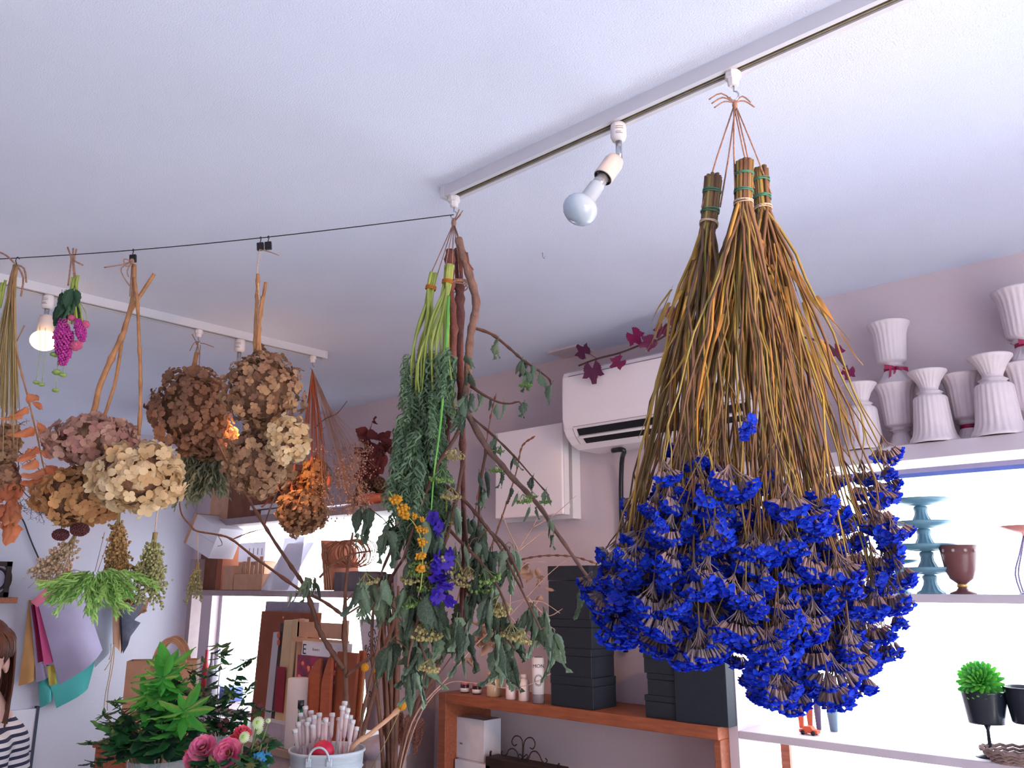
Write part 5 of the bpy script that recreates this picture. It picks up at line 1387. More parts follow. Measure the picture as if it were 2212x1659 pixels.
def carton(name, label, cat, px0, px1, z0, pytop, y, dy, m, rot=0, group=None, flap=False, tilt=0):
    a = W(px0, (pytop+1200)/2, y); c = W(px1, (pytop+1200)/2, y); zt = W((px0+px1)/2, pytop, y).z
    t = thing(name, label, cat, ((a.x+c.x)/2, y+dy/2, z0), group)
    piv = Vector(((a.x+c.x)/2, y, z0)); M = Matrix.Translation(piv) @ Matrix.Rotation(tilt, 4, 'Y') @ Matrix.Translation(-piv)
    bevel(MB().box((a.x, y, z0+.0005), (c.x, y+dy, zt), 0, M).build('body', m, t), .002, 1)
    if flap: MB().box((a.x+.004, y-.0008, zt-.03), (c.x-.004, y, zt-.028), 0, M).build('seam', 'kraft_dark', t, smooth=False)
    return t
carton('cardboard_box', 'tan cardboard box at the left end of the top window shelf', 'box', 452, 490, za1, 1030, 2.33, .18, 'kraft', flap=True)
carton('cardboard_box', 'dark brown cardboard box on the top window shelf behind hydrangeas', 'box', 492, 600, za1, 1010, 2.33, .18, 'kraft_dark')
carton('foam_tray', 'lower flat white tray on the top window shelf', 'tray', 560, 645, za1, 1098, 2.31, .15, 'tray_white')
carton('foam_tray', 'upper flat white tray lying crooked on the top window shelf', 'tray', 536, 622, W(590, 1097, 2.31).z, 1088, 2.305, .13, 'tray_white')
# tilted white carton
p = onY(438, 1158, 2.20); t = thing('white_carton', 'white carton tipped on its corner in front of the left window', 'box', p)
M = Matrix.Translation(p) @ Matrix.Rotation(.25, 4, 'Z') @ Matrix.Rotation(.42, 4, 'Y')
bevel(MB().box((-.10, -.0, -.085), (.10, .17, .085), 0, M).build('body', 'paper_white', t), .002, 1)
MB().box((-.115, -.004, -.085), (-.10, .17, .085), 0, M).build('open_flap', 'kraft', t, smooth=False)
MB().box((-.05, -.0012, -.0005), (.10, 0, .0005), 0, M).build('flap_seam', 'taupe_trim', t, smooth=False)
carton('folder_box', 'brown folder box at the left end of the middle window shelf', 'box', 434, 470, zb1, 1196, 2.36, .14, 'kraft_dark', flap=True)
carton('folder_box', 'orange brown slim file beside the folder box', 'box', 471, 482, zb1, 1176, 2.34, .16, 'notebook')
carton('folder_box', 'tan open file box holding small cards on the middle shelf', 'box', 484, 506, zb1, 1222, 2.315, .14, 'kraft')
t = carton('card_tray', 'pale cardboard tray of small upright tan cards', 'box', 507, 568, zb1, 1240, 2.315, .12, 'kraft')
for q in range(6):
    a = W(512 + q*9, 1240, 2.33); o = MB().box((a.x, 2.335, zb1+.06), (a.x+.03, 2.338, W(515, 1222 - (q % 3)*9, 2.33).z)).build('card', 'kraft', t, smooth=False)
t = carton('slotted_carton', 'white carton with short slots above the tan cards', 'box', 516, 572, W(540, 1213, 2.38).z, 1172, 2.38, .1, 'paper_white')
for q in range(4):
    a = W(538 + q*9, 1190, 2.379); MB().box((a.x, 2.3785, a.z-.02), (a.x+.006, 2.38, a.z+.014), 0).build('slot', 'taupe_trim', t, smooth=False)
MB().box((W(516, 1213, 2.40).x, 2.40, zb1+.0005), (W(572, 1213, 2.40).x, 2.47, W(540, 1213, 2.38).z - .0005)).build('support', 'kraft', t, smooth=False)
# leaning white sheets
for k, (x0, x1, yt, lean, lab) in enumerate(((574, 630, 1175, .06, 'front white paper sheet leaning on the middle window shelf'), (600, 652, 1160, -.10, 'middle white paper sheet leaning behind the front sheet'), (560, 600, 1215, .02, 'short white paper sheet leaning at the left of the others'))):
    a = W(x0, 1240, 2.33 + .012*k); c = W(x1, 1240, 2.33 + .012*k); zt = W(x0, yt, 2.34).z; P = []
    for i in range(6):
        f = i/5; P.append([Vector((a.x + (c.x-a.x)*g + lean*f, 2.31 + .012*k + .10*f + .012*sin(pi*g + k)*f, zb1+.001 + (zt-zb1)*f)) for g in (0, .25, .5, .75, 1)])
    tag(MB().sheet(P, .0008).build('paper_sheet', 'paper_white'), lab, 'paper', 'white sheets on the window shelf')
# leaning notebooks
for k in range(4):
    a = W(700 + k*5, 1275, 2.33); lean = -.20 - .015*k; M = Matrix.Translation((a.x, 2.33, zb1)) @ Matrix.Rotation(lean, 4, 'Y')
    lab = ['leftmost', 'second', 'third', 'rightmost'][k]
    t = thing('notebook', f'{lab} of four brown notebooks leaning on the middle window shelf', 'notebook', (a.x, 2.33, zb1), 'brown notebooks')
    MB().box((0, 0, .003), (.011, .16, .235 - .01*k), 0, M).build('cover', 'notebook', t, smooth=False)
    MB().box((.002, -.0012, .005), (.009, .158, .232 - .01*k), 0, M).build('pages', 'kraft', t, smooth=False)
# raffia coil
rg = random.Random(81)
c0 = W(752, 1196, 2.36); t = thing('raffia_coil', 'coil of brown raffia lying on the grey books', 'raffia', c0 - Vector((0, 0, .07)))
b = MB()
for q in range(26):
    cc = c0 + Vector((-.10 + .20*q/25, rg.uniform(-.01, .01), rg.uniform(-.006, .006))); n = 20; r = .058*rg.uniform(.85, 1.1); ph = rg.uniform(-.2, .2)
    b.tube([cc + Vector((ph*r*sin(2*pi*j/n)*1.4 + .02*cos(2*pi*j/n), r*cos(2*pi*j/n), r*sin(2*pi*j/n))) for j in range(n+1)], rg.uniform(.0016, .003), 4, cap=False)
b.build('coil', 'raffia', t)
# grey upright books
x = W(722, 1260, 2.33).x; xe = W(800, 1260, 2.33).x; zt = W(760, 1234, 2.33).z; w = (xe-x)/5
for k, lab in enumerate(('leftmost grey book under the raffia coil', 'second grey book from the left under the raffia coil', 'middle one of the five grey books under the raffia', 'fourth grey book from the left under the raffia coil', 'rightmost grey book under the raffia coil')):
    t = thing('book', lab, 'book', (x+w/2, 2.4, zb1), 'grey books under the raffia'); h = zt - zb1 - R.uniform(0, .015)
    MB().box((x, 2.33, zb1+.0005), (x+w-.001, 2.46, zb1+h)).build('cover', 'book_grey', t, smooth=False)
    MB().box((x+.003, 2.333, zb1+h), (x+w-.004, 2.458, zb1+h+.0006)).build('pages', 'kraft', t, smooth=False)
    x += w
# terracotta bowl with dried brown heads and maroon leaf spray on the top shelf
c0 = W(815, 1090, 2.36); c0.z = za1; t = thing('terracotta_bowl', 'orange terracotta bowl of dried brown flowers on the top window shelf', 'bowl', c0)
MB().lathe([(.07, 0), (.09, .01), (.10, .03), (.085, .045), (.08, .045), (.09, .03), (.06, .012)], 28, Matrix.Translation(c0)).build('bowl', 'terracotta', t)
for q in range(7): 
    p = c0 + Vector((rg.uniform(-.08, .08), rg.uniform(-.05, .05), .07 + rg.uniform(0, .03)))
    b = MB()
    for i in range(40):
        z = 1-2*(i+.5)/40; a = i*2.4; e = sqrt(1-z*z); b.blob(p + Vector((e*cos(a), e*sin(a), z))*.024, .007, jit=.3, seg=5, rings=3, rg=rg)
    b.build('dried_head', 'hydra_core', t)
c1 = W(772, 1092, 2.42); c1.z = za1; t = thing('maroon_spray', 'spray of dried maroon leaves standing on the top window shelf', 'dried flowers', c1)
MB().lathe([(.025, 0), (.03, .01), (.024, .06), (.016, .075), (.014, .075), (.02, .05)], 20, Matrix.Translation(c1)).build('small_vase', 'kraft_dark', t)
MLM = [leaf_mesh(R, 1, w, f, .5, .7).mesh('leaf', 'maroon_leaf') for w, f in ((.75, .4), (.65, .6), (.85, .3))]
for q in range(8):
    e = W(rg.uniform(770, 850), rg.uniform(905, 990), 2.42 + rg.uniform(-.06, .04)); pts = smoothpath([c1 + Vector((0, 0, .06)), c1.lerp(e, .5) + Vector((-.02, 0, .02)), e], 4)
    st = MB().tube(pts, taper(len(pts), .003, .0012), 5).build('stem', 'twig_brown', t)
    for f in (.55, .65, .75, .85, .95, 1.0):
        p = pts[min(len(pts)-1, int(f*(len(pts)-1)))]; d = Vector((rg.uniform(-1, 1), rg.uniform(-.8, .5), rg.uniform(-1, .3)))
        inst(rg.choice(MLM), 'leaf', face(p, d, TOCAM + Vector((rg.uniform(-.5, .5), rg.uniform(-.5, .5), 0)), rg.uniform(.05, .085)), st)
# bottles behind on the lower sill
mat('red_paint', (176, 44, 60), None, rough=.5)
for px, m, h, n in ((448, 'red_paint', .26, 'slim red bottle at the left end of the window sill'), (460, 'book_grey', .25, 'slim grey bottle next to the red bottle on the sill'), (473, 'paper_white', .22, 'slim pale bottle third from the left on the sill')):
    p = onY(px, 1400, 2.36); p.z = CZ
    o = MB().lathe([(.018, 0), (.02, .004), (.02, h*.62), (.009, h*.78), (.008, h*.98), (.01, h)], 18, Matrix.Translation(p)).build('slim_bottle', m); tag(o, n, 'bottle', 'slim bottles on the left sill')
p = onY(500, 1460, 2.44); p.z = CZ
carton('blue_box', 'bright blue flat box on the window sill behind the foliage', 'box', 452, 500, CZ+.0, 1484, 2.40, .1, 'blue_rail')

# ================================================================== counter, folders and magazines
ct = thing('side_counter', 'low taupe counter below the left window holding folders and magazines', 'counter', (-3.5, 2.1, 0))
bevel(MB().box((-3.72, 1.89, CZ-.03), (-2.72, SF-.001, CZ)).build('top', 'table_wood', ct), .003, 1)
MB().box((-3.70, 1.91, 0), (-2.74, 2.28, CZ-.03)).build('body', 'taupe_trim', ct, smooth=False)
QY = 2.06
def Q(px, py, y=QY): return onY(px, py, y)
def slab(name, label, cat, px0, px1, ytop, y, th, m, group=None, ybot=None, lean=0.0):
    a = Q(px0, 1450, y); c = Q(px1, 1450, y); zt = Q((px0+px1)/2, ytop, y).z; z0 = CZ if ybot is None else Q((px0+px1)/2, ybot, y).z
    P = [Vector((a.x, y, z0)), Vector((c.x, y, z0)), Vector((c.x + lean, y+.02, zt)), Vector((a.x + lean, y+.02, zt))]
    t = thing(name, label, cat, ((a.x+c.x)/2, y + th/2, z0), group)
    bevel(MB().prism(list(reversed(P)), (0, th, 0)).build('body', m, t), .0015, 1)
    return t, a.x, c.x, zt
mat('folder_brown', (150, 84, 60), (136, 74, 52), rough=.7, scale=10)
mat('folder_grey', (160, 156, 176), None, rough=.7)
mat('cream_cover', (216, 190, 150), (206, 180, 140), rough=.6)
mat('crimson', (150, 40, 62), None, rough=.6)
mat('dark_cover', (62, 50, 56), (48, 40, 46), rough=.5)
mat('board_orange', (170, 94, 64), (152, 80, 54), rough=.6, scale=12, stretch=(1, 1, 5))
mat('mag_dark', (66, 32, 58), (150, 40, 84), rough=.35, scale=24)
mat('bloom_print', (206, 86, 96), (232, 150, 90), rough=.4, scale=40)
slab('file_folder', 'lavender grey file standing behind the large brown folder', 'folder', 556, 662, 1300, 2.22, .03, 'folder_grey')
t, xa, xb, zt = slab('file_folder', 'large brown cardboard folder standing on the counter', 'folder', 548, 664, 1322, 2.17, .04, 'folder_brown')
p = Q(612, 1334, 2.169); MB().lathe([(.005, 0), (.005, .002)], 12, Matrix.Translation(p) @ Matrix.Rotation(pi/2, 4, 'X')).build('button', 'kraft', t)
slab('magazine', 'white thin magazine left of the cream ones on the counter', 'magazine', 576, 590, 1366, 2.09, .055, 'paper_white')
slab('magazine', 'dark spined magazine beside the thin white one', 'magazine', 590.5, 597, 1346, 2.09, .055, 'dark_cover')
t, xa, xb, zt = slab('magazine', 'cream and crimson covered magazine in the counter row', 'magazine', 598, 617, 1340, 2.085, .06, 'cream_cover')
z_ = Q(607, 1440, 2.088).z
MB().box((xa+.001, 2.082, CZ+.08), (xb-.001, 2.086, z_)).build('crimson_panel', 'crimson', t, smooth=False)
for q in (1372, 1388): MB().blob(Q(602, q, 2.10), (.012, .004, .014), seg=12, rings=6).build('cover_motif', 'terracotta', t)
slab('magazine', 'plain cream magazine right of the crimson one', 'magazine', 617.5, 627, 1338, 2.085, .06, 'cream_cover')
slab('magazine', 'charcoal magazine between the cream ones and the flower cover', 'magazine', 627.5, 633, 1385, 2.08, .06, 'dark_cover')
# flower magazine with E
t, xa, xb, zt = slab('magazine', 'flower magazine with a large letter E on its white header', 'magazine', 641, 741, 1388, 2.0, .02, 'paper_white')
zh = Q(690, 1418, 2.01).z; MB().box((xa+.003, 1.9985, CZ+.1), (xb-.003, 2.0125, zh)).build('cover_photo', 'mag_dark', t, smooth=False)
rg = random.Random(83)
for q in range(16): MB().blob(Vector((rg.uniform(xa+.02, xb-.02), 1.999, zh - rg.uniform(.01, .10))), (rg.uniform(.006, .014), .003, rg.uniform(.006, .014)), seg=8, rings=5, jit=.3, rg=rg).build('printed_bloom', 'bloom_print', t)
text('E', .056, 'print_dark', wallM(Q(660, 1403, 2.013) + Vector((0, -.006, 0)), (1, 0, 0), UP), t)
text('flowers', .016, 'print_grey', wallM(Q(682, 1403, 2.013) + Vector((.01, -.006, 0)), (1, 0, 0), UP), t)
# wooden rack bar
o = MB().box((Q(630, 1386, 2.025).x, 2.025, Q(680, 1389, 2.025).z), (Q(748, 1386, 2.025).x, 2.04, Q(680, 1380, 2.025).z)).build('rack_bar', 'kraft', smooth=False)
bx_ = thing('wooden_tray', 'pale wooden tray standing upright above the flower magazine', 'tray', Q(690, 1380, 2.06))
o.parent = bx_; o.matrix_basis = Matrix.Translation(o.location - WL[bx_])
a = Q(645, 1352, 2.05); c = Q(745, 1352, 2.05); MB().box((a.x, 2.045, Q(690, 1378, 2.05).z), (c.x, 2.06, Q(690, 1345, 2.05).z)).build('panel', 'kraft', bx_, smooth=False)
for xx in (a.x, c.x-.012): MB().box((xx, 2.045, CZ), (xx+.012, 2.07, Q(690, 1338, 2.05).z)).build('upright', 'kraft', bx_, smooth=False)
# two rounded orange boards, straight brown boards
def rboard(label, px0, px1, ytop, y, m):
    a = Q(px0, 1480, y); c = Q(px1, 1480, y); zt = Q((px0+px1)/2, ytop, y).z; w = c.x-a.x; P = [Vector((a.x, y, CZ)), Vector((c.x, y, CZ))]
    for q in range(9):
        f = q/8; P.append(Vector((c.x - w*f, y, zt - .10*(1 - sin(pi*(.5*(1-f)+.0 if f < 1 else 0) + .0)) if False else zt - .11*f*f)))
    t = thing('cutting_board', label, 'board', ((a.x+c.x)/2, y, CZ)); bevel(MB().prism(list(reversed(P)), (0, .012, 0)).build('board', m, t), .002, 1); return t
rboard('left orange wooden board with a rounded top corner', 658, 690, 1420, 1.965, 'board_orange')
rboard('right orange wooden board with a rounded top corner', 693, 714, 1412, 1.950, 'board_orange')
slab('wooden_board', 'dark brown board right of the orange boards', 'board', 717, 762, 1410, 1.965, .012, 'folder_brown')
slab('wooden_board', 'narrow reddish board at the right end of the magazines', 'board', 764, 776, 1406, 1.985, .014, 'board_orange')
p = Q(642, 1510, 1.935); p.z = CZ
t = thing('label_canister', 'white canister with a faint label in front of the magazines', 'canister', p)
hc = Q(642, 1465, 1.935).z - CZ; MB().lathe([(.038, 0), (.039, .003), (.039, hc), (.036, hc+.002), (.002, hc+.002)], 28, Matrix.Translation(p)).build('body', 'paper_white', t)
carton('grey_carton', 'dull grey box at the left front of the counter', 'box', 572, 628, CZ, 1562, 1.90, .05, 'folder_grey')
# printed tote
mat('tote_white', (206, 196, 206), (196, 186, 197), rough=.85, scale=30)
tx = thing('printed_tote', 'white cloth bag with tilted rows of dark letters behind the branches', 'bag', Q(815, 1560, 2.05) )
P = []
for i in range(9):
    f = i/8; P.append([Q(776 + 78*g + 8*f*(1-g), 1338 + 240*f, 2.06) + Vector((0, .02*sin(3*g+2*f), 0)) for g in (0, .33, .66, 1)])
MB().sheet(P, .004).build('cloth', 'tote_white', tx)
for k, (w, x, y, s) in enumerate((('on', 803, 1366, .045), ('a to', 808, 1382, .04), ('flow', 800, 1398, .04), ('bell', 802, 1412, .04), ('Kim', 792, 1424, .04), ('a p', 812, 1432, .04), ('y v', 808, 1458, .04), ('9', 838, 1472, .045), ('a n', 806, 1494, .045), ('m', 838, 1500, .04))):
    text(w, s, 'print_dark', wallM(Q(x, y, 2.035), (cos(.35), 0, sin(.35)), UP), tx)
# grey stand with pale cap + dark print box bottom
p = Q(830, 1650, 1.99); p.z = 0
gs = thing('umbrella_stand', 'grey ribbed stand with a pale cloth cap beside the bucket', 'stand', onY(830, 1650, 1.95))
p0 = WL[gs].copy(); zt = onY(830, 1618, 1.95).z
WL[gs] = Vector((p0.x, p0.y, 0)); gs.location = WL[gs]
MB().lathe([(.075, 0), (.075, zt)], 12, Matrix.Translation(WL[gs]), 0, lambda i: (12, .03)).build('body', 'grey_plastic', gs, smooth=False)
MB().blob(WL[gs] + Vector((0, 0, zt)), (.09, .09, .045), jit=.1, seg=14, rings=8, rg=R).build('cloth_cap', 'folder_grey', gs)
text('G', .05, 'print_dark', wallM(WL[gs] + Vector((-.05, -.085, zt-.06)) , (1, .15, 0), UP), gs); text('ER', .05, 'print_dark', wallM(WL[gs] + Vector((-.05, -.085, zt-.11)), (1, .15, 0), UP), gs)
# fluffy brown dried bunch on the wall beside it
rg = random.Random(84)
mat('fluff_brown', (142, 88, 74), (112, 68, 60), rough=.9, scale=30, var='island', trans=.2)
fb = thing('fluffy_bunch', 'reddish brown fluffy dried bunch hanging over the grey stand', 'dried flowers', onY(860, 1500, 1.98))
FBM = [spray_mesh(R, .12, 60, .03, .0016, 2.0, 'fluff_brown') for _ in range(2)]
for i in range(34):
    p = onY(855 + rg.gauss(0, 12), 1545 + rg.uniform(-14, 14), 1.98 + rg.uniform(-.04, .04)); inst(rg.choice(FBM), 'fluffy_spray', aim(p, Vector((rg.uniform(-.6, .6), rg.uniform(-.4, .4), -1)), rg.uniform(0, 6), rg.uniform(.6, .95)), fb)
MB().tube(smoothpath([onY(862, 1555, 1.98), onY(858, 1500, 1.98), onY(850, 1420, 2.0), onY(842, 1360, 2.03)], 3), .004, 6).build('stem', 'twig_brown', fb)

# ================================================================== left wall: papers, frame, cable, paper bag
def X(px, py, o=.05): return onX(px, py, XL + o)
def paper(name, label, cs, off, m, bend=.02, cat='paper'):
    P = [X(*c, off) for c in cs]; G = []          # TL TR BR BL
    for i in range(7):
        f = i/6; G.append([(P[0].lerp(P[1], g)).lerp(P[3].lerp(P[2], g), f) + Vector((bend*sin(pi*g)*(.4+f) + .006*sin(7*g+3*f), 0, 0)) for g in (0, .2, .4, .6, .8, 1)])
    o = MB().sheet(G, .0012).build(name, m); return tag(o, label, cat, 'wrapping papers hanging on the left wall')
for n, c in (('lav', (196, 186, 216)), ('beige', (220, 168, 108)), ('pink', (240, 110, 168)), ('crimsonp', (140, 20, 70)), ('teal', (90, 196, 192)), ('palegrey', (196, 206, 222)), ('yellow', (206, 186, 90)), ('rose', (232, 128, 150))):
    mat('paper_'+n, c, None, rough=.8, scale=6, trans=.3)
paper('wrapping_paper', 'pale grey tissue sheet at the right of the hanging papers', ((185, 1318), (238, 1300), (246, 1392), (205, 1442)), .02, 'paper_palegrey')
paper('wrapping_paper', 'dark teal tissue sheet hanging lowest at the left', ((80, 1430), (118, 1440), (112, 1510), (86, 1530)), .035, 'paper_teal')
paper('wrapping_paper', 'large teal tissue sheet under the lavender paper', ((95, 1440), (206, 1420), (190, 1488), (122, 1530)), .05, 'paper_teal')
paper('wrapping_paper', 'beige kraft sheet hanging at the far left of the papers', ((62, 1296), (82, 1300), (76, 1468), (40, 1482)), .065, 'paper_beige')
paper('wrapping_paper', 'narrow pale lavender sheet beside the beige one', ((64, 1306), (74, 1304), (104, 1462), (78, 1474)), .08, 'paper_lav')
paper('wrapping_paper', 'dark crimson sheet folded between the pale ones', ((67, 1308), (78, 1304), (96, 1424), (82, 1432)), .095, 'paper_crimsonp', .01)
paper('wrapping_paper', 'bright pink sheet left of the large lavender paper', ((74, 1300), (90, 1290), (116, 1428), (95, 1438)), .11, 'paper_pink', .01)
paper('wrapping_paper', 'small yellow striped sheet below the pink paper', ((100, 1440), (116, 1436), (124, 1476), (106, 1482)), .115, 'paper_yellow', .005)
paper('wrapping_paper', 'large lavender sheet at the front of the hanging papers', ((80, 1296), (160, 1228), (222, 1404), (128, 1480)), .13, 'paper_lav', .05)
paper('wrapping_paper', 'rose pink strip along the top of the hanging papers', ((66, 1300), (146, 1226), (158, 1238), (80, 1312)), .145, 'paper_rose', .01)
t = thing('clothes_peg', 'wooden peg holding the papers at their top corner', 'peg', X(150, 1232, .14))
for s_ in (-.006, .006): bevel(MB().box((-.004, s_-.004, -.02), (.004, s_+.004, .055), 0, Matrix.Translation(X(150, 1232, .15)) @ Matrix.Rotation(.1, 4, 'X')).build('peg_half', 'kraft', t), .001, 1)
MB().tube([X(150, 1218, .15), X(150, 1206, .08), X(150, 1202, .0)], .003, 6).build('wall_hook', 'wire_dark', t)
# dark mesh wrapped bouquet
mat('mesh_dark', (74, 76, 92), (58, 60, 76), rough=.7, scale=40)
wr = thing('wrapped_bouquet', 'small bouquet wrapped in kraft paper and dark mesh hanging upside down', 'bouquet', X(262, 1412, .1))
for cs, off, m, nm in ((((243, 1300), (264, 1296), (262, 1412), (244, 1392)), .10, 'kraft', 'kraft_wrap'), (((258, 1318), (322, 1292), (286, 1345), (262, 1412)), .12, 'mesh_dark', 'mesh_wrap'), (((262, 1330), (304, 1345), (282, 1375), (266, 1412)), .135, 'mesh_dark', 'mesh_wrap'), (((300, 1300), (326, 1288), (318, 1310), (290, 1338)), .11, 'kraft_dark', 'kraft_wrap')):
    P = [X(*c, off) for c in cs]; MB().sheet([[P[0].lerp(P[1], g).lerp(P[3].lerp(P[2], g), f) + Vector((.015*sin(pi*g), 0, 0)) for g in (0, .5, 1)] for f in (0, .33, .66, 1)], .002).build(nm, m, wr)
b = MB(); rg = random.Random(85)
for q in range(60): b.blob(X(rg.uniform(262, 315), rg.uniform(1296, 1322), .10 + rg.uniform(-.03, .03)), rg.uniform(.008, .016), jit=.4, seg=5, rings=4, rg=rg)
b.build('dried_blooms', 'hydra_rust', wr)
b = MB()
for e in ([(246, 1392), (242, 1420), (236, 1460), (228, 1500), (224, 1540)], [(248, 1392), (244, 1440), (234, 1490), (232, 1535)], [(246, 1394), (240, 1425), (226, 1448)], [(240, 1390), (240, 1410), (236, 1425)]): b.tube(smoothpath([X(x, y, .11) for x, y in e], 3), .003, 5)
b.build('twine_tail', 'twine_pale', wr)
MB().tube([X(275, 1300, .1), X(275, 1280, .05), X(275, 1278, 0)], .003, 6).build('wall_hook', 'wire_dark', wr)
# framed iron grille on a little wall shelf
fr_ = thing('iron_grille', 'black iron framed panel with round scrollwork at the left photo edge', 'frame', X(0, 1292, .06))
a = X(-40, 1290, .06); c = X(16, 1290, .06); z1 = X(16, 1213, .06).z; z0 = X(5, 1290, .06).z; y0, y1 = sorted((a.y, c.y))
for bb in (((y0, z0), (y1, z0+.025)), ((y0, z1-.025), (y1, z1)), ((y0, z0), (y0+.025, z1)), ((y1-.025, z0), (y1, z1))):
    MB().box((XL+.05, bb[0][0], bb[0][1]), (XL+.07, bb[1][0], bb[1][1])).build('frame_bar', 'iron', fr_, smooth=False)
for r in (.3, .44):
    n = 28; rr = (z1-z0)*r; cy = (y0+y1)/2; cz = (z0+z1)/2
    MB().tube([(XL+.06, cy + rr*.8*cos(2*pi*j/n), cz + rr*sin(2*pi*j/n)) for j in range(n+1)], .007, 6).build('scroll_ring', 'iron', fr_)
MB().box((XL+.058, y0+.02, z0+.02), (XL+.06, y1-.02, z1-.02)).build('back_panel', 'folder_grey', fr_, smooth=False)
sh0 = X(26, 1295, .05)
board('wall_shelf', 'small brown wall shelf under the iron framed panel', XL, XL+.14, y0-.1, sh0.y, z0-.03, z0-.001, 'brown_wood')
cb = MB().tube(smoothpath([X(40, 1108, .01), X(52, 1128, .012), (X(62, 1155, .012)), X(72, 1180, .012), X(88, 1218, .012), X(96, 1260, .012)], 4), .004, 6).build('wall_cable', 'wire_dark'); tag(cb, 'thin black cable curving down the left wall', 'cable')
# paper bag on a low cabinet
BD = 3.8
p = at(334, 1602, BD); sc_ = thing('low_cabinet', 'low brown cabinet under the kraft bag behind the foliage', 'cabinet', (p.x, p.y, 0))
MS = Matrix.Translation((p.x, p.y, 0)) @ Matrix.Rotation(YAW, 4, 'Z')
bevel(MB().box((-.24, -.02, 0), (.24, .30, p.z-.02), 0, MS).build('body', 'brown_wood', sc_), .004, 1)
bevel(MB().box((-.25, -.03, p.z-.02), (.25, .31, p.z), 0, MS).build('top', 'brown_wood', sc_), .003, 1)
for s_ in (-.23, .01): 
    dd_ = bevel(MB().box((s_, -.035, .06), (s_+.22, -.021, p.z-.04), 0, MS).build('door', 'brown_wood', sc_), .003, 1)
kb = thing('paper_bag', 'kraft paper shopping bag with twisted handles by the left wall', 'bag', p)
zt = at(334, 1428, BD).z; k = BD/FPX; bw = 140*k*.97
MS = Matrix.Translation((p.x, p.y, p.z+.001)) @ Matrix.Rotation(YAW + .22, 4, 'Z'); h = zt-p.z
MB().box((-bw/2, 0, 0), (bw/2, .004, h), 0, MS).build('front_panel', 'kraft', kb, smooth=False)
MB().box((-bw/2, .11, 0), (bw/2, .114, h), 0, MS).build('back_panel', 'kraft', kb, smooth=False)
for s_ in (-bw/2, bw/2-.004): MB().box((s_, .004, 0), (s_+.004, .11, h), 0, MS).build('side_panel', 'kraft_dark', kb, smooth=False)  # sides take a darker kraft, their shade put into the colour
MB().box((-bw/2, 0, 0), (bw/2, .114, .004), 0, MS).build('bottom', 'kraft', kb, smooth=False)
for yy in (-.004, .116):
    b = MB()
    for q in range(3):
        b.tube([MS @ Vector((.03 + (.07-.007*q)*cos(a), yy, h - .03 + (.125-.008*q)*max(0, sin(a)) )) for a in [pi*j/16 for j in range(17)]], .0042, 6)
    b.build('handle', 'kraft', kb)
# ================================================================== work table, bouquets, bucket, branches
TBZ = .85
tb = thing('work_table', 'wooden work table under the bouquets and the white bucket', 'table', (-2.2, 1.2, 0))
TX0_, TX1_, TY0_, TY1_ = -2.8, -1.55, .45, 1.82
bevel(MB().box((TX0_, TY0_, TBZ-.035), (TX1_, TY1_, TBZ)).build('tabletop', 'table_wood', tb), .004, 2)
for x in (TX0_+.04, TX1_-.09):
    for y in (TY0_+.04, TY1_-.09): MB().box((x, y, 0), (x+.05, y+.05, TBZ-.035)).build('leg', 'table_wood', tb, smooth=False)
def tp(px, d):      # point on the tabletop below an image column
    p = at(px, 1700, d); p.z = TBZ; return p
mat('clear_glass', (200, 214, 220), None, rough=.03, alpha=.28, spec=.6)
mat('water', (120, 140, 140), None, rough=.05, alpha=.35)
mat('leaf_mid', (58, 122, 62), (30, 76, 46), rough=.45, scale=20, var='object', trans=.3)
mat('leaf_bright', (86, 178, 66), (50, 138, 54), rough=.4, scale=20, var='object', trans=.35)
mat('leaf_dark', (40, 76, 54), (26, 54, 42), rough=.5, scale=20, var='object', trans=.2)
mat('plant_stem', (78, 110, 60), (96, 84, 58), rough=.6)
def flat_leaf(m, w, cup=.15): return leaf_mesh(R, 1, w, .25, cup, .15, .012).mesh('leaf', m)
LB = [flat_leaf('leaf_bright', w) for w in (.36, .42)]; LM = [flat_leaf('leaf_mid', w) for w in (.4, .5, .34)]; LK = [flat_leaf('leaf_dark', w) for w in (.42, .5)]
LF = [flat_leaf('leaf_mid', .26), flat_leaf('leaf_dark', .3)]
def glass_vase(label, p, h, r0, r1):
    t = thing('glass_vase', label, 'vase', p)
    MB().lathe([(r0*.9, .002), (r0, .006), (r1*.9, h*.7), (r1, h), (r1-.003, h), (r1*.88, h*.7), (r0*.9, .01), (.002, .01)], 28, Matrix.Translation(p), cap=False).build('glass', 'clear_glass', t)
    MB().lathe([(r0*.86, .012), (r1*.82, h*.6)], 24, Matrix.Translation(p)).build('water', 'water', t)
    return t
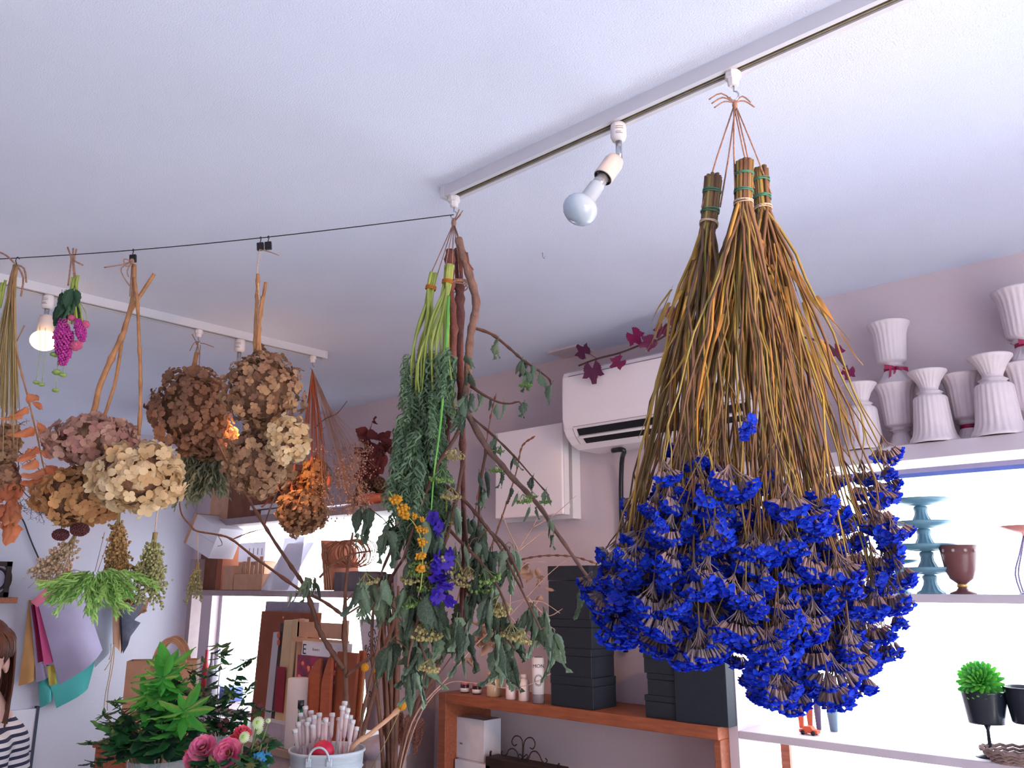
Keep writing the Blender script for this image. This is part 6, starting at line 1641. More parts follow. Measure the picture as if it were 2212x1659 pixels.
def leafy(name, label, base, stems, d, meshes, per, size, seed, whorl=False, r=.0028, cat='foliage', spread=.5, m='plant_stem'):
    rg = random.Random(seed); t = thing(name, label, cat, base)
    for (pl, dd, sm) in stems:
        pts = [base + Vector((rg.uniform(-.015, .015), rg.uniform(-.015, .015), .02))] + [at(x, y, d + dd*(i+1)/len(pl)) for i, (x, y) in enumerate(pl)]
        sp = smoothpath(pts, 5); st = MB().tube(sp, taper(len(sp), r, r*.4), 5).build('stem', m, t)
        n = len(sp)
        for q in range(per):
            if whorl and q < 9:
                p = sp[-1]; a = 2*pi*q/9; dv = _R*cos(a) + (UP*.8 + _F*.55)*sin(a) + (TOCAM*.6+UP*.4)*rg.uniform(-.35, .2)
            else:
                f = .45 + .55*rg.random(); p = sp[min(n-1, int(f*(n-1)))]; a = rg.uniform(0, 2*pi); dv = Vector((cos(a), sin(a), rg.uniform(-.7, .5)))
            inst(rg.choice(sm or meshes), 'leaf', face(p, dv, UP + TOCAM*rg.uniform(0, .9), size*rg.uniform(.7, 1.25)*(1.15 if whorl and q < 9 else 1)), st)
    return t
FD = 2.3
v1 = tp(335, FD); glass_vase('clear glass vase holding the green foliage at the table front', v1, .22, .055, .075)
leafy('foliage_bunch', 'bright green whorled leaves on tall stems in the glass vase', v1 + Vector((0, 0, .02)), [([(355, 1600), (362, 1500), (362, 1440)], .02, LB), ([(350, 1600), (345, 1520), (352, 1462)], -.02, LB), ([(370, 1620), (392, 1570), (398, 1535)], -.12, LB), ([(340, 1620), (330, 1540), (318, 1500)], 0, LB)], FD, LB, 24, .062, 91, True)
leafy('foliage_bunch', 'dark broad leaves filling the glass vase', v1 + Vector((.0, 0, .025)), [([(330, 1620), (370, 1540), (390, 1470)], .06, None), ([(330, 1620), (340, 1560), (360, 1520)], 0, None), ([(325, 1640), (285, 1580), (262, 1540)], .0, None), ([(320, 1640), (270, 1600), (240, 1570)], -.03, None), ([(330, 1640), (315, 1600), (300, 1570)], -.06, None), ([(340, 1640), (400, 1590), (420, 1540)], .03, None), ([(330, 1645), (290, 1620), (250, 1610)], -.04, None), ([(350, 1640), (370, 1610), (350, 1590)], -.08, None)], FD, LM + LK, 30, .06, 92)
leafy('foliage_bunch', 'small leaved pale sprigs drooping at the left of the vase', v1 + Vector((0, 0, .03)), [([(290, 1600), (265, 1540), (248, 1510)], .02, None), ([(280, 1620), (230, 1610), (185, 1600)], 0, None), ([(280, 1640), (240, 1640), (190, 1650)], -.02, None), ([(285, 1610), (240, 1560), (222, 1540)], .02, None)], FD, LF, 26, .03, 93)
v2 = tp(470, 2.55); glass_vase('tall glass vase behind the pink bouquet holding wiry vines', v2, .24, .05, .06)
leafy('foliage_bunch', 'wiry dark vine foliage against the bright window', v2 + Vector((0, 0, .02)), [([(470, 1600), (455, 1500), (440, 1420)], .03, None), ([(475, 1600), (470, 1500), (478, 1420), (470, 1390)], 0, None), ([(480, 1600), (500, 1500), (520, 1440), (545, 1420)], .02, None), ([(480, 1600), (520, 1520), (540, 1480)], -.03, None), ([(465, 1600), (430, 1500), (415, 1440)], .02, None), ([(470, 1600), (480, 1530), (500, 1490)], -.05, None), ([(485, 1610), (530, 1550), (570, 1530)], -.05, None), ([(470, 1610), (440, 1560), (450, 1500)], -.05, None), ([(475, 1610), (500, 1560), (520, 1530)], -.05, None), ([(470, 1600), (455, 1540), (430, 1470)], -.03, None)], 2.55, LF + [LK[0], LM[2]], 26, .042, 94, r=.0016)
# pink bouquet
mat('pink_petal', (238, 150, 182), (226, 116, 162), rough=.6, scale=40, var='island', trans=.3)
mat('magenta_petal', (224, 84, 152), (236, 140, 170), rough=.6, scale=40, var='island', trans=.3)
mat('coral_petal', (240, 112, 128), (228, 90, 112), rough=.6, scale=40, var='island', trans=.3)
mat('mum_petal', (228, 236, 198), (206, 222, 170), rough=.6, scale=40, trans=.3)
mat('mum_eye', (150, 196, 70), None, rough=.7)
mat('flower_eye', (120, 84, 40), None, rough=.8)
mat('tiny_blue', (74, 160, 210), (58, 138, 196), rough=.6, trans=.3)
BD2 = 2.0; rg = random.Random(95)
v3 = tp(480, BD2); bq = glass_vase('round glass vase of the pink lisianthus bouquet', v3, .17, .06, .07)
def stem_to(parent, c): return MB().tube(smoothpath([v3 + Vector((rg.uniform(-.02, .02), rg.uniform(-.02, .02), .02)), v3.lerp(c, .6), c], 3), .0022, 5).build('stem', 'plant_stem', parent)
def ruffle(label, px, py, r, m, dirv, dd=0, eye=True):
    c = at(px, py, BD2+dd); t = thing('lisianthus', label, 'flower', c); ax = Vector(dirv).normalized(); stem_to(t, c - ax*r*.6)
    u = ax.orthogonal().normalized(); w = ax.cross(u); b = MB()
    for ring, (n, ra, hh, sz) in enumerate(((6, .16, .48, .5), (7, .34, .42, .75), (8, .54, .24, .95), (9, .74, -.02, 1.1))):
        for q in range(n):
            a = 2*pi*q/n + ring*.5 + rg.uniform(-.15, .15); e = u*cos(a) + w*sin(a); s = w*cos(a) - u*sin(a); P = []
            for i in range(4):
                f = i/3; o = e*(r*(ra*.3 + ra*.75*f)) + ax*(r*(-.55*(1-f) + hh*f)) + e*(r*.12*f*f)
                wd = r*.42*sz*(.25 + .75*f); P.append([c + o + s*(wd*j) + ax*(r*(.10*rg.uniform(-1, 1)*f - .16*abs(j)*f)) - e*(r*.22*j*j*f) for j in (-1, -.5, 0, .5, 1)])
            b.grid(P)
    b.build('petals', m, t)
    MB().blob(c - ax*r*.1, r*.2, jit=.2, seg=8, rings=6, rg=rg).build('flower_centre', 'flower_eye' if eye else 'mum_eye', t)
    return t
LS = TOCAM
ruffle('pale pink ruffled lisianthus at the left of the bouquet', 437, 1614, .036, 'pink_petal', LS*.8 + UP*.6)
ruffle('magenta edged lisianthus at the lower left of the bouquet', 414, 1638, .032, 'magenta_petal', LS*.7 - _R*.6 + UP*.1, .02)
ruffle('large magenta pink lisianthus with a dark centre', 492, 1626, .037, 'magenta_petal', LS + UP*.25, -.02)
ruffle('coral pink lisianthus at the top of the bouquet', 525, 1581, .024, 'coral_petal', LS*.4 + UP*.9 + _R*.3, .03)
ruffle('small coral lisianthus behind the large magenta one', 508, 1597, .022, 'coral_petal', LS*.5 + UP*.8, .04)
def mum(label, px, py, r, dd=0):
    c = at(px, py, BD2+dd); t = thing('button_mum', label, 'flower', c); ax = (LS + UP*.4 + _R*rg.uniform(-.3, .3)).normalized(); stem_to(t, c)
    u = ax.orthogonal().normalized(); w = ax.cross(u); b = MB()
    for ring, (n, ra, hh) in enumerate(((20, 1.0, -.15), (18, .82, .05), (14, .6, .16))):
        for q in range(n):
            a = 2*pi*q/n + ring*.2; e = u*cos(a) + w*sin(a); s = w*cos(a) - u*sin(a); wd = r*.13
            b.grid([[c + e*(r*ra*f) + ax*(r*(.12 + (hh-.12)*f + .1*sin(pi*f))) + s*(wd*j*(.5+.7*f*(1.3-f))) for j in (-1, 1)] for f in (.2, .5, .8, 1)])
    b.build('petals', 'mum_petal', t); MB().blob(c + ax*r*.12, r*.32, jit=.1, seg=10, rings=6, rg=rg).build('flower_centre', 'mum_eye', t)
mum('white green button mum above the coral flower', 557, 1561, .014); mum('white green button mum right of the coral flower', 527, 1592, .013, -.03); mum('tiny unopened green mum at the right of the bouquet', 579, 1557, .006)
mum('cream button mum tucked below the upper mum', 557, 1575, .012, .02)
fl = thing('filler_sprig', 'sprig of tiny sky blue flowers at the lower right of the bouquet', 'flower', v3 + Vector((.0, .0, .03)))
for q in range(14):
    c = at(565 + rg.uniform(-16, 16), 1638 + rg.uniform(-12, 18), BD2 + rg.uniform(-.03, .03)); stem_to(fl, c)
    b = MB()
    for i in range(5):
        a = 2*pi*i/5; e = _R*cos(a) + UP*sin(a); s = UP*cos(a) - _R*sin(a); b.grid([[c, c + s*.001], [c + e*.005 - s*.0035 + TOCAM*.001, c + e*.005 + s*.0035 + TOCAM*.001], [c + e*.009 - s*.001, c + e*.009 + s*.001]])
    b.build('floret', 'tiny_blue', fl)
gf = leafy('bouquet_greens', 'dark leafy greens around the pink lisianthus', v3 + Vector((0, 0, .03)), [([(450, 1660), (455, 1640)], 0, None), ([(520, 1650), (540, 1620)], .0, None), ([(540, 1660), (570, 1600)], .03, None), ([(540, 1670), (560, 1640)], -.04, None), ([(480, 1680), (462, 1650)], -.06, None), ([(520, 1680), (530, 1650)], -.06, None), ([(440, 1680), (400, 1670)], -.02, None), ([(560, 1680), (575, 1620), (580, 1590)], .02, None)], BD2, LM + LK, 16, .038, 96)
sp_ = thing('scabiosa_pods', 'dark scabiosa seed pods on thin stems before the bright window', 'seed pod', v2 + Vector((0, 0, .03)))
for x, y in ((475, 1566), (488, 1557), (448, 1586), (486, 1576), (560, 1525)):
    c = at(x, y, 2.5); MB().tube([v2 + Vector((0, 0, .05)), at(x-2, y+60, 2.52), c], .0009, 4).build('stem', 'leaf_dark', sp_); MB().blob(c, (.009, .009, .008), jit=.2, seg=8, rings=6, rg=rg).build('pod', 'seed_dark', sp_)
# ------------------------------------------------------------------ white bucket of clear tubes
mat('white_metal', (190, 198, 208), (172, 182, 194), rough=.5, scale=14, stretch=(1, 1, 8))
mat('clear_tube', (226, 206, 208), (214, 190, 196), rough=.12, alpha=.55, spec=.6)
mat('tube_cap', (226, 222, 228), None, rough=.2, alpha=.8)
mat('pink_tube', (196, 92, 110), None, rough=.3, alpha=.8)
mat('red_ball', (196, 28, 66), (178, 20, 56), rough=.5)
mat('bottle_green', (30, 110, 84), None, rough=.2)
KD = 2.45; kc = at(707, 1618, KD); rr = 74*KD/FPX*1.0; kb0 = Vector((kc.x, kc.y, TBZ)); hk = kc.z - TBZ
bk = thing('metal_bucket', 'white metal bucket with ring handles full of clear flower tubes', 'bucket', kb0)
MB().lathe([(rr*.80, 0), (rr*.81, .004), (rr*.90, hk*.5), (rr*.915, hk*.52), (rr*.98, hk-.008), (rr*1.03, hk-.004), (rr*1.02, hk+.003), (rr*.97, hk), (rr*.88, hk*.5), (rr*.78, .01), (.01, .01)], 44, Matrix.Translation(kb0)).build('bucket_body', 'white_metal', bk)
for f in (.45, .62, .8): MB().lathe([(rr*(.805+.19*f), hk*f-.002), (rr*(.805+.19*f)+.003, hk*f), (rr*(.805+.19*f), hk*f+.002)], 44, Matrix.Translation(kb0), cap=False).build('rib', 'white_metal', bk)
hp_ = kb0 + TOCAM*rr*1.0 + Vector((0, 0, hk-.012))
MB().tube([hp_ + _R*(.027*cos(a)) + UP*(.034*sin(a)) + TOCAM*.004 for a in [pi*j/14 for j in range(15)]], .003, 6).build('handle', 'white_metal', bk)
for s_ in (-1, 1): bevel(MB().box((-.007, -.003, -.014), (.007, .003, .006), 0, Matrix.Translation(hp_ + _R*.027*s_) @ Matrix.Rotation(YAW, 4, 'Z')).build('handle_lug', 'white_metal', bk), .001, 1)
rg = random.Random(97)
o = MB().blob(kb0 + TOCAM*rr*.55 + Vector((0, 0, hk+.002)), .030, seg=18, rings=12).build('red_ball', 'red_ball'); tag(o, 'crimson ball at the front of the white bucket', 'ball')
tubes = []
pos = [(650, 1545), (660, 1530), (668, 1555), (672, 1540), (679, 1550), (685, 1560), (664, 1565), (690, 1545), (697, 1562), (704, 1556), (712, 1565), (718, 1545), (745, 1520), (751, 1535), (740, 1530), (757, 1550), (748, 1548), (762, 1560), (638, 1580), (645, 1565), (655, 1560), (770, 1575), (676, 1570), (733, 1555)]
ORD = 'first second third fourth fifth sixth seventh eighth ninth tenth eleventh twelfth thirteenth fourteenth fifteenth sixteenth seventeenth eighteenth nineteenth twentieth twenty-first twenty-second twenty-third twenty-fourth'.split()
pos.sort()
for k, (x, y) in enumerate(pos):
    e = at(x, y, KD + rg.uniform(-.05, .05)); f = (x-707)/75; b0 = kb0 + _R*(f*rr*.55) + _F*rg.uniform(-.5, .5)*rr + Vector((0, 0, .012))
    t = thing('flower_tube', f'{ORD[k]} clear flower tube from the left in the white bucket', 'tube', b0, 'clear flower tubes in the bucket')
    ax = (e-b0).normalized(); m = 'clear_tube' if k % 5 else 'pink_tube'
    MB().tube([b0, b0.lerp(e, .5), e - ax*.055], .0022, 6).build('stick', m, t)
    MB().lathe([(.0022, .060), (.0050, .052), (.0062, .006), (.0062, 0)], 10, aim(e, ax)).build('tube', 'clear_tube', t)
    MB().lathe([(.0075, .004), (.0078, 0), (.0075, -.006), (.003, -.007)], 10, aim(e, ax), 0, lambda i: (5, .15)).build('cap', 'tube_cap', t)
p = tp(640, KD+.06); p.z = TBZ; t = thing('green_bottle', 'slim green bottle with a black cap beside the bucket tubes', 'bottle', p)
hb = at(640, 1520, KD+.06).z - TBZ
MB().lathe([(.02, 0), (.021, .003), (.021, hb*.55), (.008, hb*.72), (.007, hb*.97)], 20, Matrix.Translation(p)).build('body', 'bottle_green', t); MB().lathe([(.009, hb*.96), (.009, hb*1.03), (.001, hb*1.03)], 16, Matrix.Translation(p)).build('cap', 'dark_plastic', t)

# ------------------------------------------------------------------ tall bare branches in a vase
ND = 2.62; nb = tp(762, ND)
t = thing('branch_vase', 'dark stoneware vase hidden behind the bucket', 'vase', nb)
MB().lathe([(.05, 0), (.055, .01), (.06, .05), (.045, .09), (.04, .11), (.035, .11), (.05, .06), (.002, .02)], 28, Matrix.Translation(nb)).build('body', 'pot_black', t)
rg = random.Random(98)
bb_ = thing('bare_branches', 'dark bare forked branches reaching up left before the window', 'branch', nb + Vector((0, 0, .02)))
def nbr(px, r0, r1, dd0=0, dd1=0, name='branch', m='twig_brown', kn=.35, base=False):
    pts = ([nb + Vector((rg.uniform(-.02, .02), rg.uniform(-.02, .02), .03))] if base else []) + [at(x, y, ND + dd0 + (dd1-dd0)*i/(len(px)-1)) for i, (x, y) in enumerate(px)]
    return branch(bb_, pts, r0, r1, m, name, kn, 7)
tr_ = nbr([(758, 1640), (750, 1560), (747, 1480), (745, 1400), (745, 1330), (747, 1260), (755, 1200), (762, 1150)], .011, .003, 0, .02, 'trunk', base=True)
A_ = nbr([(742, 1445), (715, 1405), (690, 1362), (674, 1312), (655, 1262), (630, 1225), (590, 1165), (562, 1120), (545, 1092), (520, 1050), (490, 1000), (465, 945)], .008, .0025, 0, .10)
B_ = nbr([(742, 1330), (700, 1300), (650, 1275), (600, 1240), (545, 1200), (500, 1165), (470, 1155), (425, 1147), (412, 1135), (392, 1110), (386, 1068)], .005, .0022, 0, .15)
nbr([(572, 1132), (583, 1100), (600, 1060)], .003, .0015, .09, .12); nbr([(500, 1166), (540, 1150), (580, 1140)], .002, .001, .1, .12)
D_ = nbr([(746, 1462), (790, 1425), (830, 1400), (862, 1365), (890, 1345)], .005, .002, 0, -.02); nbr([(690, 1248), (720, 1218), (760, 1197), (805, 1190)], .004, .0018, 0, .02)
nbr([(765, 1640), (790, 1560), (812, 1480), (832, 1400), (850, 1345), (845, 1290)], .009, .004, .03, .03, base=True)
nbr([(770, 1640), (780, 1560), (800, 1470), (815, 1400), (825, 1330)], .006, .003, -.03, -.02, base=True)
nbr([(745, 1300), (770, 1275), (790, 1250)], .003, .001); nbr([(745, 1330), (775, 1310), (800, 1290), (812, 1270)], .003, .0012); nbr([(470, 1155), (480, 1175), (470, 1180)], .0012, .0007, .12, .12)
for (x, y, k, br, s, dd) in ((665, 1268, 9, A_, .05, .02), (790, 1300, 7, tr_, .045, .0), (775, 1330, 4, tr_, .04, 0), (870, 1365, 3, D_, .04, 0), (640, 1290, 3, A_, .04, .02), (780, 1160, 4, tr_, .04, .02)):
    for q in range(k): hang_leaf(br, at(x + rg.gauss(0, 14), y - 12 + rg.gauss(0, 8), ND + dd + rg.uniform(-.02, .02)), s, rg)
# small leaves on the branch tip; their orange paints in the lamplight
for i in range(8):
    p = at(465 + i*8, 948 + i*14, ND+.10); hang_leaf(A_, p, .022, rg, OLM)
seed_bunch('tiny green and straw bunch hung on thread from the bare branch', (428, 1215), (395, 436), 1222, 1318, ND+.14, 'pale_green', 'straw', 99, 14, .0055, 18, up=(427, 1148))
# bark bundle
bu = thing('bark_bundle', 'upright bundle of brown bark strips behind the leafy bunch', 'branch', tp(845, 2.75))
for q in range(16):
    x = 838 + rg.gauss(0, 14); pts = [tp(845 + (x-838)*.3, 2.75), at(842 + (x-838)*.6, 1560, 2.75 + rg.uniform(-.03, .03)), at(x, 1400, 2.75 + rg.uniform(-.03, .03)), at(x + rg.uniform(-14, 8), rg.uniform(1255, 1300), 2.75 + rg.uniform(-.03, .03))]
    branch(bu, pts, rg.uniform(.006, .009), .004, 'twig_brown', 'bark_strip', .2, 5)
t = thing('bamboo_cane', 'pale bamboo cane leaning diagonally out of the bucket', 'cane', at(757, 1624, KD-.02))
pts = [kb0 + _R*.02 + Vector((0, 0, .05)), at(757, 1624, KD), at(800, 1585, KD+.02), at(840, 1552, KD+.04), at(872, 1522, KD+.06)]
branch(t, pts, .0062, .0055, 'kraft', 'cane', .15, 8); 
def craspedia(label, x, y, base, d):
    t = thing('craspedia', label, 'dried flowers', base); c = at(x, y, d); MB().tube([base, base.lerp(c, .6) + Vector((0, 0, -.01)), c], .0013, 5).build('stem', 'straw', t)
    b = MB()
    for i in range(140):
        z = 1-2*(i+.5)/140; a = i*2.4; q = sqrt(1-z*z); b.blob(c + Vector((q*cos(a), q*sin(a), z))*.0105, .0017, seg=5, rings=3)
    b.blob(c, .0105, seg=12, rings=8); b.build('ball', 'yellow_flower', t)
craspedia('round yellow craspedia ball in front of the printed bag', 788, 1442, nb + Vector((0, 0, .05)), ND-.05)
craspedia('round yellow craspedia ball at the tip of the bamboo cane', 869, 1525, nb + Vector((.01, 0, .05)), KD+.03)
craspedia('smaller yellow craspedia ball half hidden by branches', 813, 1447, nb + Vector((-.01, 0, .05)), ND+.04)
# catkin willow and pale twigs rising to the right
cw = tp(850, 2.66); t = thing('branch_vase', 'dark vase at the back of the table holding the catkin twigs', 'vase', cw)
MB().lathe([(.045, 0), (.05, .01), (.052, .06), (.04, .10), (.036, .11), (.045, .05), (.002, .02)], 28, Matrix.Translation(cw)).build('body', 'pot_black', t)
cn = thing('catkin_twigs', 'brown catkin twigs arching over the wall beside the black tower', 'branch', cw + Vector((0, 0, .02)))
mat('catkin', (120, 74, 54), (96, 58, 44), rough=.85, scale=50)
def catkin(px, d1, r0=.0035, cat=True):
    pts = [cw + Vector((0, 0, .03))] + [at(x, y, 2.66 + (d1-2.66)*(i+1)/len(px)) for i, (x, y) in enumerate(px)]
    sp = smoothpath(pts, 6); st = MB().tube(sp, taper(len(sp), r0, .0012), 5).build('twig', 'twig_brown', cn)
    if cat:
        for i in range(len(sp)//2, len(sp)-1, 2):
            d = (sp[i+1]-sp[i]).normalized(); c = sp[i]; MB().lathe([(.0008, .011), (.0032, .004), (.0036, -.003), (.001, -.011)], 7, aim(c, d)).build('catkin', 'catkin', st)
catkin([(880, 1560), (930, 1470), (985, 1370), (1030, 1270), (1062, 1180), (1090, 1100), (1115, 1020), (1128, 965), (1153, 944)], 2.5, .006)
catkin([(900, 1520), (980, 1380), (1040, 1275), (1092, 1226), (1130, 1208), (1185, 1200), (1240, 1203), (1290, 1218)], 2.4, .004)
catkin([(900, 1540), (960, 1400), (1010, 1200), (1040, 1020), (1060, 900), (1072, 850)], 2.45, .003)
catkin([(890, 1560), (960, 1440), (1010, 1390), (1090, 1385), (1140, 1382)], 2.5, .0025)
pw = thing('pale_twigs', 'fine pale bare twigs with dried beige leaves in front of the wall', 'branch', cw + Vector((.01, 0, .02)))
mat('pale_twig', (186, 150, 136), (160, 124, 112), rough=.8, scale=40)
mat('beige_leaf', (176, 140, 118), (146, 110, 92), rough=.75, var='object', trans=.3)
BLM = [leaf_mesh(R, 1, .6, .5, .5, .9).mesh('leaf', 'beige_leaf'), leaf_mesh(R, 1, .5, .8, .3, .9).mesh('leaf', 'beige_leaf')]
def pale(px, d=2.55, r=.0022, base=True):
    pts = ([cw + Vector((0, 0, .03))] if base else []) + [at(x, y, d) for x, y in px]; sp = smoothpath(pts, 5)
    MB().tube(sp, taper(len(sp), r, .0007), 4).build('twig', 'pale_twig', pw)
pale([(900, 1560), (960, 1480), (1020, 1475), (1080, 1485), (1140, 1480), (1190, 1455)]); pale([(890, 1560), (970, 1460), (1040, 1380), (1100, 1330), (1180, 1245), (1235, 1200)], r=.003)
pale([(1100, 1330), (1105, 1250), (1120, 1190), (1150, 1140), (1165, 1110)], base=False); pale([(1120, 1190), (1100, 1150), (1085, 1110)], base=False); pale([(1105, 1250), (1140, 1215), (1180, 1215)], base=False); pale([(1130, 1300), (1170, 1300), (1210, 1325)], base=False); pale([(1140, 1290), (1180, 1330), (1215, 1315)], base=False); pale([(1060, 1360), (1090, 1310), (1140, 1292)], base=False); pale([(1150, 1140), (1200, 1110), (1245, 1070)], base=False); pale([(1100, 1330), (1150, 1380), (1200, 1380)], base=False); pale([(1120, 1190), (1145, 1170), (1175, 1150), (1200, 1160)], base=False)
for (x, y, k, s) in ((1155, 1240, 6, .035), (1165, 1265, 5, .03), (1170, 1290, 3, .028), (1045, 1370, 9, .05), (1025, 1400, 6, .05), (1015, 1440, 5, .045), (1065, 1395, 5, .045), (1335, 1365, 5, .04)):
    for q in range(k):
        p = at(x + rg.gauss(0, 10), y - 14 + rg.gauss(0, 9), 2.58 if x < 1300 else 2.2); inst(rg.choice(BLM), 'leaf', face(p, Vector((rg.uniform(-1, 1), rg.uniform(-1, 1), rg.uniform(-1, .4))), TOCAM, s*rg.uniform(.8, 1.2)), pw)
# ================================================================== person at the left edge
mat('skin', (236, 190, 176), (228, 176, 164), rough=.55, scale=12, spec=.3)
mat('lip', (206, 112, 112), None, rough=.5)
mat('eye_white', (238, 234, 232), None, rough=.2)
mat('iris', (42, 28, 24), None, rough=.15)
mat('hair_brown', (104, 62, 44), (76, 44, 34), rough=.5, scale=60, var='island')
mat('denim', (52, 84, 128), (44, 70, 112), rough=.8, scale=80)
mat('shoe', (70, 60, 58), None, rough=.6)
m = mat('striped_knit', (226, 228, 236), (220, 222, 232), rough=.85, scale=90)
nt = m.node_tree; pb_ = nt.nodes['Principled BSDF']
tc = nt.nodes.new('ShaderNodeTexCoord'); sx = nt.nodes.new('ShaderNodeSeparateXYZ'); nt.links.new(tc.outputs['Object'], sx.inputs[0])
mu = nt.nodes.new('ShaderNodeMath'); mu.operation = 'MULTIPLY'; mu.inputs[1].default_value = 46.0; nt.links.new(sx.outputs['Z'], mu.inputs[0])
fr2 = nt.nodes.new('ShaderNodeMath'); fr2.operation = 'FRACT'; nt.links.new(mu.outputs[0], fr2.inputs[0])
gt = nt.nodes.new('ShaderNodeMath'); gt.operation = 'GREATER_THAN'; gt.inputs[1].default_value = .55; nt.links.new(fr2.outputs[0], gt.inputs[0])
mx = nt.nodes.new('ShaderNodeMix'); mx.data_type = 'RGBA'; mx.inputs[6].default_value = (*srgb(226, 228, 236), 1); mx.inputs[7].default_value = (*srgb(44, 52, 84), 1)
nt.links.new(gt.outputs[0], mx.inputs[0]); nt.links.new(mx.outputs[2], pb_.inputs['Base Color'])

HD = 2.7
hc = at(-42, 1432, HD+.05)                  # centre of the head
base = Vector((hc.x, hc.y, 0)) + _F*.10
th = radians(62); fw = (TOCAM*cos(th) - _R*sin(th)).normalized(); sd = (_R*cos(th) + TOCAM*sin(th)).normalized()
ps = thing('person', 'person with long brown hair and a striped top sitting at the left edge', 'person', base)
def B(f, s, z): return base + fw*f + sd*s + Vector((0, 0, z))
seat = .55; zs_ = hc.z - 1.26
def Z(z): return z + zs_
def finish(o, vox, it):
    r = o.modifiers.new('remesh', 'REMESH'); r.mode = 'VOXEL'; r.voxel_size = vox; r.use_smooth_shade = True
    s_ = o.modifiers.new('smooth', 'SMOOTH'); s_.iterations = it; s_.factor = .5
    return o
# head frame looks at the camera, slightly down
hf = (TOCAM*.82 + _R*.56 - UP*.10).normalized(); hs = UP.cross(hf).normalized(); hu = hf.cross(hs)
hs = hs if hs.dot(_R) > 0 else -hs
hcen = hc
def Hd(f, s, u): return hcen + hf*f + hs*s + hu*u
def ell(b, c, rf, rs, ru, seg=20, rings=14):
    o = MB().blob((0, 0, 0), (1, 1, 1), seg=seg, rings=rings); Mx = Matrix((hf*rf, hs*rs, hu*ru)).transposed().to_4x4(); b.merge(o, Matrix.Translation(c) @ Mx)
def capsule(b, pts, rs, n=14):
    b.tube(pts, rs, n)
    for p, r in zip(pts, rs): b.blob(p, r, seg=n, rings=8)
body = MB()
ell(body, Hd(-.01, 0, .035), .092, .074, .090); ell(body, Hd(.022, 0, -.035), .062, .060, .075); ell(body, Hd(.045, 0, -.085), .032, .036, .030)
ell(body, Hd(.088, 0, -.030), .016, .011, .015, 10, 8); capsule(body, [Hd(.078, 0, .012), Hd(.090, 0, -.018)], [.007, .009], 8)
for s_ in (-1, 1): ell(body, Hd(-.012, .073*s_, -.012), .018, .009, .030, 10, 8); ell(body, Hd(.058, .036*s_, -.034), .024, .022, .022, 10, 8)
nk = B(-.02, 0, Z(1.06))
capsule(body, [nk, Hd(-.02, 0, -.07)], [.050, .046])
capsule(body, [B(0, 0, Z(.60)), B(-.005, 0, Z(.74)), B(.0, 0, Z(.90)), B(-.015, 0, Z(1.0))], [.135, .105, .115, .085], 18)
for s_ in (-1, 1):
    capsule(body, [nk + Vector((0, 0, -.03)), B(-.01, .15*s_, Z(1.005))], [.05, .048])
    el = B(-.02, .20*s_, Z(.76)); wr_ = B(.20, .13*s_, Z(.68))
    capsule(body, [B(-.01, .155*s_, Z(1.0)), el], [.044, .035]); capsule(body, [el, el.lerp(wr_, .4), wr_], [.036, .034, .024])
    pm_d = (B(.30, .05*s_, Z(.645)) - wr_).normalized(); pl = wr_ + pm_d*.05; acr = UP.cross(pm_d).normalized()
    capsule(body, [wr_, pl], [.024, .026]); 
    for q in range(4):
        o = pl + acr*((q-1.5)*.018) + pm_d*.015; L = (.062, .074, .070, .055)[q]
        capsule(body, [o, o + pm_d*L*.55 + UP*.004, o + pm_d*L*.8 - UP*.012, o + pm_d*L*.95 - UP*.028], [.0092, .0086, .008, .0072], 8)
    o = wr_ + pm_d*.02 - acr*.022*s_; capsule(body, [o, o - acr*.026*s_ + pm_d*.03, o - acr*.028*s_ + pm_d*.055], [.011, .010, .008], 8)
    hip = B(.0, .085*s_, Z(.60)); kn = B(.42, .10*s_, Z(.58)); an = B(.40, .10*s_, .10)
    capsule(body, [hip, kn], [.088, .062]); capsule(body, [kn, kn.lerp(an, .35), an], [.060, .055, .036]); capsule(body, [an, B(.46, .105*s_, .045), B(.56, .11*s_, .035)], [.036, .036, .028])
finish(body.build('body', 'skin', ps), .0065, 4)
sh = MB()
capsule(sh, [B(0, 0, Z(.62)), B(-.005, 0, Z(.74)), B(.0, 0, Z(.90)), B(-.015, 0, Z(.99))], [.150, .125, .133, .105], 20); capsule(sh, [B(-.02, 0, Z(1.02)), B(-.02, 0, Z(1.045))], [.070, .062])
for s_ in (-1, 1):
    el = B(-.02, .20*s_, Z(.76)); wr_ = B(.20, .13*s_, Z(.68))
    capsule(sh, [nk + Vector((0, 0, -.045)), B(-.01, .15*s_, Z(1.0))], [.058, .060]); capsule(sh, [B(-.01, .155*s_, Z(.995)), el], [.058, .050]); capsule(sh, [el, el.lerp(wr_, .8)], [.050, .040])
finish(sh.build('striped_top', 'striped_knit', ps), .009, 6)
je = MB(); capsule(je, [B(0, 0, Z(.60)), B(0, 0, Z(.66))], [.155, .135], 18)
for s_ in (-1, 1):
    hip = B(.0, .085*s_, Z(.60)); kn = B(.42, .10*s_, Z(.58)); an = B(.40, .10*s_, .13); capsule(je, [hip, kn], [.102, .074]); capsule(je, [kn, kn.lerp(an, .35), an], [.074, .066, .050])
finish(je.build('jeans', 'denim', ps), .010, 5)
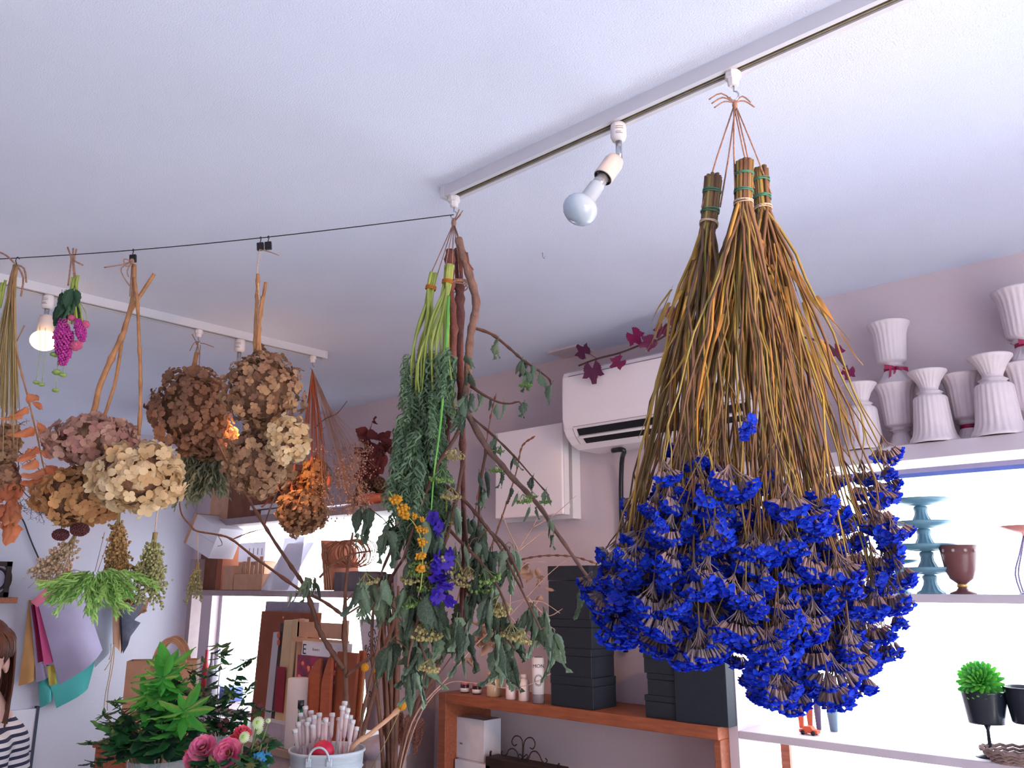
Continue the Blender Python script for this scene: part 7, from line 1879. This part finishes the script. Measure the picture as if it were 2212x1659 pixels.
for s_ in (-1, 1):
    so = MB(); capsule(so, [B(.39, .10*s_, .07), B(.46, .105*s_, .052), B(.565, .11*s_, .045)], [.045, .045, .038]); finish(so.build('shoe', 'shoe', ps), .01, 4)
    e = Hd(.0735, .031*s_, .0); b = MB(); b.blob(e, .0125, seg=14, rings=10); b.build('eye', 'eye_white', ps)
    MB().blob(e + hf*.0085, .0062, seg=12, rings=8).build('iris', 'iris', ps)
    MB().tube(smoothpath([Hd(.080, .014*s_, .008), Hd(.0875, .031*s_, .0125), Hd(.074, .047*s_, .004)], 4), [.0012]*4 + [.002]*5, 6).build('eyelid', 'hair_brown', ps)
    MB().tube(smoothpath([Hd(.088, .012*s_, .026), Hd(.088, .032*s_, .032), Hd(.074, .052*s_, .025)], 3), .0024, 6).build('eyebrow', 'hair_brown', ps)
MB().tube(smoothpath([Hd(.066, -.024, -.068), Hd(.080, -.010, -.064), Hd(.082, 0, -.066), Hd(.080, .010, -.064), Hd(.066, .024, -.068)], 3), .0048, 8).build('lips', 'lip', ps)
rg = random.Random(101); hr = MB(); ell(hr, Hd(-.022, 0, .045), .098, .084, .094, 22, 16)
for i in range(230):
    a = rg.uniform(1.45, 2*pi-.8) if i > 70 else rg.uniform(-.95, 1.3); front = i <= 70
    r = hf*cos(a)*.098 + hs*sin(a)*.084; top = Hd(-.02, 0, .12) + r*.3
    if front:
        p = [top, Hd(-.015, 0, .085) + r*.95, Hd(-.01, 0, .055) + r*1.12, Hd(-.008, 0, rg.uniform(.022, .034)) + r*1.10]; w = .0034
    else:
        dn = rg.uniform(.22, .36); mid = Hd(-.02, 0, .02) + r*1.10; p = [top, Hd(-.02, 0, .085) + r*.95, mid, mid + Vector((0, 0, -.12)) + r*.05, mid + Vector((rg.uniform(-.015, .015), rg.uniform(-.015, .015), -dn)) - r*.1]; w = .0052
    sp = smoothpath(p, 4); hr.tube(sp, taper(len(sp), w, w*.6), 5)
hr.build('hair', 'hair_brown', ps)
st_l = thing('stool', 'round wooden stool under the seated person', 'stool', B(0, 0, 0) - Vector((0, 0, 0)))
zt = Z(.60) - .105
MB().lathe([(.15, zt-.03), (.16, zt-.02), (.16, zt), (.002, zt)], 30, Matrix.Translation(base)).build('seat', 'table_wood', st_l)
for q in range(4):
    a = pi/4 + q*pi/2; e = Vector((cos(a), sin(a), 0)); MB().tube([base + e*.10 + Vector((0, 0, zt-.03)), base + e*.16], .014, 8).build('leg', 'table_wood', st_l)
